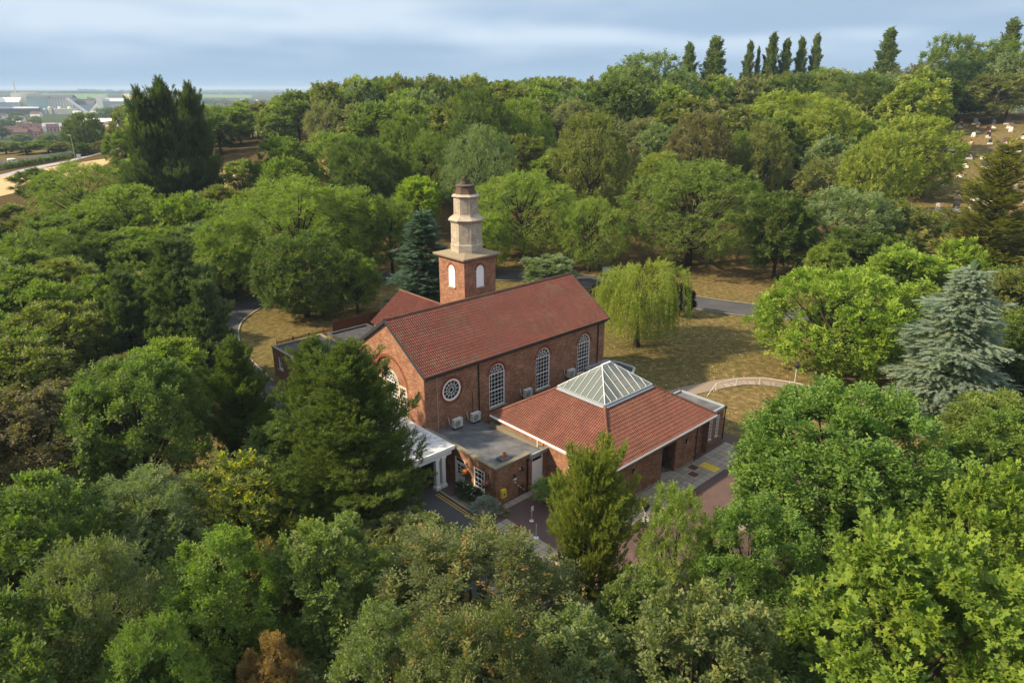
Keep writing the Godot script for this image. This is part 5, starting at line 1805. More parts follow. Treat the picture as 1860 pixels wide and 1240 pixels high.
	# shrubs in the bed
	b = bush_mesh(301, 0.95, 0.9, 420, 0.09, [Color(0.22, 0.26, 0.20), Color(0.29, 0.33, 0.27), Color(0.16, 0.20, 0.14)])
	one("silver_shrub", b, mats.plain, "round silvery grey shrub at the annex corner", "shrub", world(-0.95, 0.08, 0.05), 0.0)
	for k in 3:
		var o := thing("rose_bush", ["rose bush with cream blooms below the small window", "rose bush with white blooms beside the glazed door", "rose bush with pale blooms between the other two"][k], "shrub", world([-0.6, -0.75, -0.7][k], 0.1, [1.6, 3.0, 2.3][k]), k * 1.3, "rose bushes in the planting bed")
		b = bush_mesh(310 + k, 0.42, 0.85, 120, 0.1, [Color(0.03, 0.06, 0.02), Color(0.045, 0.085, 0.025)])
		part("foliage", b, mats.plain, o)
		b = MB.new()
		for q in 7:
			var d := rand_dir()
			var p := Vector3(d.x * 0.4, 0.55 + absf(d.y) * 0.5, d.z * 0.4)
			b.col = [Color(0.75, 0.7, 0.5), Color(0.8, 0.8, 0.76), Color(0.78, 0.68, 0.6)][k]
			b.lathe(p, [[0.0, 0.0], [0.03, 0.01], [0.04, 0.04], [0.01, 0.06]], 7, 0, true)
		part("blooms", b, mats.plain, o)
	b = bush_mesh(330, 0.45, 0.2, 90, 0.08, [Color(0.16, 0.15, 0.02), Color(0.12, 0.13, 0.02)])
	one("yellow_ground_plant", b, mats.plain, "low yellow green plant at the foot of the silvery shrub", "plant", world(-0.35, 0.08, -0.85), 0.0)
	# small weeping tree by the plain white door
	var wt := thing("small_weeping_tree", "small weeping tree by the plain white door", "tree", world(2.9, 0.07, -2.3), 0.4)
	b = MB.new()
	b.tube([Vector3(0, 0, 0), Vector3(0.05, 0.9, 0.03), Vector3(0, 1.75, 0)], [0.05, 0.04, 0.03], 7)
	rng.seed = 401
	var lv := MB.new()
	var tw := twig_set("broad", 0.11, 0.06, 9, 0.3, TINTS)
	for k in 26:
		var a := TAU * k / 26 + rng.randf_range(-0.2, 0.2)
		var reach := rng.randf_range(0.5, 1.25)
		var pts := [Vector3(0, 1.75, 0)]
		for s in [0.35, 0.7, 1.0]: pts.push_back(Vector3(cos(a) * reach * s, 1.75 + 0.75 * s - 1.25 * s * s * rng.randf_range(0.7, 1.2), sin(a) * reach * s))
		b.tube(pts, [0.018, 0.013, 0.009, 0.005], 4, false)
		for q in 22:
			var s := rng.randf_range(0.25, 1.1)
			var i := mini(2, int(s * 3))
			var p: Vector3 = (pts[i] as Vector3).lerp(pts[i + 1], clampf(s * 3 - i, 0, 1.3))
			put_twig(lv, tw, p + rand_dir() * 0.1, (Vector3(cos(a), -0.4, sin(a)) + rand_dir() * 0.8).normalized(), Vector3.UP, rng.randf_range(0.8, 1.2), rng.randi() % 5)
	part("trunk", b, mats.bark, wt)
	part("crown", lv, leaf_mat("midb"), wt)
	# white handrail along the ramp
	var hr := thing("handrail", "white tubular handrail along the curved ramp", "railing", Vector3(19.1, 0, -62.3))
	var pts := [Vector3(19.1, 0.25, -62.3), Vector3(20.5, 0.85, -64.2), Vector3(23.0, 0.85, -65.4), Vector3(25.6, 0.85, -65.6), Vector3(28.4, 0.85, -64.4), Vector3(31.5, 0.85, -61.9)]
	for y in [0.0]:
		b = MB.new()
		var q := []
		var r := []
		for p in pts:
			q.push_back(p - Vector3(19.1, 0, -62.3) + Vector3.UP * (y if p.y > 0.5 else 0.0))
			r.push_back(0.02)
		b.tube(q.slice(0 if y == 0.0 else 1), r.slice(0 if y == 0.0 else 1), 8)
		part("rail", b, mats.white_paint, hr)
	for k in 5:
		var f := 1.0 + k * 0.95
		var p: Vector3 = (pts[int(f)] as Vector3).lerp(pts[mini(int(f) + 1, 5)], f - int(f)) - Vector3(19.1, 0, -62.3)
		b = MB.new()
		b.tube([Vector3(p.x, 0.0, p.z), Vector3(p.x, 0.85, p.z)], [0.018, 0.018], 8)
		part("post", b, mats.white_paint, hr)
	# lamp posts
	for l in [[26.4, -59.8, 4.2, "grey lamp post on the lawn beside the wide yellow green tree"], [44.5, -83.5, 6.0, "dark headed lamp post rising among the yellow green trees"]]:
		var o := thing("lamp_post", l[3], "lamp post", on_ground(l[0], l[1]), 0.3)
		b = MB.new()
		b.tube([Vector3(0, 0, 0), Vector3(0, 0.8, 0), Vector3(0, 0.82, 0), Vector3(0, l[2], 0)], [0.09, 0.09, 0.06, 0.045], 10)
		part("pole", b, mats.grey_metal, o)
		b = MB.new()
		b.lathe(Vector3(0, l[2], 0), [[0.05, 0.0], [0.2, 0.1], [0.22, 0.35], [0.3, 0.4], [0.05, 0.55]], 10)
		part("lantern", b, mats.black_paint, o)
	# blue grey sign seen between trunks behind the chapel
	var sg := thing("park_sign", "small pale blue sign on two posts beside the far road", "sign", on_ground(14.6, -104.5), 0.1)
	b = MB.new()
	b.box(Vector3(-0.7, 1.0, -0.03), Vector3(0.7, 1.8, 0.03))
	b.col = Color(0.35, 0.5, 0.75)
	part("board", b, mats.lead, sg)
	b = MB.new()
	for x in [-0.55, 0.55]: b.box(Vector3(x - 0.04, 0, -0.04), Vector3(x + 0.04, 1.8, 0.04))
	part("post", b, mats.grey_metal, sg)
	# fallen leaves on the lawn
	rng.seed = 500
	var mm := MultiMesh.new()
	mm.transform_format = MultiMesh.TRANSFORM_3D
	b = MB.new()
	b.col = Color(0.5, 0.42, 0.2)
	leaf(b, Vector3.ZERO, Vector3.BACK, Vector3.UP, 0.16, 0.12, 0.1)
	mm.mesh = b.mesh(true)
	mm.mesh.surface_set_material(0, mats.plain)
	mm.instance_count = 900
	for i in 900:
		var x := rng.randf_range(8, 42)
		var z := -rng.randf_range(52, 84)
		mm.set_instance_transform(i, Transform3D(Basis(Vector3.UP, rng.randf_range(0, TAU)) * Basis(Vector3.RIGHT, rng.randf_range(-0.3, 0.3)), on_ground(x, z, 0.03)))
	var fl := MultiMeshInstance3D.new()
	fl.name = "fallen_leaves"
	fl.multimesh = mm
	fl.set_meta("kind", "stuff")
	fl.set_meta("label", "pale fallen leaves scattered over the dry lawn")
	add_child(fl)

# ---------------------------------------------------------------- cemetery
func make_cemetery() -> void:
	rng.seed = 600
	var shapes := []
	for k in 4:
		var b := MB.new()
		var w: float = [0.75, 0.8, 0.6, 0.9][k]
		var h: float = [1.0, 1.15, 0.9, 1.25][k]
		if k % 2 == 0:
			b.box(Vector3(-w / 2, 0.12, -0.07), Vector3(w / 2, h * 0.75, 0.07))
			for q in 8:
				var a0 := PI * q / 8
				var a1 := PI * (q + 1) / 8
				var p0 := Vector3(cos(a0) * w / 2, h * 0.75 + sin(a0) * h * 0.25, 0)
				var p1 := Vector3(cos(a1) * w / 2, h * 0.75 + sin(a1) * h * 0.25, 0)
				for z in [-0.07, 0.07]: b.facing(Vector3(0, h * 0.75, z), p0 + Vector3(0, 0, z), p1 + Vector3(0, 0, z), p1 + Vector3(0, 0, z), Vector3(0, 0, z))
				b.facing(p0 + Vector3(0, 0, -0.07), p0 + Vector3(0, 0, 0.07), p1 + Vector3(0, 0, 0.07), p1 + Vector3(0, 0, -0.07), Vector3.UP)
		else:
			b.box(Vector3(-w / 2, 0.12, -0.07), Vector3(w / 2, h * 0.9, 0.07))
			b.box(Vector3(-w / 3, h * 0.9, -0.06), Vector3(w / 3, h, 0.06))
		shapes.push_back(b)
	var base := MB.new()
	base.box(Vector3(-0.5, -0.2, -0.25), Vector3(0.5, 0.14, 0.25))
	var kinds := [["black", lin(0.02, 0.02, 0.022)], ["dark grey", lin(0.07, 0.07, 0.075)], ["red brown", lin(0.12, 0.05, 0.04)], ["white", lin(0.62, 0.6, 0.57)], ["pale grey", lin(0.36, 0.36, 0.35)]]
	var stone_mats := []
	for k in kinds:
		stone_mats.push_back(mat("headstone_" + k[0], k[1], 0.35, 0.5))
	var slab := MB.new()
	slab.box(Vector3(-0.5, -0.15, 0.3), Vector3(0.5, 0.12, 2.2))
	var grave_mats := [mat("grave_white", lin(0.62, 0.60, 0.56), 0.8, 0.3), mat("grave_grey", lin(0.34, 0.33, 0.32), 0.8, 0.3), mat("grave_straw", lin(0.36, 0.28, 0.17), 0.9, 0.2)]
	var n := 0
	for row in 13:
		for i in 12:
			var r := 152.0 + row * 9.5
			var az := deg_to_rad(31.5 + i * 0.95 + rng.randf_range(-0.2, 0.2))
			if rng.randf() < 0.22: continue
			var k: int = [0, 0, 0, 1, 1, 2, 3, 4][rng.randi() % 8]
			var o := thing("headstone", "%s headstone in the cemetery on the right hand slope" % kinds[k][0], "headstone", on_ground(sin(az) * r, -cos(az) * r), -az + rng.randf_range(-0.2, 0.2), "%s headstones of the cemetery" % kinds[k][0])
			o.scale = Vector3.ONE * rng.randf_range(1.0, 1.5)
			var s: MB = shapes[rng.randi() % 4]
			part("stone", s, stone_mats[k], o)
			part("plinth", base, stone_mats[mini(4, k + 1)], o)
			if rng.randf() < 0.75:
				part("grave_kerb", slab, grave_mats[rng.randi() % 3], o)
			if rng.randf() < 0.7:
				var fb := MB.new()
				flower_patch(fb, Vector3(rng.randf_range(-0.2, 0.2), 0.15, 0.45), 0.3, 16, [[0.8, 0.7, 0.5], [0.85, 0.45, 0.03], [0.7, 0.1, 0.08], [0.85, 0.85, 0.82]], 0.28)
				part("flowers", fb, mats.plain, o)
			n += 1

# ---------------------------------------------------------------- the lane on the left
func make_lane_side() -> void:
	var o := thing("parked_van", "white van with dark windows parked behind the mesh fence", "van", on_ground(-180, -258), -0.65)
	var b := MB.new()
	var side := [Vector2(-2.4, 0.35), Vector2(2.4, 0.35), Vector2(2.45, 0.95), Vector2(1.9, 1.15), Vector2(1.1, 1.95), Vector2(-2.3, 1.98), Vector2(-2.4, 1.2)]
	for k in side.size():
		var p: Vector2 = side[k]
		var q: Vector2 = side[(k + 1) % side.size()]
		b.facing(Vector3(p.x, p.y, -0.9), Vector3(q.x, q.y, -0.9), Vector3(q.x, q.y, 0.9), Vector3(p.x, p.y, 0.9), Vector3(p.x + q.x, p.y + q.y - 2.2, 0))
		for z in [-0.9, 0.9]: b.facing(Vector3(0, 1.1, z), Vector3(p.x, p.y, z), Vector3(q.x, q.y, z), Vector3(q.x, q.y, z), Vector3(0, 0, z))
	part("body", b, mats.white_paint, o)
	b = MB.new()
	for z in [-0.91, 0.91]:
		b.quad(Vector3(0.2, 1.2, z), Vector3(1.55, 1.2, z), Vector3(1.0, 1.8, z), Vector3(0.2, 1.8, z))
		b.quad(Vector3(-1.0, 1.2, z), Vector3(0.0, 1.2, z), Vector3(0.0, 1.8, z), Vector3(-1.0, 1.8, z))
	b.quad(Vector3(1.86, 1.24, -0.75), Vector3(1.2, 1.9, -0.75), Vector3(1.2, 1.9, 0.75), Vector3(1.86, 1.24, 0.75))
	part("windows", b, mats.dark_felt, o)
	for x in [-1.5, 1.5]:
		for z in [-0.82, 0.82]:
			b = MB.new()
			b.tube([Vector3(x, 0.34, z - 0.11), Vector3(x, 0.34, z + 0.11)], [0.34, 0.34], 14)
			part("wheel", b, mats.black_paint, o)
	o = thing("street_lamp", "tall grey street lamp beside the lane on the left", "street lamp", on_ground(-150.5, -247), 0.0)
	b = MB.new()
	b.tube([Vector3.ZERO, Vector3(0, 9.0, 0)], [0.11, 0.06], 8)
	part("pole", b, mats.grey_metal, o)
	b = MB.new()
	b.box(Vector3(-1.0, 8.95, -0.14), Vector3(0.1, 9.1, 0.14))
	part("lamp_head", b, mats.old_white, o)
	o = thing("road_sign", "white rectangular sign at the foot of the street lamp", "sign", on_ground(-148, -245), 0.5)
	b = MB.new()
	b.box(Vector3(-0.65, 1.2, -0.03), Vector3(0.65, 2.7, 0.03))
	part("board", b, mats.white_paint, o)
	b = MB.new()
	b.box(Vector3(-0.05, 0, -0.08), Vector3(0.05, 2.4, -0.03))
	part("post", b, mats.grey_metal, o)
	# palisade fence along the lane
	o = thing("palisade_fence", "pale grey metal fence along the far side of the lane", "fence", Vector3.ZERO)
	var line := g3([[-205, 212], [-177, 244], [-169, 262], [-157, 276], [-140, 290], [-112, 306]])
	var curve := Curve3D.new()
	for p in line: curve.add_point(p)
	var n := int(curve.get_baked_length() / 3.0)
	var pale := MB.new()
	for i in n:
		var p := curve.sample_baked(i * 3.0)
		var q := curve.sample_baked((i + 1) * 3.0)
		var d := (q - p)
		b = MB.new()
		b.box(Vector3(-0.07, 0, -0.07), Vector3(0.07, 2.6, 0.07))
		part("post", b, mats.grey_metal, o, on_ground(p.x, p.z))
		for k in 12:
			var r := p + d * (k + 0.5) / 12.0
			var g := on_ground(r.x, r.z, 1.3)
			pale.obox(Transform3D(frame(d.cross(Vector3.UP).normalized(), Vector3.UP), g), Vector3(0.15, 2.4, 0.03))
		for y in [0.5, 2.0]: pale.bar(on_ground(p.x, p.z, y), on_ground(q.x, q.z, y), 0.05, 0.06)
	part("pales", pale, mats.grey_metal, o).set_meta("kind", "stuff")
	# low hedge between lane and fence
	rng.seed = 650
	var hedge := MB.new()
	var tw := twig_set("broad", 0.5, 0.34, 10, 1.0, TINTS)
	for i in 1600:
		var s := rng.randf_range(12, curve.get_baked_length() - 20)
		var p := curve.sample_baked(s)
		var d := curve.sample_baked(s + 1) - curve.sample_baked(s - 1)
		var e := d.cross(Vector3.UP).normalized()
		p += e * rng.randf_range(2.2, 4.6)
		put_twig(hedge, tw, on_ground(p.x, p.z, rng.randf_range(0.1, 1.3)), (rand_dir() + Vector3.UP * 0.7).normalized(), Vector3.UP, 1.0, rng.randi() % 5)
	one("hedge", hedge, leaf_mat("dark"), "low clipped green hedge between the lane and the metal fence", "hedge", Vector3.ZERO)

# ---------------------------------------------------------------- the valley: town, works, far woods
func house(label: String, group: String, at: Vector3, turn: float, w: float, d: float, h: float, wall: Material, roof: Material, detail: bool) -> void:
	var o := thing("house", label, "house", at, turn, group)
	var b := MB.new()
	b.box(Vector3(-w / 2, -3, -d / 2), Vector3(w / 2, h, d / 2))
	var r := d * 0.42
	for x in [-w / 2, w / 2]: b.facing(Vector3(x, h, -d / 2), Vector3(x, h, d / 2), Vector3(x, h + r, 0), Vector3(x, h + r, 0), Vector3(x, 0, 0))
	part("wall", b, wall, o)
	b = MB.new()
	for s in [-1, 1]: b.facing(Vector3(-w / 2 - 0.3, h - 0.2, s * (d / 2 + 0.3)), Vector3(w / 2 + 0.3, h - 0.2, s * (d / 2 + 0.3)), Vector3(w / 2 + 0.3, h + r + 0.1, 0), Vector3(-w / 2 - 0.3, h + r + 0.1, 0), Vector3(0, 1, s))
	var rf := part("roof", b, roof, o)
	b = MB.new()
	b.box(Vector3(w * 0.3, h + r * 0.5, -0.5), Vector3(w * 0.3 + 0.9, h + r + 1.2, 0.5))
	part("chimney", b, mats.town_brick, rf)
	if detail:
		for x in [-0.3, 0.0, 0.3]:
			for y in [0.9, 3.6]:
				b = MB.new()
				b.box(Vector3(x * w - 0.6, y, d / 2), Vector3(x * w + 0.6, y + 1.3, d / 2 + 0.08))
				part("window", b, mats.old_white, o)

func block(o: Node3D, called: String, at: Vector3, size: Vector3, m: Material, roof_rise := 0.0, roof_mat: Material = null) -> void:
	var b := MB.new()
	b.box(at - Vector3(size.x / 2, 6, size.z / 2), at + Vector3(size.x / 2, size.y, size.z / 2))
	var p := part(called, b, m, o)
	if roof_mat:
		b = MB.new()
		var a := at + Vector3(-size.x / 2 - 0.5, size.y + 0.05, 0)
		var c := at + Vector3(size.x / 2 + 0.5, size.y + 0.05, 0)
		var z := Vector3(0, 0, size.z / 2 + 0.5)
		var up := Vector3(0, roof_rise + 0.2, 0)
		b.facing(a + z, c + z, c + up, a + up, Vector3(0, 1, 1))
		b.facing(a - z, c - z, c + up, a + up, Vector3(0, 1, -1))
		b.facing(a + z, a - z, a + up, a + up, Vector3.LEFT)
		b.facing(c + z, c - z, c + up, c + up, Vector3.RIGHT)
		part("roof", b, roof_mat, p)

func make_valley() -> void:
	mat("town_brick", lin(0.30, 0.125, 0.085), 0.9, 0.2)
	mat("town_roof", lin(0.12, 0.075, 0.068), 0.9, 0.2)
	mat("town_white", lin(0.72, 0.70, 0.66), 0.8, 0.2)
	mat("works_grey", lin(0.40, 0.42, 0.44), 0.7, 0.3)
	mat("works_dark", lin(0.10, 0.10, 0.11), 0.8, 0.3)
	mat("works_cream", lin(0.66, 0.62, 0.50), 0.8, 0.3)
	mat("works_green", lin(0.36, 0.47, 0.45), 0.7, 0.3)
	mat("field_green", lin(0.12, 0.19, 0.06), 0.95, 0.1)
	mat("field_tan", lin(0.40, 0.31, 0.17), 0.95, 0.1)
	rng.seed = 700
	# brick houses beyond the lane
	var spot := func(px: float, r: float): return on_ground(r * (px - 930.0) / 1333.0, -r)
	var rows := [[196, 900, 0.5, "brick gabled house at the left end of the nearest terrace", true], [222, 905, 0.5, "brick house second from the left in the nearest terrace", true], [248, 890, 0.55, "brick gabled house third in the nearest terrace", true], [268, 915, 0.5, "brick house fourth in the nearest terrace", true], [284, 880, 0.6, "brick gabled house at the right end of the nearest terrace", true], [214, 800, 0.2, "long roofed house in front of the nearest terrace", true]]
	for h in rows:
		house(h[3], "brick houses of the nearest terrace", spot.call(h[0] - 160.0, h[1]), h[2], 13.0, 9.0, 6.0, mats.town_brick, mats.town_roof, h[4])
	house("red roofed house with a brick chimney left of the dark pines", "", spot.call(205.0, 520), 0.4, 14.0, 9.0, 5.5, mats.town_brick, mats.town_roof, true)
	for i in 165:
		var px := rng.randf_range(-60, 480) if i < 120 else rng.randf_range(-700, -60)
		var r := rng.randf_range(760, 1450) if i < 50 else rng.randf_range(1800, 3000)
		var white := rng.randf() < 0.5
		house("%s house in the town beyond the wood, %s the works" % ["white" if white else "brick", "in front of" if i < 50 else "behind"], "%s town houses %s the works" % ["white" if white else "brick", "in front of" if i < 50 else "behind"], spot.call(px, r), rng.randf_range(-0.7, 0.7), rng.randf_range(9, 22), 9.0, rng.randf_range(5, 6.5), mats.town_white if white else mats.town_brick, mats.town_roof if rng.randf() < 0.8 else mats.works_grey, false)
	# the works
	var o := thing("factory", "large grey works with dark roofs and cream silos in the valley", "factory", spot.call(60.0, 1550), 0.35)
	block(o, "hall", Vector3(-95, 0, 10), Vector3(50, 44, 60), mats.works_green, 4, mats.town_white)
	block(o, "hall", Vector3(-45, 0, 0), Vector3(56, 24, 60), mats.works_grey, 9, mats.town_white)
	block(o, "shed", Vector3(-20, 0, 36), Vector3(80, 12, 20), mats.works_dark, 3, mats.works_grey)
	block(o, "silo_block", Vector3(-12, 0, -20), Vector3(46, 42, 40), mats.works_cream)
	block(o, "hall", Vector3(20, 0, 10), Vector3(40, 34, 50), mats.works_green, 4, mats.works_dark)
	block(o, "hall", Vector3(60, 0, 14), Vector3(44, 32, 44), mats.works_grey, 6, mats.works_dark)
	block(o, "shed", Vector3(98, 0, 10), Vector3(44, 18, 40), mats.works_grey, 8, mats.works_dark)
	block(o, "tank_house", Vector3(72, 0, 44), Vector3(36, 11, 20), mats.works_cream)
	for i in 6:
		var b := MB.new()
		b.lathe(Vector3(30 + i * 9.0, -4, 40), [[4.0, 0.0], [4.0, 14.0 + 3 * (i % 2)], [2.0, 16.0 + 3 * (i % 2)], [0.1, 16.5 + 3 * (i % 2)]], 12)
		part("silo", b, mats.works_cream if i % 2 else mats.works_grey, o)
	for i in 9:
		var b := MB.new()
		b.box(Vector3(38 + i * 5.2, 2, 36.2), Vector3(39.2 + i * 5.2, 31, 36.6))
		part("pilaster", b, mats.works_cream, o)
	var b2 := MB.new()
	b2.tube([Vector3(-30, 40, -20), Vector3(-30, 66, -20)], [1.2, 0.9], 10)
	part("chimney", b2, mats.works_grey, o)
	o = thing("conveyor_tower", "white sloping conveyor and tower right of the works", "conveyor", spot.call(172.0, 1480), 0.1)
	b2 = MB.new()
	b2.box(Vector3(8, -6, -6), Vector3(20, 36, 6))
	part("tower", b2, mats.town_white, o)
	b2 = MB.new()
	b2.bar(Vector3(-10, 5, 0), Vector3(10, 24, 0), 5, 4)
	part("conveyor", b2, mats.town_white, o)
	b2 = MB.new()
	b2.bar(Vector3(-48, 32, 4), Vector3(-14, 4, 4), 4, 4)
	part("conveyor", b2, mats.town_white, o)
	b2 = MB.new()
	b2.box(Vector3(-26, -6, -6), Vector3(-6, 5, 6))
	part("base", b2, mats.town_white, o)
	block(o, "shed", Vector3(40, 0, -10), Vector3(40, 26, 30), mats.works_grey, 6, mats.works_grey)
	o = thing("warehouse", "long pale roofed warehouse left of the dark pines", "warehouse", spot.call(196.0, 1000), 0.2)
	block(o, "hall", Vector3.ZERO, Vector3(60, 8, 26), mats.town_brick, 4, mats.town_white)
	o = thing("warehouse", "long grey warehouse behind the conveyor tower", "warehouse", spot.call(235.0, 1700), 0.1)
	block(o, "hall", Vector3.ZERO, Vector3(90, 12, 30), mats.works_grey, 3, mats.town_white)
	# fields
	for f in [["green_field", 3000, 3900, 40, 200, mats.field_green], ["tan_field", 3100, 4000, 228, 262, mats.field_tan], ["green_field", 2700, 3100, 150, 300, mats.field_green], ["tan_field", 4400, 5000, 40, 150, mats.field_tan], ["green_field", 3300, 4200, 330, 460, mats.field_green]]:
		var fb := MB.new()
		for i in 8:
			for j in 8:
				var q := []
				for c in [[0, 0], [1, 0], [1, 1], [0, 1]]:
					var r := lerpf(f[1], f[2], (i + c[0]) / 8.0)
					var px := lerpf(f[3], f[4], (j + c[1]) / 8.0)
					q.push_back(on_ground(r * (px - 930.0) / 1333.0, -r, 2.5))
				fb.facing(q[0], q[1], q[2], q[3], Vector3.UP)
		struct(numbered(f[0]), fb, f[5])
	# trees of the town and the far woods
	for i in 64:
		var px := rng.randf_range(-80, 470) if i < 46 else rng.randf_range(-700, -80)
		var r := rng.randf_range(560, 1350)
		var p: Vector3 = spot.call(px, r)
		plant(["F%d" % (1 + i % 5), ["mid", "dark", "olive"][i % 3], p.x, p.z, rng.randf_range(5, 10), rng.randf_range(8, 14), "town_tree", "%s green tree in the valley between the houses and the works" % ["mid", "dark", "olive"][i % 3], "%s trees of the valley" % ["mid", "dark", "olive"][i % 3]])
	var p2: Vector3 = spot.call(205.0, 1150)
	plant(["F2", "mid", p2.x, p2.z, 26.0, 24.0, "town_tree", "large pale green tree clump right of the conveyor tower", ""])
	var crown: Mesh = tree_mesh.F3[0]
	for belt in [[4300, 5600, -700, 230, 700, 13.0, "dark"], [2300, 2800, -700, 480, 420, 11.0, "dark"], [5400, 7600, 150, 520, 420, 14.0, "dark"], [1600, 1900, 150, 480, 150, 12.0, "mid"]]:
		var mm := MultiMesh.new()
		mm.transform_format = MultiMesh.TRANSFORM_3D
		mm.mesh = crown
		mm.instance_count = belt[4]
		for i in belt[4]:
			var r := rng.randf_range(belt[0], belt[1])
			var px := rng.randf_range(belt[2], belt[3])
			var s: float = belt[5] / 10.0 * rng.randf_range(0.8, 1.3)
			mm.set_instance_transform(i, Transform3D(Basis(Vector3.UP, rng.randf_range(0, TAU)).scaled(Vector3(s * 2.6, s, s * 2.6)), on_ground(r * (px - 930.0) / 1333.0, -r, -2.0)))
		var fw := MultiMeshInstance3D.new()
		fw.name = numbered("far_wood")
		fw.multimesh = mm
		fw.material_override = leaf_mat(belt[6])
		fw.set_meta("kind", "stuff")
		fw.set_meta("label", "dark belt of far woodland along the horizon")
		add_child(fw)

func _ready() -> void:
	set_view()
	make_materials()
	make_ground()
	make_roads()
	grow_trees()
	rng.seed = 91
	make_chapel()
	make_tower()
	make_hall()
	make_annex()
	make_rear()
	rng.seed = 99
	for row in TREES: plant(row)
	for z in FILL: plant_fill(z)
	var em := mat("leaf_em", lin(0.02, 0.22, 0.06), 0.5, 0.4)
	make_details()
	make_cemetery()
	make_lane_side()
	make_valley()

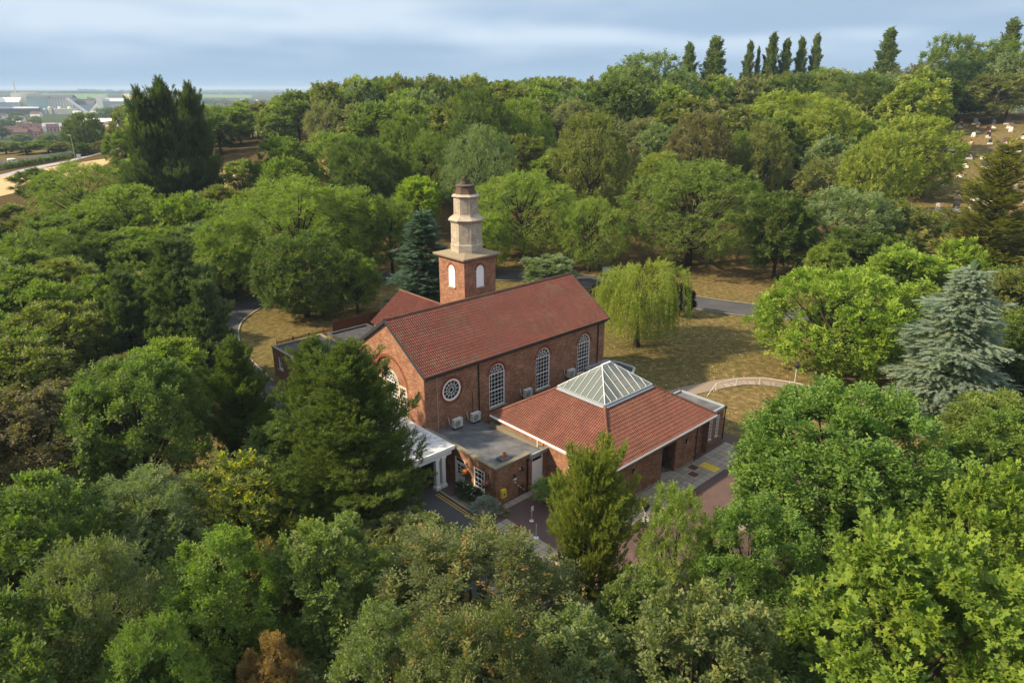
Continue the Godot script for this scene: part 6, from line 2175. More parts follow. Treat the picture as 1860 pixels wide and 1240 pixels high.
const TREES := [
	["NL", "dark2", -24.4, -29.5, 4.42, 10.6, "sycamore_tree", "dark green broadleaf tree at the left edge below the brownish tree", ""],
	["N1", "dark2", -19.1, -21.0, 2.73, 10.6, "sycamore_tree", "dark green broadleaf tree in the bottom left corner", ""],
	["NF", "sage2", -20.3, -32.6, 3.56, 9.0, "broadleaf_tree", "grey green small leaved tree left of the yellowing tree", ""],
	["NF", "olive2", -17.7, -23.6, 2.88, 11.1, "broadleaf_tree", "tall grey olive small leaved tree near the bottom left corner", ""],
	["N2", "bright2", -13.2, -25.7, 2.99, 10.4, "broadleaf_tree", "fresh green tree below the yellowing tree, left of the rusty one", ""],
	["NF", "bright2", -14.0, -21.0, 1.91, 9.5, "broadleaf_tree", "fresh green tree cut by the bottom edge beside the grey olive one", ""],
	["NG", "mixed", -16.5, -36.2, 3.47, 7.5, "broadleaf_tree", "green tree with golden yellow patches below the big pine", ""],
	["N1", "mid2", -9.0, -27.6, 2.78, 9.3, "maple_tree", "green maple with orange seed bunches below the big pine", ""],
	["N3", "brownmix", -11.9, -28.4, 1.50, 7.8, "maple_tree", "brown tinged maple on the left of the seed bearing maple", ""],
	["N2", "rust", -9.9, -22.3, 1.57, 7.9, "broadleaf_tree", "rusty brown small tree at the bottom left of centre", ""],
	["NR", "mixed", -1.9, -27.0, 4.71, 8.6, "rowan_tree", "olive tree speckled with orange fruit below the yellow road lines", ""],
	["N2", "sage2", -5.2, -21.9, 2.29, 9.4, "broadleaf_tree", "grey green tree at the bottom, left of the pale yellow green one", ""],
	["NR", "mixed", -1.4, -19.9, 3.01, 10.7, "rowan_tree", "pale yellow green speckled tree at the bottom centre", ""],
	["N3", "sage2", 2.7, -22.6, 2.49, 8.4, "broadleaf_tree", "grey green tree at the bottom, below the bushy pine", ""],
	["N1", "olivetip", 7.5, -21.9, 3.16, 9.7, "broadleaf_tree", "grey green tree with yellowish shoot tips at the bottom right of centre", ""],
	["NF", "ylight", 8.7, -31.1, 1.91, 9.2, "cherry_tree", "thin light green young tree beside the black framed notice board", ""],
	["N3", "mid2", 6.1, -26.7, 1.88, 7.5, "broadleaf_tree", "green tree between the bushy pine and the thin young tree", ""],
	["NL", "green", 20.2, -37.6, 6.44, 11.8, "sycamore_tree", "large deep green broadleaf tree between the hall and the blue cedar", ""],
	["N2", "green", 12.4, -29.7, 2.95, 9.4, "sycamore_tree", "deep green tree in front of the paved yard, below the large one", ""],
	["NP", "plane", 16.7, -22.5, 4.18, 11.8, "plane_tree", "big leaved yellow green tree in the bottom right corner", ""],
	["NP", "plane", 23.9, -29.7, 3.02, 10.8, "plane_tree", "big leaved yellow green tree at the right edge above the corner one", ""],
	["N3", "midb", 33.1, -42.1, 2.99, 8.3, "maple_tree", "mid green tree at the right edge below the blue cedar", ""],
	["PY", "pineyel", 4.5, -33.5, 3.48, 9.0, "pine_tree", "bushy yellow green pine standing in front of the red roofed hall", ""],
	["PN", "pine", -10.2, -40.0, 6.94, 13.5, "pine_tree", "largest dark green pine hiding part of the gable and porch", ""],
	["PN", "pine", -14.4, -47.0, 5.13, 11.4, "pine_tree", "dark green pine in front of the flat roofed side block", ""],
	["PN", "pine", -21.0, -49.0, 4.05, 10.7, "pine_tree", "dark green pine left of the flat roofed side block", ""],
	["PD", "pined", -32.7, -66.0, 5.47, 14.7, "pine_tree", "tall dull green pine left of the road bend", ""],
	["PD", "pined", -28.6, -62.0, 3.91, 11.7, "pine_tree", "dull green pine beside the road bend, lower of its pair", ""],
	["PD", "pined", -38.3, -66.0, 3.59, 11.5, "pine_tree", "dull green pine at the back left of its group", ""],
	["NL", "dark2", -26.7, -44.8, 4.94, 11.1, "maple_tree", "dense green tree with bronze patches left of the pines", ""],
	["N1", "copper", -33.3, -43.3, 4.59, 9.4, "broadleaf_tree", "dark bronze leaved tree at the left edge", ""],
	["N2", "copper", -35.3, -57.7, 3.21, 6.4, "broadleaf_tree", "small bronze leaved tree above the dense green one", ""],
	["M1", "olive", -44.6, -64.2, 4.05, 9.1, "broadleaf_tree", "olive green bushy tree at the left, below its lookalike", ""],
	["M2", "olive", -54.6, -81.1, 4.32, 9.0, "broadleaf_tree", "olive green bushy tree at the left, above its lookalike", ""],
	["M3", "mid", -54.9, -74.2, 4.90, 9.7, "broadleaf_tree", "green tree at the left edge beside the olive bushy trees", ""],
	["M1", "mid", -44.4, -57.8, 3.45, 8.4, "broadleaf_tree", "green tree at the left edge above the bronze one", ""],
	["MW", "mid", -64.2, -93.1, 6.38, 10.0, "broadleaf_tree", "wide green tree at the left edge level with the tower windows", ""],
	["MV", "bright", -86.0, -140.5, 8.99, 12.7, "ash_tree", "feathery light green tree right of the sandy field", ""],
	["M3", "bright", -75.7, -147.1, 5.69, 10.5, "lime_tree", "pale yellowish green tree behind the feathery light green one", ""],
	["MW", "bright", -63.7, -115.6, 7.76, 11.4, "maple_tree", "vivid green tree in the left wood, wider of its pair", ""],
	["M1", "bright", -52.4, -111.1, 3.96, 11.3, "maple_tree", "vivid green tree in the left wood, narrower of its pair", ""],
	["M4", "lime", -66.5, -148.3, 4.58, 10.7, "lime_tree", "round pale flowering tree in front of the dark pine clump", ""],
	["M4", "lime", -59.1, -155.1, 3.36, 7.5, "lime_tree", "small round pale tree beside the straw coloured clearing", ""],
	["M2", "mid", -100.8, -187.1, 4.72, 11.1, "broadleaf_tree", "round green tree at the end of the mesh fence", ""],
	["M3", "dark", -113.6, -170.1, 5.55, 7.8, "dark_shrub", "dark tall shrub at the edge of the sandy field", ""],
	["M3", "olive", -85.1, -119.0, 5.67, 8.8, "broadleaf_tree", "olive tree at the left edge below the sandy field", ""],
	["M1", "mid", -71.2, -111.6, 5.34, 9.0, "broadleaf_tree", "mid green tree between the feathery tree and the wide green one", ""],
	["M2", "dark", -58.2, -97.6, 4.72, 8.5, "broadleaf_tree", "dark green tree behind the dull green pines", ""],
	["M2", "olive", -50.0, -119.8, 4.24, 10.2, "broadleaf_tree", "olive tree in front of the straw coloured clearing", ""],
	["MV", "bright", -31.0, -99.9, 10.48, 16.0, "ash_tree", "largest feathery ash left of the tower", ""],
	["MA", "bright", -24.5, -103.1, 5.58, 13.6, "ash_tree", "feathery green ash just left of the tower spire", ""],
	["MW", "dark", -27.0, -87.4, 6.53, 10.9, "maple_tree", "dark green tree with a pale forked trunk by the fence", ""],
	["MA", "bright", -38.4, -93.4, 4.14, 11.7, "ash_tree", "light green tree overhanging the road bend", ""],
	["M3", "bright", -20.6, -88.8, 2.89, 8.2, "broadleaf_tree", "slender light green tree left of the blue green spruce", ""],
	["SP", "spruce", -11.2, -86.0, 5.74, 14.1, "spruce_tree", "blue green spruce just left of the tower", ""],
	["M4", "vivid", -17.1, -126.8, 3.96, 10.3, "maple_tree", "small vivid yellow green tree left of the tower spire", ""],
	["MV", "bright", 1.6, -114.4, 9.74, 14.4, "ash_tree", "light green ash right of the tower spire", ""],
	["MV", "bright", 12.2, -108.0, 6.02, 11.7, "ash_tree", "light green ash behind the far end of the chapel roof", ""],
	["MV", "mid", 28.7, -111.0, 12.06, 16.8, "ash_tree", "largest feathery ash beyond the weeping willow", ""],
	["MA", "bright", -4.2, -105.8, 3.81, 9.4, "ash_tree", "light green tree directly behind the tower shaft", ""],
	["MA", "mid", -18.5, -105.4, 4.20, 11.7, "ash_tree", "green tree behind the blue green spruce", ""],
	["M2", "yel2", 9.1, -148.1, 5.71, 11.4, "broadleaf_tree", "pale yellow tipped tree behind the light green ash", ""],
	["M1", "sage", 5.6, -99.2, 3.86, 5.1, "whitebeam_bush", "silvery green bush behind the chapel roof ridge", ""],
	["M3", "purple", 22.2, -87.9, 1.74, 4.3, "purple_shrub", "dark purple shrub right of the weeping willow", ""],
	["M3", "purple", 12.5, -93.9, 1.31, 2.9, "purple_shrub", "dark purple shrub left of the weeping willow", ""],
	["M4", "dark", 39.9, -103.3, 4.53, 12.7, "broadleaf_tree", "dark green tree behind the grass bank right of the large ash", ""],
	["MW", "sage", 50.9, -106.8, 8.31, 12.0, "broadleaf_tree", "pale sage tree in the middle of the right hand wood", ""],
	["M3", "olive", 60.0, -107.2, 5.53, 10.2, "broadleaf_tree", "olive tree between the pale sage tree and the golden conifer", ""],
	["M1", "dark", 67.6, -97.0, 5.83, 10.5, "broadleaf_tree", "dark green tree right of the blue cedar, below the golden conifer", ""],
	["M4", "olive", 57.0, -76.2, 3.15, 8.8, "broadleaf_tree", "olive tree at the right edge behind the blue cedar", ""],
	["NQ", "plane2", 33.6, -67.8, 8.47, 11.3, "plane_tree", "wide yellow green tree right of the curved ramp", ""],
	["MP", "plane2", 49.7, -84.9, 5.17, 9.3, "plane_tree", "yellow green tree behind the top of the blue cedar", ""],
	["MP", "plane2", 58.8, -88.8, 3.59, 9.2, "plane_tree", "yellow green tree between the blue cedar and the golden conifer", ""],
	["CE", "cedar", 38.7, -57.0, 6.85, 14.5, "cedar_tree", "silvery blue cedar at the right", ""],
	["LE", "golden", 63.5, -92.0, 8.20, 20.5, "cypress_tree", "golden green conifer at the right edge", ""],
	["WI", "willow", 14.7, -77.0, 4.38, 10.8, "willow_tree", "yellow green weeping willow beyond the end of the chapel", ""],
	["MA", "mid", -22.4, -154.1, 5.31, 17.3, "broadleaf_tree", "tall grey green tree left of the tower spire tip", ""],
	["MW", "bright", -40.6, -160.6, 6.77, 11.9, "broadleaf_tree", "bright green tree right of the straw coloured clearing", ""],
	["MW", "bright", -28.1, -152.1, 7.02, 11.7, "broadleaf_tree", "bright green tree between the clearing and the vivid small tree", ""],
	["MW", "sage", 40.0, -215.0, 13.58, 24.5, "poplar_tree", "tall silver green tree on the skyline left of the columnar poplars", ""],
	["MW", "yellow", 68.9, -182.1, 13.09, 17.5, "broadleaf_tree", "large yellow green tree in the wood below the poplars", ""],
	["MW", "yellow", 72.0, -166.1, 8.84, 17.5, "broadleaf_tree", "yellow green tree beside the large one below the poplars", ""],
	["MW", "yellow", 82.7, -147.8, 9.63, 15.6, "broadleaf_tree", "round yellow green tree beside the cemetery", ""],
	["MW", "dark", 98.7, -209.1, 14.10, 17.5, "broadleaf_tree", "broad dark green tree behind the yellow green ones", ""],
	["MW", "vdark", 141.6, -236.6, 11.43, 17.5, "broadleaf_tree", "very dark green tree at the top of the cemetery", ""],
	["FB", "brownish", 134.4, -247.6, 7.36, 17.3, "pine_tree", "brownish sparse tree left of the very dark one", ""],
	["FB", "birch", 16.0, -192.6, 6.12, 15.3, "birch_tree", "grey green birch in the wood right of the tower", ""],
	["FB", "birch", 4.8, -180.6, 4.39, 14.2, "birch_tree", "dull green birch in the wood just right of the tower", ""],
	["FB", "birch", 30.9, -172.6, 5.91, 14.2, "birch_tree", "pale birch with white limbs above the largest ash", ""],
	["FB", "birch", 21.3, -158.6, 6.10, 11.2, "birch_tree", "drooping olive birch left of the largest ash", ""],
	["FB", "birch", -50.4, -196.1, 5.19, 14.7, "birch_tree", "drooping grey birch above the straw coloured clearing", ""],
	["FB", "olive", 63.1, -140.3, 5.44, 10.9, "willow_tree", "small weeping tree in front of the cemetery", ""],
	["FB", "olive", 148.0, -224.6, 9.20, 14.4, "birch_tree", "spreading birch with white limbs above the cemetery", ""],
	["MW", "mid", 167.0, -255.0, 15.95, 23.5, "broadleaf_tree", "bushy green tree at the right end of the skyline", ""],
	["MW", "mid", 151.5, -260.0, 10.48, 25.9, "broadleaf_tree", "layered green tree on the skyline left of the last poplar", ""],
	["PN", "pined", -61.0, -128.0, 7.37, 25.9, "pine_tree", "tallest dark pine of the clump against the town", ""],
	["PN", "pined", -58.3, -133.0, 6.63, 24.7, "pine_tree", "right hand dark pine of the clump against the town", ""],
	["PN", "pined", -64.1, -126.0, 5.82, 24.7, "pine_tree", "left hand dark pine of the clump against the town", ""],
	["PO", "poplar", 63.0, -265.0, 4.06, 26.7, "poplar_tree", "first columnar poplar from the left on the skyline", "columnar poplars on the skyline"],
	["PO", "poplar", 71.2, -265.0, 5.64, 28.1, "poplar_tree", "stout columnar poplar second from the left on the skyline", "columnar poplars on the skyline"],
	["PO", "poplar", 82.8, -265.0, 2.93, 26.5, "poplar_tree", "slim columnar poplar third from the left on the skyline", "columnar poplars on the skyline"],
	["PO", "poplar", 87.1, -265.0, 1.47, 24.7, "poplar_tree", "thinnest of the columnar poplars on the skyline", "columnar poplars on the skyline"],
	["PO", "poplar", 91.0, -265.0, 3.83, 28.8, "poplar_tree", "columnar poplar right of the thinnest one on the skyline", "columnar poplars on the skyline"],
	["PO", "poplar", 96.6, -265.0, 3.38, 26.9, "poplar_tree", "ragged columnar poplar in the middle of the skyline row", "columnar poplars on the skyline"],
	["PO", "poplar", 103.0, -265.0, 3.15, 27.3, "poplar_tree", "columnar poplar right of the ragged one on the skyline", "columnar poplars on the skyline"],
	["PO", "poplar", 107.9, -265.0, 3.15, 28.2, "poplar_tree", "columnar poplar at the right end of the close row", "columnar poplars on the skyline"],
	["PO", "poplar", 132.5, -265.0, 5.17, 29.2, "poplar_tree", "twin topped columnar poplar standing apart on the skyline", "columnar poplars on the skyline"],
	["PO", "poplar", 173.1, -265.0, 5.38, 30.8, "poplar_tree", "columnar poplar nearest the right edge of the skyline", "columnar poplars on the skyline"],
	["MW", "dark", -162.2, -275.1, 7.50, 14.2, "broadleaf_tree", "big round dark green tree beyond the mesh fence", ""],
	["N1", "mid2", -12.9, -13.9, 2.88, 4.3, "undergrowth_shrub", "mid green shrub in front of the dark green broadleaf tree in the bottom left corner", "undergrowth below the foreground trees"],
	["N1", "dark2", -13.0, -19.1, 3.18, 4.1, "undergrowth_shrub", "dark green low shrub right of the dark green broadleaf tree in the bottom left corner", "undergrowth below the foreground trees"],
	["N2", "olive2", -14.4, -18.0, 2.73, 4.5, "undergrowth_shrub", "olive green low shrub right of the dark green broadleaf tree in the bottom left corner", "undergrowth below the foreground trees"],
	["N2", "mid2", 2.7, -18.9, 2.40, 4.8, "undergrowth_shrub", "mid green low shrub right of the pale yellow green speckled tree at the bottom centre", "undergrowth below the foreground trees"],
	["N3", "olive2", -9.7, -20.4, 2.75, 6.4, "undergrowth_shrub", "olive green low shrub left of the pale yellow green speckled tree at the bottom centre", "undergrowth below the foreground trees"],
	["N1", "dark2", 13.6, -23.8, 3.04, 6.5, "undergrowth_shrub", "dark green shrub left of the big leaved yellow green tree in the bottom right corner", "undergrowth below the foreground trees"],
	["N3", "mid2", -26.9, -30.6, 3.01, 4.5, "undergrowth_shrub", "mid green shrub left of the grey green small leaved tree left of the yellowing tree", "undergrowth below the foreground trees"],
	["N2", "mid2", -0.7, -24.2, 2.77, 5.2, "undergrowth_shrub", "mid green shrub left of the grey green tree at the bottom, below the bushy pine", "undergrowth below the foreground trees"],
	["N3", "dark2", 6.0, -25.4, 3.19, 6.0, "undergrowth_shrub", "dark green low shrub behind the grey green tree at the bottom, below the bushy pine", "undergrowth below the foreground trees"],
	["N3", "olive2", -6.2, -20.2, 3.04, 4.7, "undergrowth_shrub", "olive green shrub right of the rusty brown small tree at the bottom left of centre", "undergrowth below the foreground trees"],
	["N2", "olive2", -7.7, -14.0, 2.90, 4.2, "undergrowth_shrub", "olive green shrub in front of the pale yellow green speckled tree at the bottom centre", "undergrowth below the foreground trees"],
	["N2", "mid2", -13.9, -27.6, 2.60, 4.1, "undergrowth_shrub", "mid green shrub left of the green maple with orange seed bunches below the big pine", "undergrowth below the foreground trees"],
	["N1", "dark2", 20.2, -31.3, 2.54, 5.8, "undergrowth_shrub", "dark green low shrub behind the big leaved yellow green tree in the bottom right corner", "undergrowth below the foreground trees"],
	["N3", "mid2", 16.4, -27.1, 2.99, 4.7, "undergrowth_shrub", "mid green low shrub behind the big leaved yellow green tree in the bottom right corner", "undergrowth below the foreground trees"],
	["N3", "olive2", -7.1, -35.7, 2.24, 4.3, "undergrowth_shrub", "olive green low shrub behind the green maple with orange seed bunches below the big pine", "undergrowth below the foreground trees"],
	["N2", "olive2", -21.3, -34.3, 3.17, 5.9, "undergrowth_shrub", "olive green low shrub behind the grey green small leaved tree left of the yellowing tree", "undergrowth below the foreground trees"],
	["N2", "mid2", -15.4, -38.9, 2.44, 4.2, "undergrowth_shrub", "mid green low shrub behind the green tree with golden yellow patches below the big pine", "undergrowth below the foreground trees"],
	["N3", "olive2", 13.5, -14.3, 2.25, 5.5, "undergrowth_shrub", "olive green shrub right of the grey green tree at the bottom, below the bushy pine", "undergrowth below the foreground trees"],
	["N3", "dark2", 12.0, -22.4, 2.65, 5.7, "undergrowth_shrub", "dark green shrub right of the grey green tree at the bottom, below the bushy pine", "undergrowth below the foreground trees"],
	["N3", "olive2", -5.0, -33.0, 2.66, 5.8, "undergrowth_shrub", "olive green shrub behind the olive tree speckled with orange fruit below the yellow road lines", "undergrowth below the foreground trees"],
	["N1", "olive2", -23.2, -35.5, 3.14, 5.7, "undergrowth_shrub", "olive green shrub left of the green tree with golden yellow patches below the big pine", "undergrowth below the foreground trees"],
	["N1", "olive2", 2.5, -20.7, 2.93, 4.5, "undergrowth_shrub", "olive green low shrub right of the pale yellow green speckled tree at the bottom centre", "undergrowth below the foreground trees"],
	["N2", "dark2", -17.5, -42.4, 3.09, 4.8, "undergrowth_shrub", "dark green low shrub behind the green tree with golden yellow patches below the big pine", "undergrowth below the foreground trees"],
	["N1", "dark2", -16.6, -44.9, 2.67, 6.1, "undergrowth_shrub", "dark green shrub right of the dense green tree with bronze patches left of the pines", "undergrowth below the foreground trees"],
	["N3", "mid2", -11.5, -31.8, 2.56, 5.0, "undergrowth_shrub", "mid green shrub behind the brown tinged maple on the left of the seed bearing maple", "undergrowth below the foreground trees"],
	["N2", "mid2", -20.9, -24.1, 3.03, 6.5, "undergrowth_shrub", "mid green low shrub behind the dark green broadleaf tree in the bottom left corner", "undergrowth below the foreground trees"],
	["N2", "mid2", -8.2, -23.1, 3.09, 4.6, "undergrowth_shrub", "mid green shrub right of the rusty brown small tree at the bottom left of centre", "undergrowth below the foreground trees"],
	["N3", "dark2", 15.4, -17.6, 2.74, 4.8, "undergrowth_shrub", "dark green low shrub right of the pale yellow green speckled tree at the bottom centre", "undergrowth below the foreground trees"],
	["N1", "dark2", -20.4, -28.6, 2.57, 5.4, "undergrowth_shrub", "dark green shrub behind the tall grey olive small leaved tree near the bottom left corner", "undergrowth below the foreground trees"],
	["N1", "olive2", -12.2, -26.7, 3.16, 4.6, "undergrowth_shrub", "olive green shrub left of the green maple with orange seed bunches below the big pine", "undergrowth below the foreground trees"],
	["N2", "mid2", 15.0, -25.3, 3.18, 6.0, "undergrowth_shrub", "mid green shrub right of the grey green tree at the bottom, below the bushy pine", "undergrowth below the foreground trees"],
	["N1", "mid2", -4.7, -15.9, 2.74, 5.1, "undergrowth_shrub", "mid green shrub in front of the pale yellow green speckled tree at the bottom centre", "undergrowth below the foreground trees"],
	["N2", "mid2", 13.6, -27.2, 2.87, 4.0, "undergrowth_shrub", "mid green shrub right of the green maple with orange seed bunches below the big pine", "undergrowth below the foreground trees"],
	["N2", "dark2", 5.3, -22.6, 3.06, 4.1, "undergrowth_shrub", "dark green shrub right of the green maple with orange seed bunches below the big pine", "undergrowth below the foreground trees"],
	["N1", "mid2", -7.7, -27.6, 3.14, 5.7, "undergrowth_shrub", "mid green low shrub behind the rusty brown small tree at the bottom left of centre", "undergrowth below the foreground trees"],
	["N2", "olive2", 8.1, -14.2, 2.65, 5.0, "undergrowth_shrub", "olive green shrub right of the green maple with orange seed bunches below the big pine", "undergrowth below the foreground trees"],
	["N2", "mid2", 24.1, -33.0, 2.44, 4.6, "undergrowth_shrub", "mid green low shrub in front of the silvery blue cedar at the right", "undergrowth below the foreground trees"],
	["N2", "olive2", -10.0, -13.7, 3.07, 6.2, "undergrowth_shrub", "olive green shrub left of the grey green tree at the bottom, below the bushy pine", "undergrowth below the foreground trees"],
	["N2", "dark2", -15.4, -23.8, 2.54, 6.4, "undergrowth_shrub", "dark green shrub left of the rusty brown small tree at the bottom left of centre", "undergrowth below the foreground trees"],
	["N2", "olive2", -10.4, -28.6, 2.54, 4.5, "undergrowth_shrub", "olive green low shrub behind the rusty brown small tree at the bottom left of centre", "undergrowth below the foreground trees"],
	["N3", "dark2", 12.2, -17.0, 2.99, 4.7, "undergrowth_shrub", "dark green shrub right of the rusty brown small tree at the bottom left of centre", "undergrowth below the foreground trees"],
	["N2", "olive2", -11.0, -14.6, 2.68, 4.4, "undergrowth_shrub", "olive green shrub filling a gap under the left foreground trees", "undergrowth below the foreground trees"],
	["N3", "mid2", -9.6, -24.4, 2.26, 4.8, "undergrowth_shrub", "mid green low shrub left of the pale yellow green speckled tree at the bottom centre", "undergrowth below the foreground trees"],
	["N3", "dark2", 18.5, -34.8, 2.71, 5.5, "undergrowth_shrub", "dark green shrub filling a gap under the right foreground trees", "undergrowth below the foreground trees"],
	["N2", "mid2", -9.5, -17.5, 2.79, 5.4, "undergrowth_shrub", "mid green low shrub right of the dark green broadleaf tree in the bottom left corner", "undergrowth below the foreground trees"],
	["N3", "mid2", 25.5, -42.0, 2.27, 5.5, "undergrowth_shrub", "mid green shrub in front of the wide yellow green tree right of the curved ramp", "undergrowth below the foreground trees"],
	["M3", "bright", -50.2, -65.2, 2.87, 7.9, "broadleaf_tree", "light green tree left of the olive green bushy tree at the left, below its lookalike", "light green smaller trees on the left of the picture"],
	["M1", "bright", -77.0, -100.2, 3.52, 7.5, "broadleaf_tree", "light green smaller tree left of the dark green tree behind the dull green pines", "light green smaller trees on the left of the picture"],
	["M3", "bright", -50.9, -55.4, 3.76, 8.3, "broadleaf_tree", "light green tree left of the green tree at the left edge above the bronze one", "light green smaller trees on the left of the picture"],
	["M1", "bright", -98.2, -97.3, 3.95, 8.5, "broadleaf_tree", "light green tree in front of the feathery light green tree right of the sandy field", "light green smaller trees on the left of the picture"],
	["M1", "bright", -97.6, -103.6, 3.70, 6.9, "broadleaf_tree", "light green tree left of the left hand dark pine of the clump against the town", "light green smaller trees on the left of the picture"],
	["M1", "bright", -42.2, -48.5, 3.52, 7.1, "broadleaf_tree", "light green smaller tree left of the dark bronze leaved tree at the left edge", "light green smaller trees on the left of the picture"],
	["M4", "mid", -82.0, -88.6, 3.25, 9.0, "broadleaf_tree", "mid green smaller tree left of the dark green tree behind the dull green pines", "mid green smaller trees on the left of the picture"],
	["M4", "mid", -45.6, -52.6, 2.72, 7.5, "broadleaf_tree", "mid green smaller tree left of the small bronze leaved tree above the dense green one", "mid green smaller trees on the left of the picture"],
	["M1", "mid", -47.3, -76.9, 2.82, 8.5, "broadleaf_tree", "mid green tree right of the olive green bushy tree at the left, above its lookalike", "mid green smaller trees on the left of the picture"],
	["M2", "mid", -42.2, -77.2, 3.31, 7.9, "broadleaf_tree", "mid green smaller tree behind the dull green pine at the back left of its group", "mid green smaller trees on the left of the picture"],
	["M1", "bright", -54.0, -61.5, 3.35, 9.5, "broadleaf_tree", "light green tree left of the dull green pine at the back left of its group", "light green smaller trees on the left of the picture"],
	["M2", "bright", -65.7, -69.7, 3.75, 7.9, "broadleaf_tree", "light green smaller tree in front of the dark green tree behind the dull green pines", "light green smaller trees on the left of the picture"],
	["M2", "bright", -30.3, -57.1, 3.54, 7.8, "broadleaf_tree", "light green smaller tree right of the small bronze leaved tree above the dense green one", "light green smaller trees on the left of the picture"],
	["M3", "mid", -92.9, -100.9, 3.58, 8.2, "broadleaf_tree", "mid green tree in front of the feathery light green tree right of the sandy field", "mid green smaller trees on the left of the picture"],
	["M1", "bright", -58.4, -78.0, 3.39, 7.8, "broadleaf_tree", "light green tree left of the olive green bushy tree at the left, above its lookalike", "light green smaller trees on the left of the picture"],
	["M3", "bright", -44.9, -69.3, 2.89, 6.3, "broadleaf_tree", "light green smaller tree behind the olive green bushy tree at the left, below its lookalike", "light green smaller trees on the left of the picture"],
	["M2", "olive", -88.3, -99.1, 3.12, 7.5, "broadleaf_tree", "olive green smaller tree left of the dark green tree behind the dull green pines", "olive green smaller trees on the left of the picture"],
	["M2", "olive", -81.9, -95.6, 2.67, 7.7, "broadleaf_tree", "olive green tree left of the olive green bushy tree at the left, above its lookalike", "olive green smaller trees on the left of the picture"],
	["M3", "bright", -69.2, -104.6, 2.90, 7.7, "broadleaf_tree", "light green tree in front of the tallest dark pine of the clump against the town", "light green smaller trees on the left of the picture"],
	["M4", "olive", -41.3, -53.9, 3.94, 8.6, "broadleaf_tree", "olive green smaller tree left of the small bronze leaved tree above the dense green one", "olive green smaller trees on the left of the picture"],
	["M4", "olive", -80.9, -104.2, 2.74, 7.2, "broadleaf_tree", "olive green tree in front of the tallest dark pine of the clump against the town", "olive green smaller trees on the left of the picture"],
	["M3", "olive", -79.0, -115.6, 3.37, 8.0, "broadleaf_tree", "olive green tree right of the olive tree at the left edge below the sandy field", "olive green smaller trees on the left of the picture"],
	["M3", "mid", -61.5, -60.5, 2.68, 7.0, "broadleaf_tree", "mid green tree left of the olive green bushy tree at the left, below its lookalike", "mid green smaller trees on the left of the picture"],
	["M1", "mid", -89.0, -104.3, 3.03, 9.0, "broadleaf_tree", "mid green tree in front of the tallest dark pine of the clump against the town", "mid green smaller trees on the left of the picture"],
	["M1", "bright", -60.1, -72.9, 2.88, 7.8, "broadleaf_tree", "light green smaller tree behind the green tree at the left edge above the bronze one", "light green smaller trees on the left of the picture"],
	["M1", "mid", -57.4, -86.2, 3.88, 8.2, "broadleaf_tree", "mid green smaller tree behind the olive green bushy tree at the left, above its lookalike", "mid green smaller trees on the left of the picture"],
	["M1", "sage", -63.0, -82.0, 3.19, 9.1, "broadleaf_tree", "grey green tree left of the olive green bushy tree at the left, above its lookalike", "grey green smaller trees on the left of the picture"],
	["M2", "mid", -55.2, -65.6, 3.39, 7.8, "broadleaf_tree", "mid green tree left of the green tree at the left edge above the bronze one", "mid green smaller trees on the left of the picture"],
	["M2", "olive", -69.4, -128.5, 2.88, 6.6, "broadleaf_tree", "olive green tree left of the left hand dark pine of the clump against the town", "olive green smaller trees on the left of the picture"],
	["M2", "olive", -86.8, -88.6, 2.78, 6.3, "broadleaf_tree", "olive green tree in front of the olive tree in front of the straw coloured clearing", "olive green smaller trees on the left of the picture"],
	["M1", "mid", -60.0, -64.8, 4.12, 6.7, "broadleaf_tree", "mid green tree left of the dull green pine at the back left of its group", "mid green smaller trees on the left of the picture"],
	["M1", "bright", -57.0, -121.1, 4.07, 7.2, "broadleaf_tree", "light green smaller tree left of the olive tree in front of the straw coloured clearing", "light green smaller trees on the left of the picture"],
	["M4", "mid", -59.6, -105.3, 3.55, 6.8, "broadleaf_tree", "mid green smaller tree behind the dark green tree behind the dull green pines", "mid green smaller trees on the left of the picture"],
	["M1", "bright", -71.0, -121.3, 3.06, 7.5, "broadleaf_tree", "light green smaller tree left of the tallest dark pine of the clump against the town", "light green smaller trees on the left of the picture"],
	["M1", "bright", -76.6, -104.7, 2.98, 6.3, "broadleaf_tree", "light green smaller tree behind the olive green bushy tree at the left, above its lookalike", "light green smaller trees on the left of the picture"],
	["M4", "mid", -71.4, -70.2, 3.24, 6.4, "broadleaf_tree", "mid green tree left of the olive green bushy tree at the left, above its lookalike", "mid green smaller trees on the left of the picture"],
	["M4", "bright", -83.0, -83.2, 2.75, 8.3, "broadleaf_tree", "light green smaller tree left of the light green tree overhanging the road bend", "light green smaller trees on the left of the picture"],
	["M4", "mid", -65.8, -103.1, 2.90, 8.7, "broadleaf_tree", "mid green tree in front of the olive tree in front of the straw coloured clearing", "mid green smaller trees on the left of the picture"],
	["M1", "bright", -43.3, -91.5, 2.98, 6.2, "broadleaf_tree", "light green smaller tree left of the largest feathery ash left of the tower", "light green smaller trees on the left of the picture"],
	["M4", "sage", -70.8, -96.1, 3.96, 7.2, "broadleaf_tree", "grey green smaller tree left of the dark green tree behind the dull green pines", "grey green smaller trees on the left of the picture"],
	["M2", "bright", -67.7, -75.4, 3.63, 7.7, "broadleaf_tree", "light green smaller tree left of the tall dull green pine left of the road bend", "light green smaller trees on the left of the picture"],
	["M2", "mid", -47.4, -48.3, 3.03, 7.6, "broadleaf_tree", "mid green smaller tree left of the dark bronze leaved tree at the left edge", "mid green smaller trees on the left of the picture"],
	["M3", "bright", -95.8, -109.6, 3.34, 8.1, "broadleaf_tree", "light green tree left of the right hand dark pine of the clump against the town", "light green smaller trees on the left of the picture"],
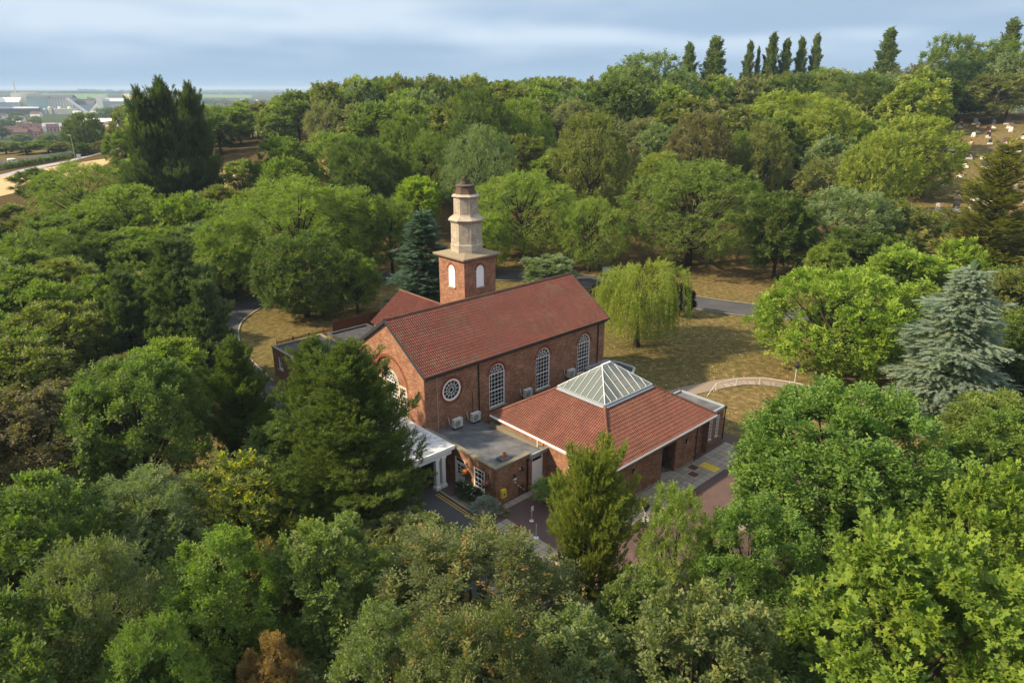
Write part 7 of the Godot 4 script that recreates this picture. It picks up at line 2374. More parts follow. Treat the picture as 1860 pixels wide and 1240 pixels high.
	["M3", "mid", -73.7, -126.9, 4.15, 8.7, "broadleaf_tree", "mid green tree left of the left hand dark pine of the clump against the town", "mid green smaller trees on the left of the picture"],
	["M3", "mid", -49.9, -101.6, 3.47, 7.6, "broadleaf_tree", "mid green smaller tree right of the dark green tree behind the dull green pines", "mid green smaller trees on the left of the picture"],
	["M2", "mid", -92.6, -117.7, 2.91, 8.9, "broadleaf_tree", "mid green tree left of the olive tree at the left edge below the sandy field", "mid green smaller trees on the left of the picture"],
	["M3", "olive", -46.0, -84.7, 3.81, 6.8, "broadleaf_tree", "olive green tree right of the olive green bushy tree at the left, above its lookalike", "olive green smaller trees on the left of the picture"],
	["M4", "mid", -52.0, -95.1, 3.73, 7.9, "broadleaf_tree", "mid green smaller tree left of the light green tree overhanging the road bend", "mid green smaller trees on the left of the picture"],
	["M3", "mid", -64.6, -133.5, 2.68, 6.2, "broadleaf_tree", "mid green tree left of the right hand dark pine of the clump against the town", "mid green smaller trees on the left of the picture"],
	["M2", "olive", -77.8, -81.7, 2.78, 6.5, "broadleaf_tree", "olive green tree left of the olive green bushy tree at the left, below its lookalike", "olive green smaller trees on the left of the picture"],
	["M1", "mid", -54.3, -117.3, 2.60, 8.1, "broadleaf_tree", "mid green smaller tree left of the olive tree in front of the straw coloured clearing", "mid green smaller trees on the left of the picture"],
	["M2", "mid", -62.9, -86.9, 3.59, 9.0, "broadleaf_tree", "mid green smaller tree in front of the dark green tree behind the dull green pines", "mid green smaller trees on the left of the picture"],
	["M1", "bright", -54.6, -101.5, 3.55, 8.5, "broadleaf_tree", "light green smaller tree behind the dark green tree behind the dull green pines", "light green smaller trees on the left of the picture"],
	["M3", "mid", -86.2, -111.7, 3.35, 8.2, "broadleaf_tree", "mid green smaller tree left of the tallest dark pine of the clump against the town", "mid green smaller trees on the left of the picture"],
	["M3", "olive", -90.7, -94.8, 4.12, 9.2, "broadleaf_tree", "olive green tree in front of the feathery light green tree right of the sandy field", "olive green smaller trees on the left of the picture"],
	["M2", "mid", -44.4, -43.5, 3.67, 6.4, "broadleaf_tree", "mid green tree in front of the small bronze leaved tree above the dense green one", "mid green smaller trees on the left of the picture"],
	["M2", "olive", -77.9, -85.8, 3.44, 6.9, "broadleaf_tree", "olive green smaller tree left of the light green tree overhanging the road bend", "olive green smaller trees on the left of the picture"],
	["M4", "mid", -103.1, -102.4, 4.18, 6.7, "broadleaf_tree", "mid green smaller tree between the larger ones on the left of the picture", "mid green smaller trees on the left of the picture"],
	["M4", "olive", -57.8, -111.8, 2.64, 6.3, "broadleaf_tree", "olive green smaller tree behind the dark green tree behind the dull green pines", "olive green smaller trees on the left of the picture"],
	["M2", "mid", -49.9, -79.8, 2.75, 6.4, "broadleaf_tree", "mid green tree behind the green tree at the left edge beside the olive bushy trees", "mid green smaller trees on the left of the picture"],
	["M2", "sage", -75.7, -89.5, 3.12, 6.2, "broadleaf_tree", "grey green smaller tree left of the light green tree overhanging the road bend", "grey green smaller trees on the left of the picture"],
	["M3", "mid", -54.9, -106.1, 3.32, 6.2, "broadleaf_tree", "mid green smaller tree left of the largest feathery ash left of the tower", "mid green smaller trees on the left of the picture"],
	["M4", "bright", -49.5, -71.4, 2.65, 9.2, "broadleaf_tree", "light green smaller tree behind the small bronze leaved tree above the dense green one", "light green smaller trees on the left of the picture"],
	["M4", "mid", -77.3, -119.9, 3.08, 7.6, "broadleaf_tree", "mid green tree right of the olive tree at the left edge below the sandy field", "mid green smaller trees on the left of the picture"],
	["M4", "sage", -47.8, -105.6, 3.64, 7.8, "broadleaf_tree", "grey green smaller tree right of the dark green tree behind the dull green pines", "grey green smaller trees on the left of the picture"],
	["M1", "olive", -70.0, -132.3, 3.08, 8.3, "broadleaf_tree", "olive green smaller tree behind the left hand dark pine of the clump against the town", "olive green smaller trees on the left of the picture"],
	["M3", "bright", 43.8, -94.6, 2.83, 8.0, "broadleaf_tree", "light green smaller tree behind the yellow green tree behind the top of the blue cedar", "light green smaller trees on the right of the picture"],
	["M4", "mid", 60.6, -68.6, 3.40, 7.7, "broadleaf_tree", "mid green smaller tree in front of the golden green conifer at the right edge", "mid green smaller trees on the right of the picture"],
	["M1", "mid", 62.5, -62.7, 2.69, 7.1, "broadleaf_tree", "mid green smaller tree right of the silvery blue cedar at the right", "mid green smaller trees on the right of the picture"],
	["M4", "dark", 65.0, -74.8, 3.41, 6.2, "broadleaf_tree", "dark green tree right of the olive tree at the right edge behind the blue cedar", "dark green smaller trees on the right of the picture"],
	["M3", "dark", 46.5, -62.3, 2.70, 6.8, "broadleaf_tree", "dark green smaller tree right of the silvery blue cedar at the right", "dark green smaller trees on the right of the picture"],
	["M3", "mid", 56.7, -71.0, 2.80, 6.2, "broadleaf_tree", "mid green smaller tree right of the wide yellow green tree right of the curved ramp", "mid green smaller trees on the right of the picture"],
	["M1", "mid", 52.5, -69.6, 2.90, 6.9, "broadleaf_tree", "mid green smaller tree behind the silvery blue cedar at the right", "mid green smaller trees on the right of the picture"],
	["M1", "bright", 73.3, -76.4, 3.18, 7.4, "broadleaf_tree", "light green tree right of the olive tree at the right edge behind the blue cedar", "light green smaller trees on the right of the picture"],
	["M1", "dark", 48.4, -97.8, 3.92, 9.0, "broadleaf_tree", "dark green smaller tree behind the yellow green tree behind the top of the blue cedar", "dark green smaller trees on the right of the picture"],
	["M3", "bright", 79.0, -82.2, 3.14, 8.8, "broadleaf_tree", "light green smaller tree right of the golden green conifer at the right edge", "light green smaller trees on the right of the picture"],
	["M1", "dark", 40.7, -66.1, 2.88, 8.0, "broadleaf_tree", "dark green smaller tree right of the wide yellow green tree right of the curved ramp", "dark green smaller trees on the right of the picture"],
	["M4", "dark", 56.3, -56.2, 2.90, 8.5, "broadleaf_tree", "dark green smaller tree in front of the golden green conifer at the right edge", "dark green smaller trees on the right of the picture"],
	["M1", "dark", 44.0, -80.0, 3.23, 6.3, "broadleaf_tree", "dark green tree left of the olive tree at the right edge behind the blue cedar", "dark green smaller trees on the right of the picture"],
	["M2", "dark", 37.7, -75.4, 3.46, 6.6, "broadleaf_tree", "dark green smaller tree behind the wide yellow green tree right of the curved ramp", "dark green smaller trees on the right of the picture"],
	["M4", "dark", 47.9, -58.2, 2.96, 8.9, "broadleaf_tree", "dark green tree behind the mid green tree at the right edge below the blue cedar", "dark green smaller trees on the right of the picture"],
	["M1", "dark", 47.9, -53.3, 3.58, 7.9, "broadleaf_tree", "dark green tree in front of the wide yellow green tree right of the curved ramp", "dark green smaller trees on the right of the picture"],
	["M4", "bright", 44.0, -73.1, 2.76, 7.0, "broadleaf_tree", "light green smaller tree right of the wide yellow green tree right of the curved ramp", "light green smaller trees on the right of the picture"],
	["M3", "dark", 56.0, -61.7, 3.62, 8.7, "broadleaf_tree", "dark green smaller tree right of the dark purple shrub right of the weeping willow", "dark green smaller trees on the right of the picture"],
	["M3", "dark", 52.3, -59.4, 2.89, 8.7, "broadleaf_tree", "dark green tree right of the yellow green weeping willow beyond the end of the chapel", "dark green smaller trees on the right of the picture"],
	["M1", "mid", 60.2, -80.9, 3.50, 8.0, "broadleaf_tree", "mid green smaller tree behind the olive tree at the right edge behind the blue cedar", "mid green smaller trees on the right of the picture"],
	["M1", "mid", 53.7, -98.8, 3.26, 7.9, "broadleaf_tree", "mid green smaller tree left of the golden green conifer at the right edge", "mid green smaller trees on the right of the picture"],
	["M4", "olive", 57.8, -101.9, 3.08, 6.9, "broadleaf_tree", "olive green smaller tree behind the golden green conifer at the right edge", "olive green smaller trees on the right of the picture"],
	["M4", "olive", 40.6, -39.3, 2.97, 7.9, "broadleaf_tree", "olive green smaller tree in front of the silvery blue cedar at the right", "olive green smaller trees on the right of the picture"],
	["M2", "mid", 39.0, -48.8, 4.06, 6.0, "broadleaf_tree", "mid green smaller tree in front of the silvery blue cedar at the right", "mid green smaller trees on the right of the picture"],
	["M4", "mid", 45.2, -43.3, 2.95, 6.8, "broadleaf_tree", "mid green tree in front of the wide yellow green tree right of the curved ramp", "mid green smaller trees on the right of the picture"],
	["M3", "dark", 34.6, -36.5, 3.84, 6.1, "broadleaf_tree", "dark green smaller tree in front of the silvery blue cedar at the right", "dark green smaller trees on the right of the picture"],
	["M4", "bright", 28.9, -36.4, 3.95, 5.8, "broadleaf_tree", "light green smaller tree behind the big leaved yellow green tree in the bottom right corner", "light green smaller trees on the right of the picture"],
	["M2", "mid", 43.6, -47.4, 2.84, 6.6, "broadleaf_tree", "mid green smaller tree behind the big leaved yellow green tree in the bottom right corner", "mid green smaller trees on the right of the picture"],
	["M4", "bright", 32.3, -32.5, 3.03, 6.1, "broadleaf_tree", "light green tree right of the big leaved yellow green tree in the bottom right corner", "light green smaller trees on the right of the picture"],
	["M1", "dark", 38.8, -43.1, 2.67, 6.1, "broadleaf_tree", "dark green smaller tree behind the big leaved yellow green tree in the bottom right corner", "dark green smaller trees on the right of the picture"],
	["M1", "olive", -40.9, -100.7, 2.73, 7.2, "broadleaf_tree", "olive green smaller tree behind the light green tree overhanging the road bend", "olive green smaller trees beside the road bend"],
	["M2", "mid", -42.9, -107.1, 2.66, 7.8, "broadleaf_tree", "mid green smaller tree behind the light green tree overhanging the road bend", "mid green smaller trees beside the road bend"],
	["M2", "dark", -38.9, -109.3, 3.11, 7.0, "broadleaf_tree", "dark green smaller tree behind the largest feathery ash left of the tower", "dark green smaller trees beside the road bend"],
	["M4", "bright", -34.4, -111.5, 2.86, 8.9, "broadleaf_tree", "light green smaller tree behind the largest feathery ash left of the tower", "light green smaller trees beside the road bend"],
	["M3", "bright", -43.3, -97.6, 3.18, 7.7, "broadleaf_tree", "light green smaller tree behind the light green tree overhanging the road bend", "light green smaller trees beside the road bend"],
	["M4", "bright", -47.6, -110.3, 3.66, 9.9, "broadleaf_tree", "light green tree in front of the olive tree in front of the straw coloured clearing", "light green smaller trees beside the road bend"],
	["M3", "dark", -42.9, -113.8, 3.43, 8.7, "broadleaf_tree", "dark green tree in front of the olive tree in front of the straw coloured clearing", "dark green smaller trees beside the road bend"],
	["M1", "dark", -36.8, -114.6, 2.83, 8.0, "broadleaf_tree", "dark green smaller tree right of the olive tree in front of the straw coloured clearing", "dark green smaller trees beside the road bend"],
	["M4", "bright", -40.6, -128.0, 4.41, 13.2, "woodland_tree", "light green woodland tree behind the olive tree in front of the straw coloured clearing", "light green trees at the front edge, wood left of the tower"],
	["MA", "dark", -28.5, -133.1, 5.38, 16.3, "woodland_tree", "dark green tree left of the small vivid yellow green tree left of the tower spire", "dark green trees at the front edge, wood left of the tower"],
	["MV", "sage", -5.8, -132.1, 7.32, 19.1, "woodland_tree", "grey green tree right of the small vivid yellow green tree left of the tower spire", "grey green trees at the front edge, wood behind the tower"],
	["MW", "olive", 14.9, -133.8, 7.55, 20.4, "woodland_tree", "olive green tree in front of the pale yellow tipped tree behind the light green ash", "olive green trees at the front edge, wood right of the tower"],
	["M4", "mid", -43.7, -137.2, 5.55, 14.9, "woodland_tree", "mid green tree right of the right hand dark pine of the clump against the town", "mid green trees at the front edge, wood left of the tower"],
	["M3", "mid", -26.6, -141.8, 4.55, 13.2, "woodland_tree", "mid green woodland tree behind the small vivid yellow green tree left of the tower spire", "mid green trees at the front edge, wood left of the tower"],
	["MV", "mid", -16.6, -145.6, 6.29, 15.5, "woodland_tree", "mid green woodland tree left of the pale yellow tipped tree behind the light green ash", "mid green trees at the front edge, wood left of the tower"],
	["MA", "yellow", 29.9, -143.0, 4.75, 12.1, "woodland_tree", "yellow green woodland tree in front of the drooping olive birch left of the largest ash", "yellow green trees at the front edge, wood right of the tower"],
	["MW", "yellow", 66.9, -130.2, 6.57, 16.5, "woodland_tree", "yellow green woodland tree in front of the small weeping tree in front of the cemetery", "yellow green trees at the front edge, wood below the poplars"],
	["MW", "dark", -7.1, -157.3, 7.56, 21.7, "woodland_tree", "dark green tree right of the tall grey green tree left of the tower spire tip", "dark green trees halfway up, wood behind the tower"],
	["M1", "olive", 2.3, -151.6, 4.89, 14.1, "woodland_tree", "olive green woodland tree left of the pale yellow tipped tree behind the light green ash", "olive green trees halfway up, wood behind the tower"],
	["MW", "brownish", 38.0, -146.7, 7.22, 18.6, "woodland_tree", "brownish green woodland tree right of the drooping olive birch left of the largest ash", "brownish green trees halfway up, wood right of the tower"],
	["MW", "olive", 51.5, -147.0, 5.77, 16.5, "woodland_tree", "olive green woodland tree left of the small weeping tree in front of the cemetery", "olive green trees halfway up, wood below the poplars"],
	["F1", "lime", -22.7, -165.1, 5.31, 14.8, "woodland_tree", "pale yellowish woodland tree behind the tall grey green tree left of the tower spire tip", "pale yellowish trees halfway up, wood left of the tower"],
	["MW", "bright", 2.6, -163.8, 7.32, 19.1, "woodland_tree", "light green woodland tree behind the pale yellow tipped tree behind the light green ash", "light green trees halfway up, wood behind the tower"],
	["M1", "sage", 34.1, -161.4, 5.31, 14.7, "woodland_tree", "grey green tree in front of the pale birch with white limbs above the largest ash", "grey green trees halfway up, wood right of the tower"],
	["M3", "mid", 50.4, -156.2, 4.29, 13.5, "woodland_tree", "mid green woodland tree behind the small weeping tree in front of the cemetery", "mid green trees halfway up, wood below the poplars"],
	["F4", "sage", 67.4, -151.0, 4.88, 13.1, "woodland_tree", "grey green woodland tree behind the small weeping tree in front of the cemetery", "grey green trees halfway up, wood below the poplars"],
	["F2", "olive", -12.7, -172.3, 7.44, 18.9, "woodland_tree", "olive green woodland tree behind the tall grey green tree left of the tower spire tip", "olive green trees halfway up, wood behind the tower"],
	["F1", "lime", -4.0, -178.9, 5.57, 15.0, "woodland_tree", "pale yellowish tree left of the grey green birch in the wood right of the tower", "pale yellowish trees halfway up, wood behind the tower"],
	["F1", "brownish", 18.0, -173.1, 5.96, 15.4, "woodland_tree", "brownish green woodland tree left of the pale birch with white limbs above the largest ash", "brownish green trees halfway up, wood right of the tower"],
	["F4", "olive", 51.5, -169.9, 7.09, 17.2, "woodland_tree", "olive green tree left of the large yellow green tree in the wood below the poplars", "olive green trees halfway up, wood below the poplars"],
	["F2", "dark", 59.6, -164.7, 5.88, 15.3, "woodland_tree", "dark green tree left of the yellow green tree beside the large one below the poplars", "dark green trees halfway up, wood below the poplars"],
	["F3", "mid", -34.4, -181.8, 6.49, 15.5, "woodland_tree", "mid green woodland tree in front of the drooping grey birch above the straw coloured clearing", "mid green trees halfway up, wood left of the tower"],
	["F4", "dark", -25.3, -185.6, 6.07, 15.2, "woodland_tree", "dark green woodland tree right of the drooping grey birch above the straw coloured clearing", "dark green trees halfway up, wood left of the tower"],
	["F5", "bright", -9.3, -186.5, 6.43, 15.0, "woodland_tree", "light green tree left of the grey green birch in the wood right of the tower", "light green trees halfway up, wood behind the tower"],
	["F2", "dark", 2.1, -189.3, 5.37, 15.7, "woodland_tree", "dark green tree behind the dull green birch in the wood just right of the tower", "dark green trees halfway up, wood behind the tower"],
	["F1", "olive", 43.3, -180.4, 7.50, 17.7, "woodland_tree", "olive green woodland tree right of the pale birch with white limbs above the largest ash", "olive green trees halfway up, wood right of the tower"],
	["F2", "bright", 82.2, -163.5, 5.34, 13.4, "woodland_tree", "light green tree right of the yellow green tree beside the large one below the poplars", "light green trees halfway up, wood below the poplars"],
	["F5", "birch", -40.1, -193.7, 6.39, 13.7, "woodland_tree", "pale grey green woodland tree right of the drooping grey birch above the straw coloured clearing", "pale grey green trees halfway up, wood left of the tower"],
	["F5", "bright", -27.0, -195.7, 5.92, 14.8, "woodland_tree", "light green woodland tree right of the drooping grey birch above the straw coloured clearing", "light green trees halfway up, wood left of the tower"],
	["F1", "olive", -2.1, -197.7, 7.45, 19.0, "woodland_tree", "olive green tree left of the grey green birch in the wood right of the tower", "olive green trees halfway up, wood behind the tower"],
	["F1", "birch", 7.8, -199.5, 5.48, 14.9, "woodland_tree", "pale grey green tree behind the grey green birch in the wood right of the tower", "pale grey green trees halfway up, wood behind the tower"],
	["F5", "dark", 27.7, -190.6, 7.37, 21.0, "woodland_tree", "dark green tree right of the grey green birch in the wood right of the tower", "dark green trees halfway up, wood right of the tower"],
	["F2", "bright", 41.2, -191.4, 6.95, 19.7, "woodland_tree", "light green woodland tree behind the pale birch with white limbs above the largest ash", "light green trees halfway up, wood right of the tower"],
	["F3", "brownish", 52.9, -192.7, 5.88, 15.5, "woodland_tree", "brownish green tree left of the large yellow green tree in the wood below the poplars", "brownish green trees halfway up, wood right of the tower"],
	["F1", "lime", 82.9, -178.7, 4.65, 13.2, "woodland_tree", "pale yellowish tree right of the large yellow green tree in the wood below the poplars", "pale yellowish trees halfway up, wood below the poplars"],
	["F4", "olive", -30.6, -205.3, 5.15, 13.1, "woodland_tree", "olive green woodland tree right of the drooping grey birch above the straw coloured clearing", "olive green trees high up, wood left of the tower"],
	["F3", "yellow", 23.3, -208.7, 4.87, 12.3, "woodland_tree", "yellow green woodland tree behind the grey green birch in the wood right of the tower", "yellow green trees high up, wood right of the tower"],
	["F3", "bright", 68.0, -196.1, 4.71, 14.7, "woodland_tree", "light green woodland tree behind the large yellow green tree in the wood below the poplars", "light green trees high up, wood below the poplars"],
	["F4", "sage", 79.6, -193.0, 5.65, 13.8, "woodland_tree", "grey green woodland tree behind the large yellow green tree in the wood below the poplars", "grey green trees high up, wood below the poplars"],
	["F2", "birch", 88.0, -188.8, 4.37, 13.2, "woodland_tree", "pale grey green tree behind the yellow green tree beside the large one below the poplars", "pale grey green trees high up, wood below the poplars"],
	["F4", "yellow", 99.2, -181.0, 7.30, 19.3, "woodland_tree", "yellow green tree in front of the broad dark green tree behind the yellow green ones", "yellow green trees high up, wood below the poplars"],
	["F4", "dark", -89.6, -200.4, 6.07, 11.9, "woodland_tree", "dark green woodland tree behind the round green tree at the end of the mesh fence", "dark green trees high up, wood left of the tower"],
	["F4", "bright", -33.5, -216.4, 5.60, 14.4, "woodland_tree", "light green woodland tree behind the drooping grey birch above the straw coloured clearing", "light green trees high up, wood left of the tower"],
	["F5", "sage", -26.0, -211.9, 5.14, 15.8, "woodland_tree", "grey green woodland tree right of the drooping grey birch above the straw coloured clearing", "grey green trees high up, wood left of the tower"],
	["F4", "birch", -13.4, -219.5, 4.93, 13.2, "woodland_tree", "pale grey green tree high up in the wood behind the tower", "pale grey green trees high up, wood behind the tower"],
	["F1", "dark", -3.7, -220.6, 7.09, 17.5, "woodland_tree", "dark green woodland tree behind the grey green birch in the wood right of the tower", "dark green trees high up, wood behind the tower"],
	["F4", "bright", 9.5, -220.0, 5.81, 16.1, "woodland_tree", "light green woodland tree behind the grey green birch in the wood right of the tower", "light green trees high up, wood behind the tower"],
	["F2", "sage", 18.9, -215.9, 5.73, 16.0, "woodland_tree", "grey green woodland tree behind the grey green birch in the wood right of the tower", "grey green trees high up, wood right of the tower"],
	["F3", "sage", 59.3, -209.3, 4.33, 11.3, "woodland_tree", "grey green woodland tree left of the broad dark green tree behind the yellow green ones", "grey green trees high up, wood below the poplars"],
	["F5", "bright", 73.9, -205.7, 4.58, 11.9, "woodland_tree", "light green woodland tree left of the broad dark green tree behind the yellow green ones", "light green trees high up, wood below the poplars"],
	["F2", "olive", 88.6, -196.3, 5.77, 15.2, "woodland_tree", "olive green tree in front of the broad dark green tree behind the yellow green ones", "olive green trees high up, wood below the poplars"],
	["F1", "mid", 102.8, -191.5, 4.30, 12.2, "woodland_tree", "mid green tree in front of the broad dark green tree behind the yellow green ones", "mid green trees high up, wood below the poplars"],
	["F3", "lime", -102.7, -204.9, 5.43, 14.6, "woodland_tree", "pale yellowish woodland tree behind the round green tree at the end of the mesh fence", "pale yellowish trees high up, wood left of the tower"],
	["F3", "dark", -86.2, -212.8, 4.86, 11.0, "woodland_tree", "dark green woodland tree left of the drooping grey birch above the straw coloured clearing", "dark green trees high up, wood left of the tower"],
	["F1", "mid", -69.6, -216.6, 4.84, 9.8, "woodland_tree", "mid green woodland tree behind the drooping grey birch above the straw coloured clearing", "mid green trees high up, wood left of the tower"],
	["F3", "lime", -47.6, -219.5, 4.38, 11.5, "woodland_tree", "pale yellowish woodland tree behind the drooping grey birch above the straw coloured clearing", "pale yellowish trees high up, wood left of the tower"],
	["F4", "bright", -32.6, -226.4, 5.98, 15.6, "woodland_tree", "light green tree behind the dull green birch in the wood just right of the tower", "light green trees high up, wood left of the tower"],
	["F3", "dark", -20.0, -225.3, 4.78, 12.1, "woodland_tree", "dark green woodland tree behind the drooping grey birch above the straw coloured clearing", "dark green trees high up, wood behind the tower"],
	["F4", "bright", 16.2, -226.4, 4.37, 12.5, "woodland_tree", "light green tree high up in the wood right of the tower", "light green trees high up, wood right of the tower"],
	["F4", "mid", 23.6, -228.2, 5.81, 14.6, "woodland_tree", "mid green woodland tree behind the grey green birch in the wood right of the tower", "mid green trees high up, wood right of the tower"],
	["F3", "bright", 57.7, -218.9, 5.34, 16.2, "woodland_tree", "light green tree in front of the first columnar poplar from the left on the skyline", "light green trees high up, wood right of the tower"],
	["F1", "mid", 66.8, -219.3, 6.22, 10.3, "woodland_tree", "mid green woodland tree left of the broad dark green tree behind the yellow green ones", "mid green trees high up, wood below the poplars"],
	["F4", "sage", -107.6, -211.3, 4.74, 15.3, "woodland_tree", "grey green woodland tree behind the round green tree at the end of the mesh fence", "grey green trees high up, wood left of the tower"],
	["F5", "dark", -96.7, -214.5, 5.65, 15.0, "woodland_tree", "dark green woodland tree behind the dark tall shrub at the edge of the sandy field", "dark green trees high up, wood left of the tower"],
	["F2", "lime", -73.5, -223.6, 4.65, 12.3, "woodland_tree", "pale yellowish tree high up in the wood left of the tower", "pale yellowish trees high up, wood left of the tower"],
	["F3", "mid", -67.6, -230.5, 6.78, 15.6, "woodland_tree", "mid green woodland tree behind the round green tree at the end of the mesh fence", "mid green trees high up, wood left of the tower"],
	["F2", "olive", -57.9, -228.8, 5.09, 18.0, "woodland_tree", "olive green woodland tree behind the drooping grey birch above the straw coloured clearing", "olive green trees high up, wood left of the tower"],
	["F2", "sage", -48.2, -236.4, 4.84, 18.8, "woodland_tree", "grey green woodland tree behind the drooping grey birch above the straw coloured clearing", "grey green trees high up, wood left of the tower"],
	["F1", "bright", 10.0, -239.5, 5.39, 17.3, "woodland_tree", "light green woodland tree left of the first columnar poplar from the left on the skyline", "light green trees high up, wood behind the tower"],
	["F5", "bright", 34.3, -238.1, 6.98, 20.3, "woodland_tree", "light green tree left of the stout columnar poplar second from the left on the skyline", "light green trees high up, wood right of the tower"],
	["F5", "dark", 52.1, -231.5, 6.91, 18.8, "woodland_tree", "dark green tree in front of the first columnar poplar from the left on the skyline", "dark green trees high up, wood right of the tower"],
	["F4", "mid", 64.0, -228.4, 5.12, 16.9, "woodland_tree", "mid green tree in front of the first columnar poplar from the left on the skyline", "mid green trees high up, wood below the poplars"],
	["F3", "birch", 72.4, -227.3, 5.41, 16.9, "woodland_tree", "pale grey green tree left of the broad dark green tree behind the yellow green ones", "pale grey green trees high up, wood below the poplars"],
	["F4", "dark", 82.4, -225.2, 4.89, 17.3, "woodland_tree", "dark green woodland tree behind the broad dark green tree behind the yellow green ones", "dark green trees high up, wood below the poplars"],
	["F3", "lime", 114.9, -209.7, 7.29, 18.2, "woodland_tree", "pale yellowish woodland tree right of the broad dark green tree behind the yellow green ones", "pale yellowish trees high up, wood below the poplars"],
	["F4", "yellow", -108.5, -220.8, 4.63, 14.1, "woodland_tree", "yellow green woodland tree behind the round green tree at the end of the mesh fence", "yellow green trees high up, wood left of the tower"],
	["F1", "lime", 11.7, -247.8, 5.93, 16.3, "woodland_tree", "pale yellowish woodland tree left of the first columnar poplar from the left on the skyline", "pale yellowish trees high up, wood behind the tower"],
	["F2", "mid", 24.6, -249.1, 4.47, 15.3, "woodland_tree", "mid green woodland tree left of the first columnar poplar from the left on the skyline", "mid green trees along the skyline, wood right of the tower"],
	["F4", "bright", 40.1, -249.3, 6.69, 20.4, "woodland_tree", "light green tree left of the slim columnar poplar third from the left on the skyline", "light green trees along the skyline, wood right of the tower"],
	["F1", "bright", 51.7, -246.5, 4.76, 16.9, "woodland_tree", "light green woodland tree left of the thinnest of the columnar poplars on the skyline", "light green trees along the skyline, wood right of the tower"],
	["F4", "bright", 71.4, -236.1, 6.97, 16.8, "woodland_tree", "light green woodland tree in front of the thinnest of the columnar poplars on the skyline", "light green trees high up, wood below the poplars"],
	["F4", "olive", 80.4, -236.1, 5.01, 17.7, "woodland_tree", "olive green woodland tree behind the broad dark green tree behind the yellow green ones", "olive green trees high up, wood below the poplars"],
	["F3", "dark", 90.1, -229.7, 5.31, 17.2, "woodland_tree", "dark green woodland tree in front of the thinnest of the columnar poplars on the skyline", "dark green trees high up, wood below the poplars"],
	["F3", "sage", 113.0, -220.9, 5.97, 16.3, "woodland_tree", "grey green woodland tree right of the broad dark green tree behind the yellow green ones", "grey green trees high up, wood below the poplars"],
	["F5", "birch", -121.9, -231.4, 5.06, 15.1, "woodland_tree", "pale grey green tree behind the round green tree at the end of the mesh fence", "pale grey green trees along the skyline, wood left of the tower"],
	["F5", "bright", -90.5, -241.4, 4.56, 13.3, "woodland_tree", "light green woodland tree behind the round green tree at the end of the mesh fence", "light green trees along the skyline, wood left of the tower"],
	["F5", "yellow", -53.3, -255.8, 5.57, 19.6, "woodland_tree", "yellow green woodland tree behind the drooping grey birch above the straw coloured clearing", "yellow green trees along the skyline, wood left of the tower"],
	["F4", "lime", -1.0, -255.5, 6.33, 16.5, "woodland_tree", "pale yellowish tree along the skyline in the wood behind the tower", "pale yellowish trees along the skyline, wood behind the tower"],
	["F4", "olive", 10.2, -257.8, 5.68, 17.4, "woodland_tree", "olive green woodland tree left of the first columnar poplar from the left on the skyline", "olive green trees along the skyline, wood behind the tower"],
	["F3", "lime", 18.6, -255.2, 4.99, 16.6, "woodland_tree", "pale yellowish tree left of the stout columnar poplar second from the left on the skyline", "pale yellowish trees along the skyline, wood right of the tower"],
	["F3", "bright", 28.6, -258.5, 6.51, 14.9, "woodland_tree", "light green tree along the skyline in the wood right of the tower", "light green trees along the skyline, wood right of the tower"],
	["F3", "bright", 44.5, -258.9, 4.94, 20.1, "woodland_tree", "light green tree left of the columnar poplar right of the thinnest one on the skyline", "light green trees along the skyline, wood right of the tower"],
	["F5", "olive", 66.7, -247.7, 5.52, 16.3, "woodland_tree", "olive green tree in front of the first columnar poplar from the left on the skyline", "olive green trees along the skyline, wood right of the tower"],
	["F2", "mid", 74.7, -248.2, 4.22, 15.2, "woodland_tree", "mid green woodland tree in front of the thinnest of the columnar poplars on the skyline", "mid green trees along the skyline, wood below the poplars"],
	["F2", "olive", 88.9, -245.7, 5.53, 16.5, "woodland_tree", "olive green woodland tree in front of the thinnest of the columnar poplars on the skyline", "olive green trees along the skyline, wood below the poplars"],
	["F1", "lime", 104.9, -241.0, 6.58, 17.5, "woodland_tree", "pale yellowish woodland tree left of the brownish sparse tree left of the very dark one", "pale yellowish trees along the skyline, wood below the poplars"],
	["F4", "dark", 126.0, -223.5, 7.45, 17.2, "woodland_tree", "dark green woodland tree left of the spreading birch with white limbs above the cemetery", "dark green trees along the skyline, wood below the poplars"],
	["F3", "yellow", -121.4, -240.4, 4.65, 14.6, "woodland_tree", "yellow green tree in front of the big round dark green tree beyond the mesh fence", "yellow green trees along the skyline, wood left of the tower"],
	["F1", "birch", -24.4, -266.7, 4.93, 18.4, "woodland_tree", "pale grey green tree along the skyline in the wood behind the tower", "pale grey green trees along the skyline, wood behind the tower"],
	["F3", "yellow", -14.9, -269.0, 7.57, 18.8, "woodland_tree", "yellow green tree along the skyline in the wood behind the tower", "yellow green trees along the skyline, wood behind the tower"],
	["F4", "sage", 6.9, -268.8, 6.40, 17.2, "woodland_tree", "grey green woodland tree left of the first columnar poplar from the left on the skyline", "grey green trees along the skyline, wood behind the tower"],
	["F1", "yellow", 24.9, -268.0, 6.01, 15.4, "woodland_tree", "yellow green woodland tree left of the first columnar poplar from the left on the skyline", "yellow green trees along the skyline, wood right of the tower"],
	["F3", "olive", 38.5, -266.9, 7.15, 19.4, "woodland_tree", "olive green tree left of the stout columnar poplar second from the left on the skyline", "olive green trees along the skyline, wood right of the tower"],
	["F2", "sage", 48.7, -266.6, 5.07, 18.9, "woodland_tree", "grey green tree left of the stout columnar poplar second from the left on the skyline", "grey green trees along the skyline, wood right of the tower"],
	["F5", "yellow", 72.0, -256.8, 4.73, 15.9, "woodland_tree", "yellow green tree in front of the first columnar poplar from the left on the skyline", "yellow green trees along the skyline, wood below the poplars"],
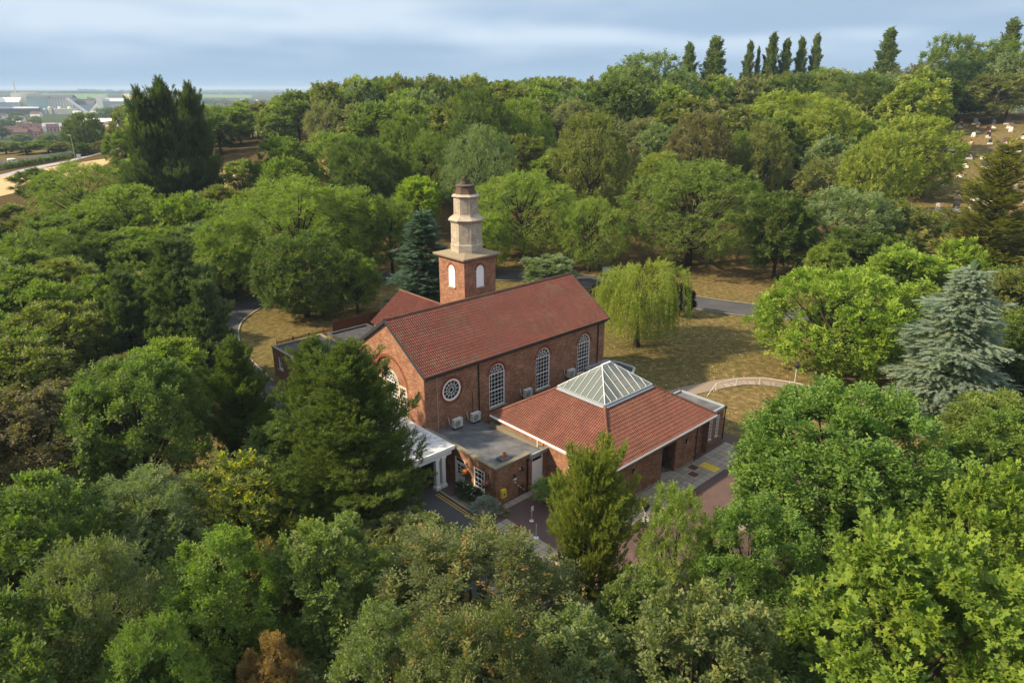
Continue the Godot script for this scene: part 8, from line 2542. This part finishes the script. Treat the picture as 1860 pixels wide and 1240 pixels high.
	["F4", "olive", 95.2, -254.1, 4.55, 17.2, "woodland_tree", "olive green tree right of the stout columnar poplar second from the left on the skyline", "olive green trees along the skyline, wood below the poplars"],
	["F4", "lime", 117.7, -239.8, 5.52, 16.0, "woodland_tree", "pale yellowish tree left of the very dark green tree at the top of the cemetery", "pale yellowish trees along the skyline, wood below the poplars"],
	["F2", "birch", -126.5, -251.2, 7.18, 14.5, "woodland_tree", "pale grey green tree right of the big round dark green tree beyond the mesh fence", "pale grey green trees along the skyline, wood left of the tower"],
	["F2", "bright", -109.5, -259.5, 7.24, 12.9, "woodland_tree", "light green woodland tree right of the big round dark green tree beyond the mesh fence", "light green trees along the skyline, wood left of the tower"],
	["F5", "olive", -67.9, -273.4, 7.43, 18.1, "woodland_tree", "olive green tree along the skyline in the wood left of the tower", "olive green trees along the skyline, wood left of the tower"],
	["F5", "bright", -12.0, -277.9, 4.96, 16.8, "woodland_tree", "light green tree along the skyline in the wood behind the tower", "light green trees along the skyline, wood behind the tower"],
	["F1", "brownish", 3.9, -283.7, 5.77, 16.1, "woodland_tree", "brownish green tree along the skyline in the wood behind the tower", "brownish green trees along the skyline, wood behind the tower"],
	["F2", "yellow", 13.2, -277.2, 6.38, 15.9, "woodland_tree", "yellow green tree left of the stout columnar poplar second from the left on the skyline", "yellow green trees along the skyline, wood behind the tower"],
	["F5", "birch", 23.5, -281.7, 6.90, 15.0, "woodland_tree", "pale grey green tree left of the first columnar poplar from the left on the skyline", "pale grey green trees along the skyline, wood right of the tower"],
	["F2", "olive", 46.2, -274.3, 5.48, 19.5, "woodland_tree", "olive green tree left of the slim columnar poplar third from the left on the skyline", "olive green trees along the skyline, wood right of the tower"],
	["F1", "bright", 108.1, -255.2, 7.03, 17.4, "woodland_tree", "light green tree right of the columnar poplar right of the thinnest one on the skyline", "light green trees along the skyline, wood below the poplars"],
	["F2", "olive", 121.0, -253.9, 5.05, 16.3, "woodland_tree", "olive green woodland tree left of the brownish sparse tree left of the very dark one", "olive green trees along the skyline, wood below the poplars"],
	["F2", "sage", 158.5, -234.6, 6.88, 20.4, "woodland_tree", "grey green woodland tree behind the spreading birch with white limbs above the cemetery", "grey green trees along the skyline, wood below the poplars"],
	["F2", "lime", 183.2, -215.2, 5.81, 19.3, "woodland_tree", "pale yellowish woodland tree right of the spreading birch with white limbs above the cemetery", "pale yellowish trees along the skyline, wood below the poplars"],
	["F1", "sage", -89.1, -272.5, 4.36, 11.1, "woodland_tree", "grey green tree along the skyline in the wood left of the tower", "grey green trees along the skyline, wood left of the tower"],
	["F2", "bright", -73.5, -282.4, 5.36, 17.3, "woodland_tree", "light green tree along the skyline in the wood left of the tower", "light green trees along the skyline, wood left of the tower"],
	["F4", "mid", -15.3, -286.5, 5.22, 18.8, "woodland_tree", "mid green tree along the skyline in the wood behind the tower", "mid green trees along the skyline, wood behind the tower"],
	["F4", "birch", 18.5, -291.4, 7.18, 17.7, "woodland_tree", "pale grey green tree along the skyline in the wood right of the tower", "pale grey green trees along the skyline, wood right of the tower"],
	["F2", "brownish", 35.7, -290.5, 7.31, 16.9, "woodland_tree", "brownish green woodland tree behind the first columnar poplar from the left on the skyline", "brownish green trees along the skyline, wood right of the tower"],
	["F1", "dark", 48.7, -288.1, 7.13, 20.8, "woodland_tree", "dark green woodland tree behind the first columnar poplar from the left on the skyline", "dark green trees along the skyline, wood right of the tower"],
	["F1", "brownish", 61.3, -284.6, 7.31, 17.2, "woodland_tree", "brownish green woodland tree behind the stout columnar poplar second from the left on the skyline", "brownish green trees along the skyline, wood right of the tower"],
	["F4", "mid", 73.8, -281.6, 7.32, 16.8, "woodland_tree", "mid green woodland tree behind the stout columnar poplar second from the left on the skyline", "mid green trees along the skyline, wood right of the tower"],
	["F2", "birch", 92.1, -274.8, 4.55, 16.3, "woodland_tree", "pale grey green tree behind the columnar poplar right of the thinnest one on the skyline", "pale grey green trees along the skyline, wood below the poplars"],
	["F1", "bright", 111.8, -272.2, 4.50, 17.0, "woodland_tree", "light green woodland tree behind the columnar poplar at the right end of the close row", "light green trees along the skyline, wood below the poplars"],
	["F5", "dark", 174.3, -234.6, 4.24, 19.7, "woodland_tree", "dark green woodland tree right of the spreading birch with white limbs above the cemetery", "dark green trees along the skyline, wood below the poplars"],
	["F4", "olive", 192.1, -221.4, 6.27, 18.5, "woodland_tree", "olive green woodland tree right of the spreading birch with white limbs above the cemetery", "olive green trees along the skyline, wood below the poplars"],
]
# trees in groups: name, label, group, then shape, colour, x, z, crown radius, height of each tree
const FILL := [
	["hedgerow_bush", "hedgerow bush beyond the mesh fence on the left", "bushes along the mesh fence", [["F1", "olive", -218.9, -311.1, 6.2, 5.1], ["F2", "dark", -202.0, -299.1, 6.4, 5.1], ["F3", "mid", -191.5, -297.1, 5.9, 5.1], ["F4", "olive", -174.8, -282.1, 6.0, 5.1], ["F1", "dark", -157.3, -264.1, 4.0, 4.8], ["F2", "brownish", -145.8, -257.6, 3.5, 4.8]]],
	["broadleaf_tree", "light green smaller tree between the larger ones on the left of the picture", "light green smaller trees on the left of the picture", [["M3", "bright", -67.0, -83.8, 2.9, 6.3], ["M1", "bright", -71.5, -78.4, 4.1, 6.3], ["M4", "bright", -78.1, -75.6, 2.9, 9.3], ["M4", "bright", -72.7, -83.3, 3.5, 9.0]]],
	["woodland_tree", "olive green tree high up in the wood left of the tower", "olive green trees high up, wood left of the tower", [["F1", "olive", -35.0, -236.6, 4.5, 19.5], ["F5", "olive", -27.7, -245.4, 5.0, 18.6]]],
	["woodland_tree", "dark green tree high up in the wood behind the tower", "dark green trees high up, wood behind the tower", [["F2", "dark", -21.0, -234.9, 5.7, 17.4], ["F1", "dark", -4.4, -234.6, 5.9, 12.0], ["F4", "dark", -7.4, -248.0, 6.3, 16.6]]],
	["woodland_tree", "mid green tree high up in the wood left of the tower", "mid green trees high up, wood left of the tower", [["F2", "mid", -90.3, -232.6, 7.0, 12.4], ["F2", "mid", -61.1, -239.9, 4.6, 16.9]]],
	["woodland_tree", "mid green tree along the skyline in the wood left of the tower", "mid green trees along the skyline, wood left of the tower", [["F4", "mid", -48.4, -246.5, 6.5, 18.9], ["F1", "mid", -98.7, -242.9, 4.6, 12.6], ["F2", "mid", -44.2, -255.8, 6.2, 18.7], ["F1", "mid", -72.7, -261.2, 6.0, 15.8], ["F3", "mid", -36.3, -264.5, 5.9, 18.2]]],
	["woodland_tree", "dark green tree along the skyline in the wood left of the tower", "dark green trees along the skyline, wood left of the tower", [["F4", "dark", -105.7, -238.5, 6.7, 13.9], ["F4", "dark", -59.8, -283.6, 6.1, 19.3]]],
	["woodland_tree", "pale yellowish tree along the skyline in the wood left of the tower", "pale yellowish trees along the skyline, wood left of the tower", [["F2", "lime", -75.5, -245.3, 6.3, 14.6], ["F4", "lime", -52.4, -266.5, 7.5, 18.8], ["F1", "lime", -45.0, -280.0, 4.9, 19.4]]],
	["woodland_tree", "olive green tree along the skyline in the wood behind the tower", "olive green trees along the skyline, wood behind the tower", [["F2", "olive", -24.7, -254.3, 6.8, 18.1], ["F5", "olive", -12.7, -258.8, 6.4, 17.8]]],
	["woodland_tree", "brownish green tree along the skyline in the wood left of the tower", "brownish green trees along the skyline, wood left of the tower", [["F1", "brownish", -89.8, -256.4, 6.2, 12.7], ["F4", "brownish", -50.6, -290.0, 7.2, 19.9]]],
	["woodland_tree", "pale grey green tree along the skyline in the wood left of the tower", "pale grey green trees along the skyline, wood left of the tower", [["F2", "birch", -94.3, -263.5, 4.3, 12.1], ["F3", "birch", -98.9, -272.1, 5.6, 13.0]]],
	["woodland_tree", "yellow green tree along the skyline in the wood left of the tower", "yellow green trees along the skyline, wood left of the tower", [["F5", "yellow", -54.6, -276.4, 5.9, 18.1], ["F2", "yellow", -81.5, -281.0, 4.7, 15.5]]],
	["woodland_tree", "dark green tree along the skyline in the wood behind the tower", "dark green trees along the skyline, wood behind the tower", [["F1", "dark", -29.1, -277.3, 4.4, 18.9], ["F5", "dark", -30.1, -292.7, 4.5, 19.1]]],
]
func plant_fill(z: Array) -> void:
	for t in z[3]: plant([t[0], t[1], t[2], t[3], t[4], t[5], z[0], z[1], z[2]])
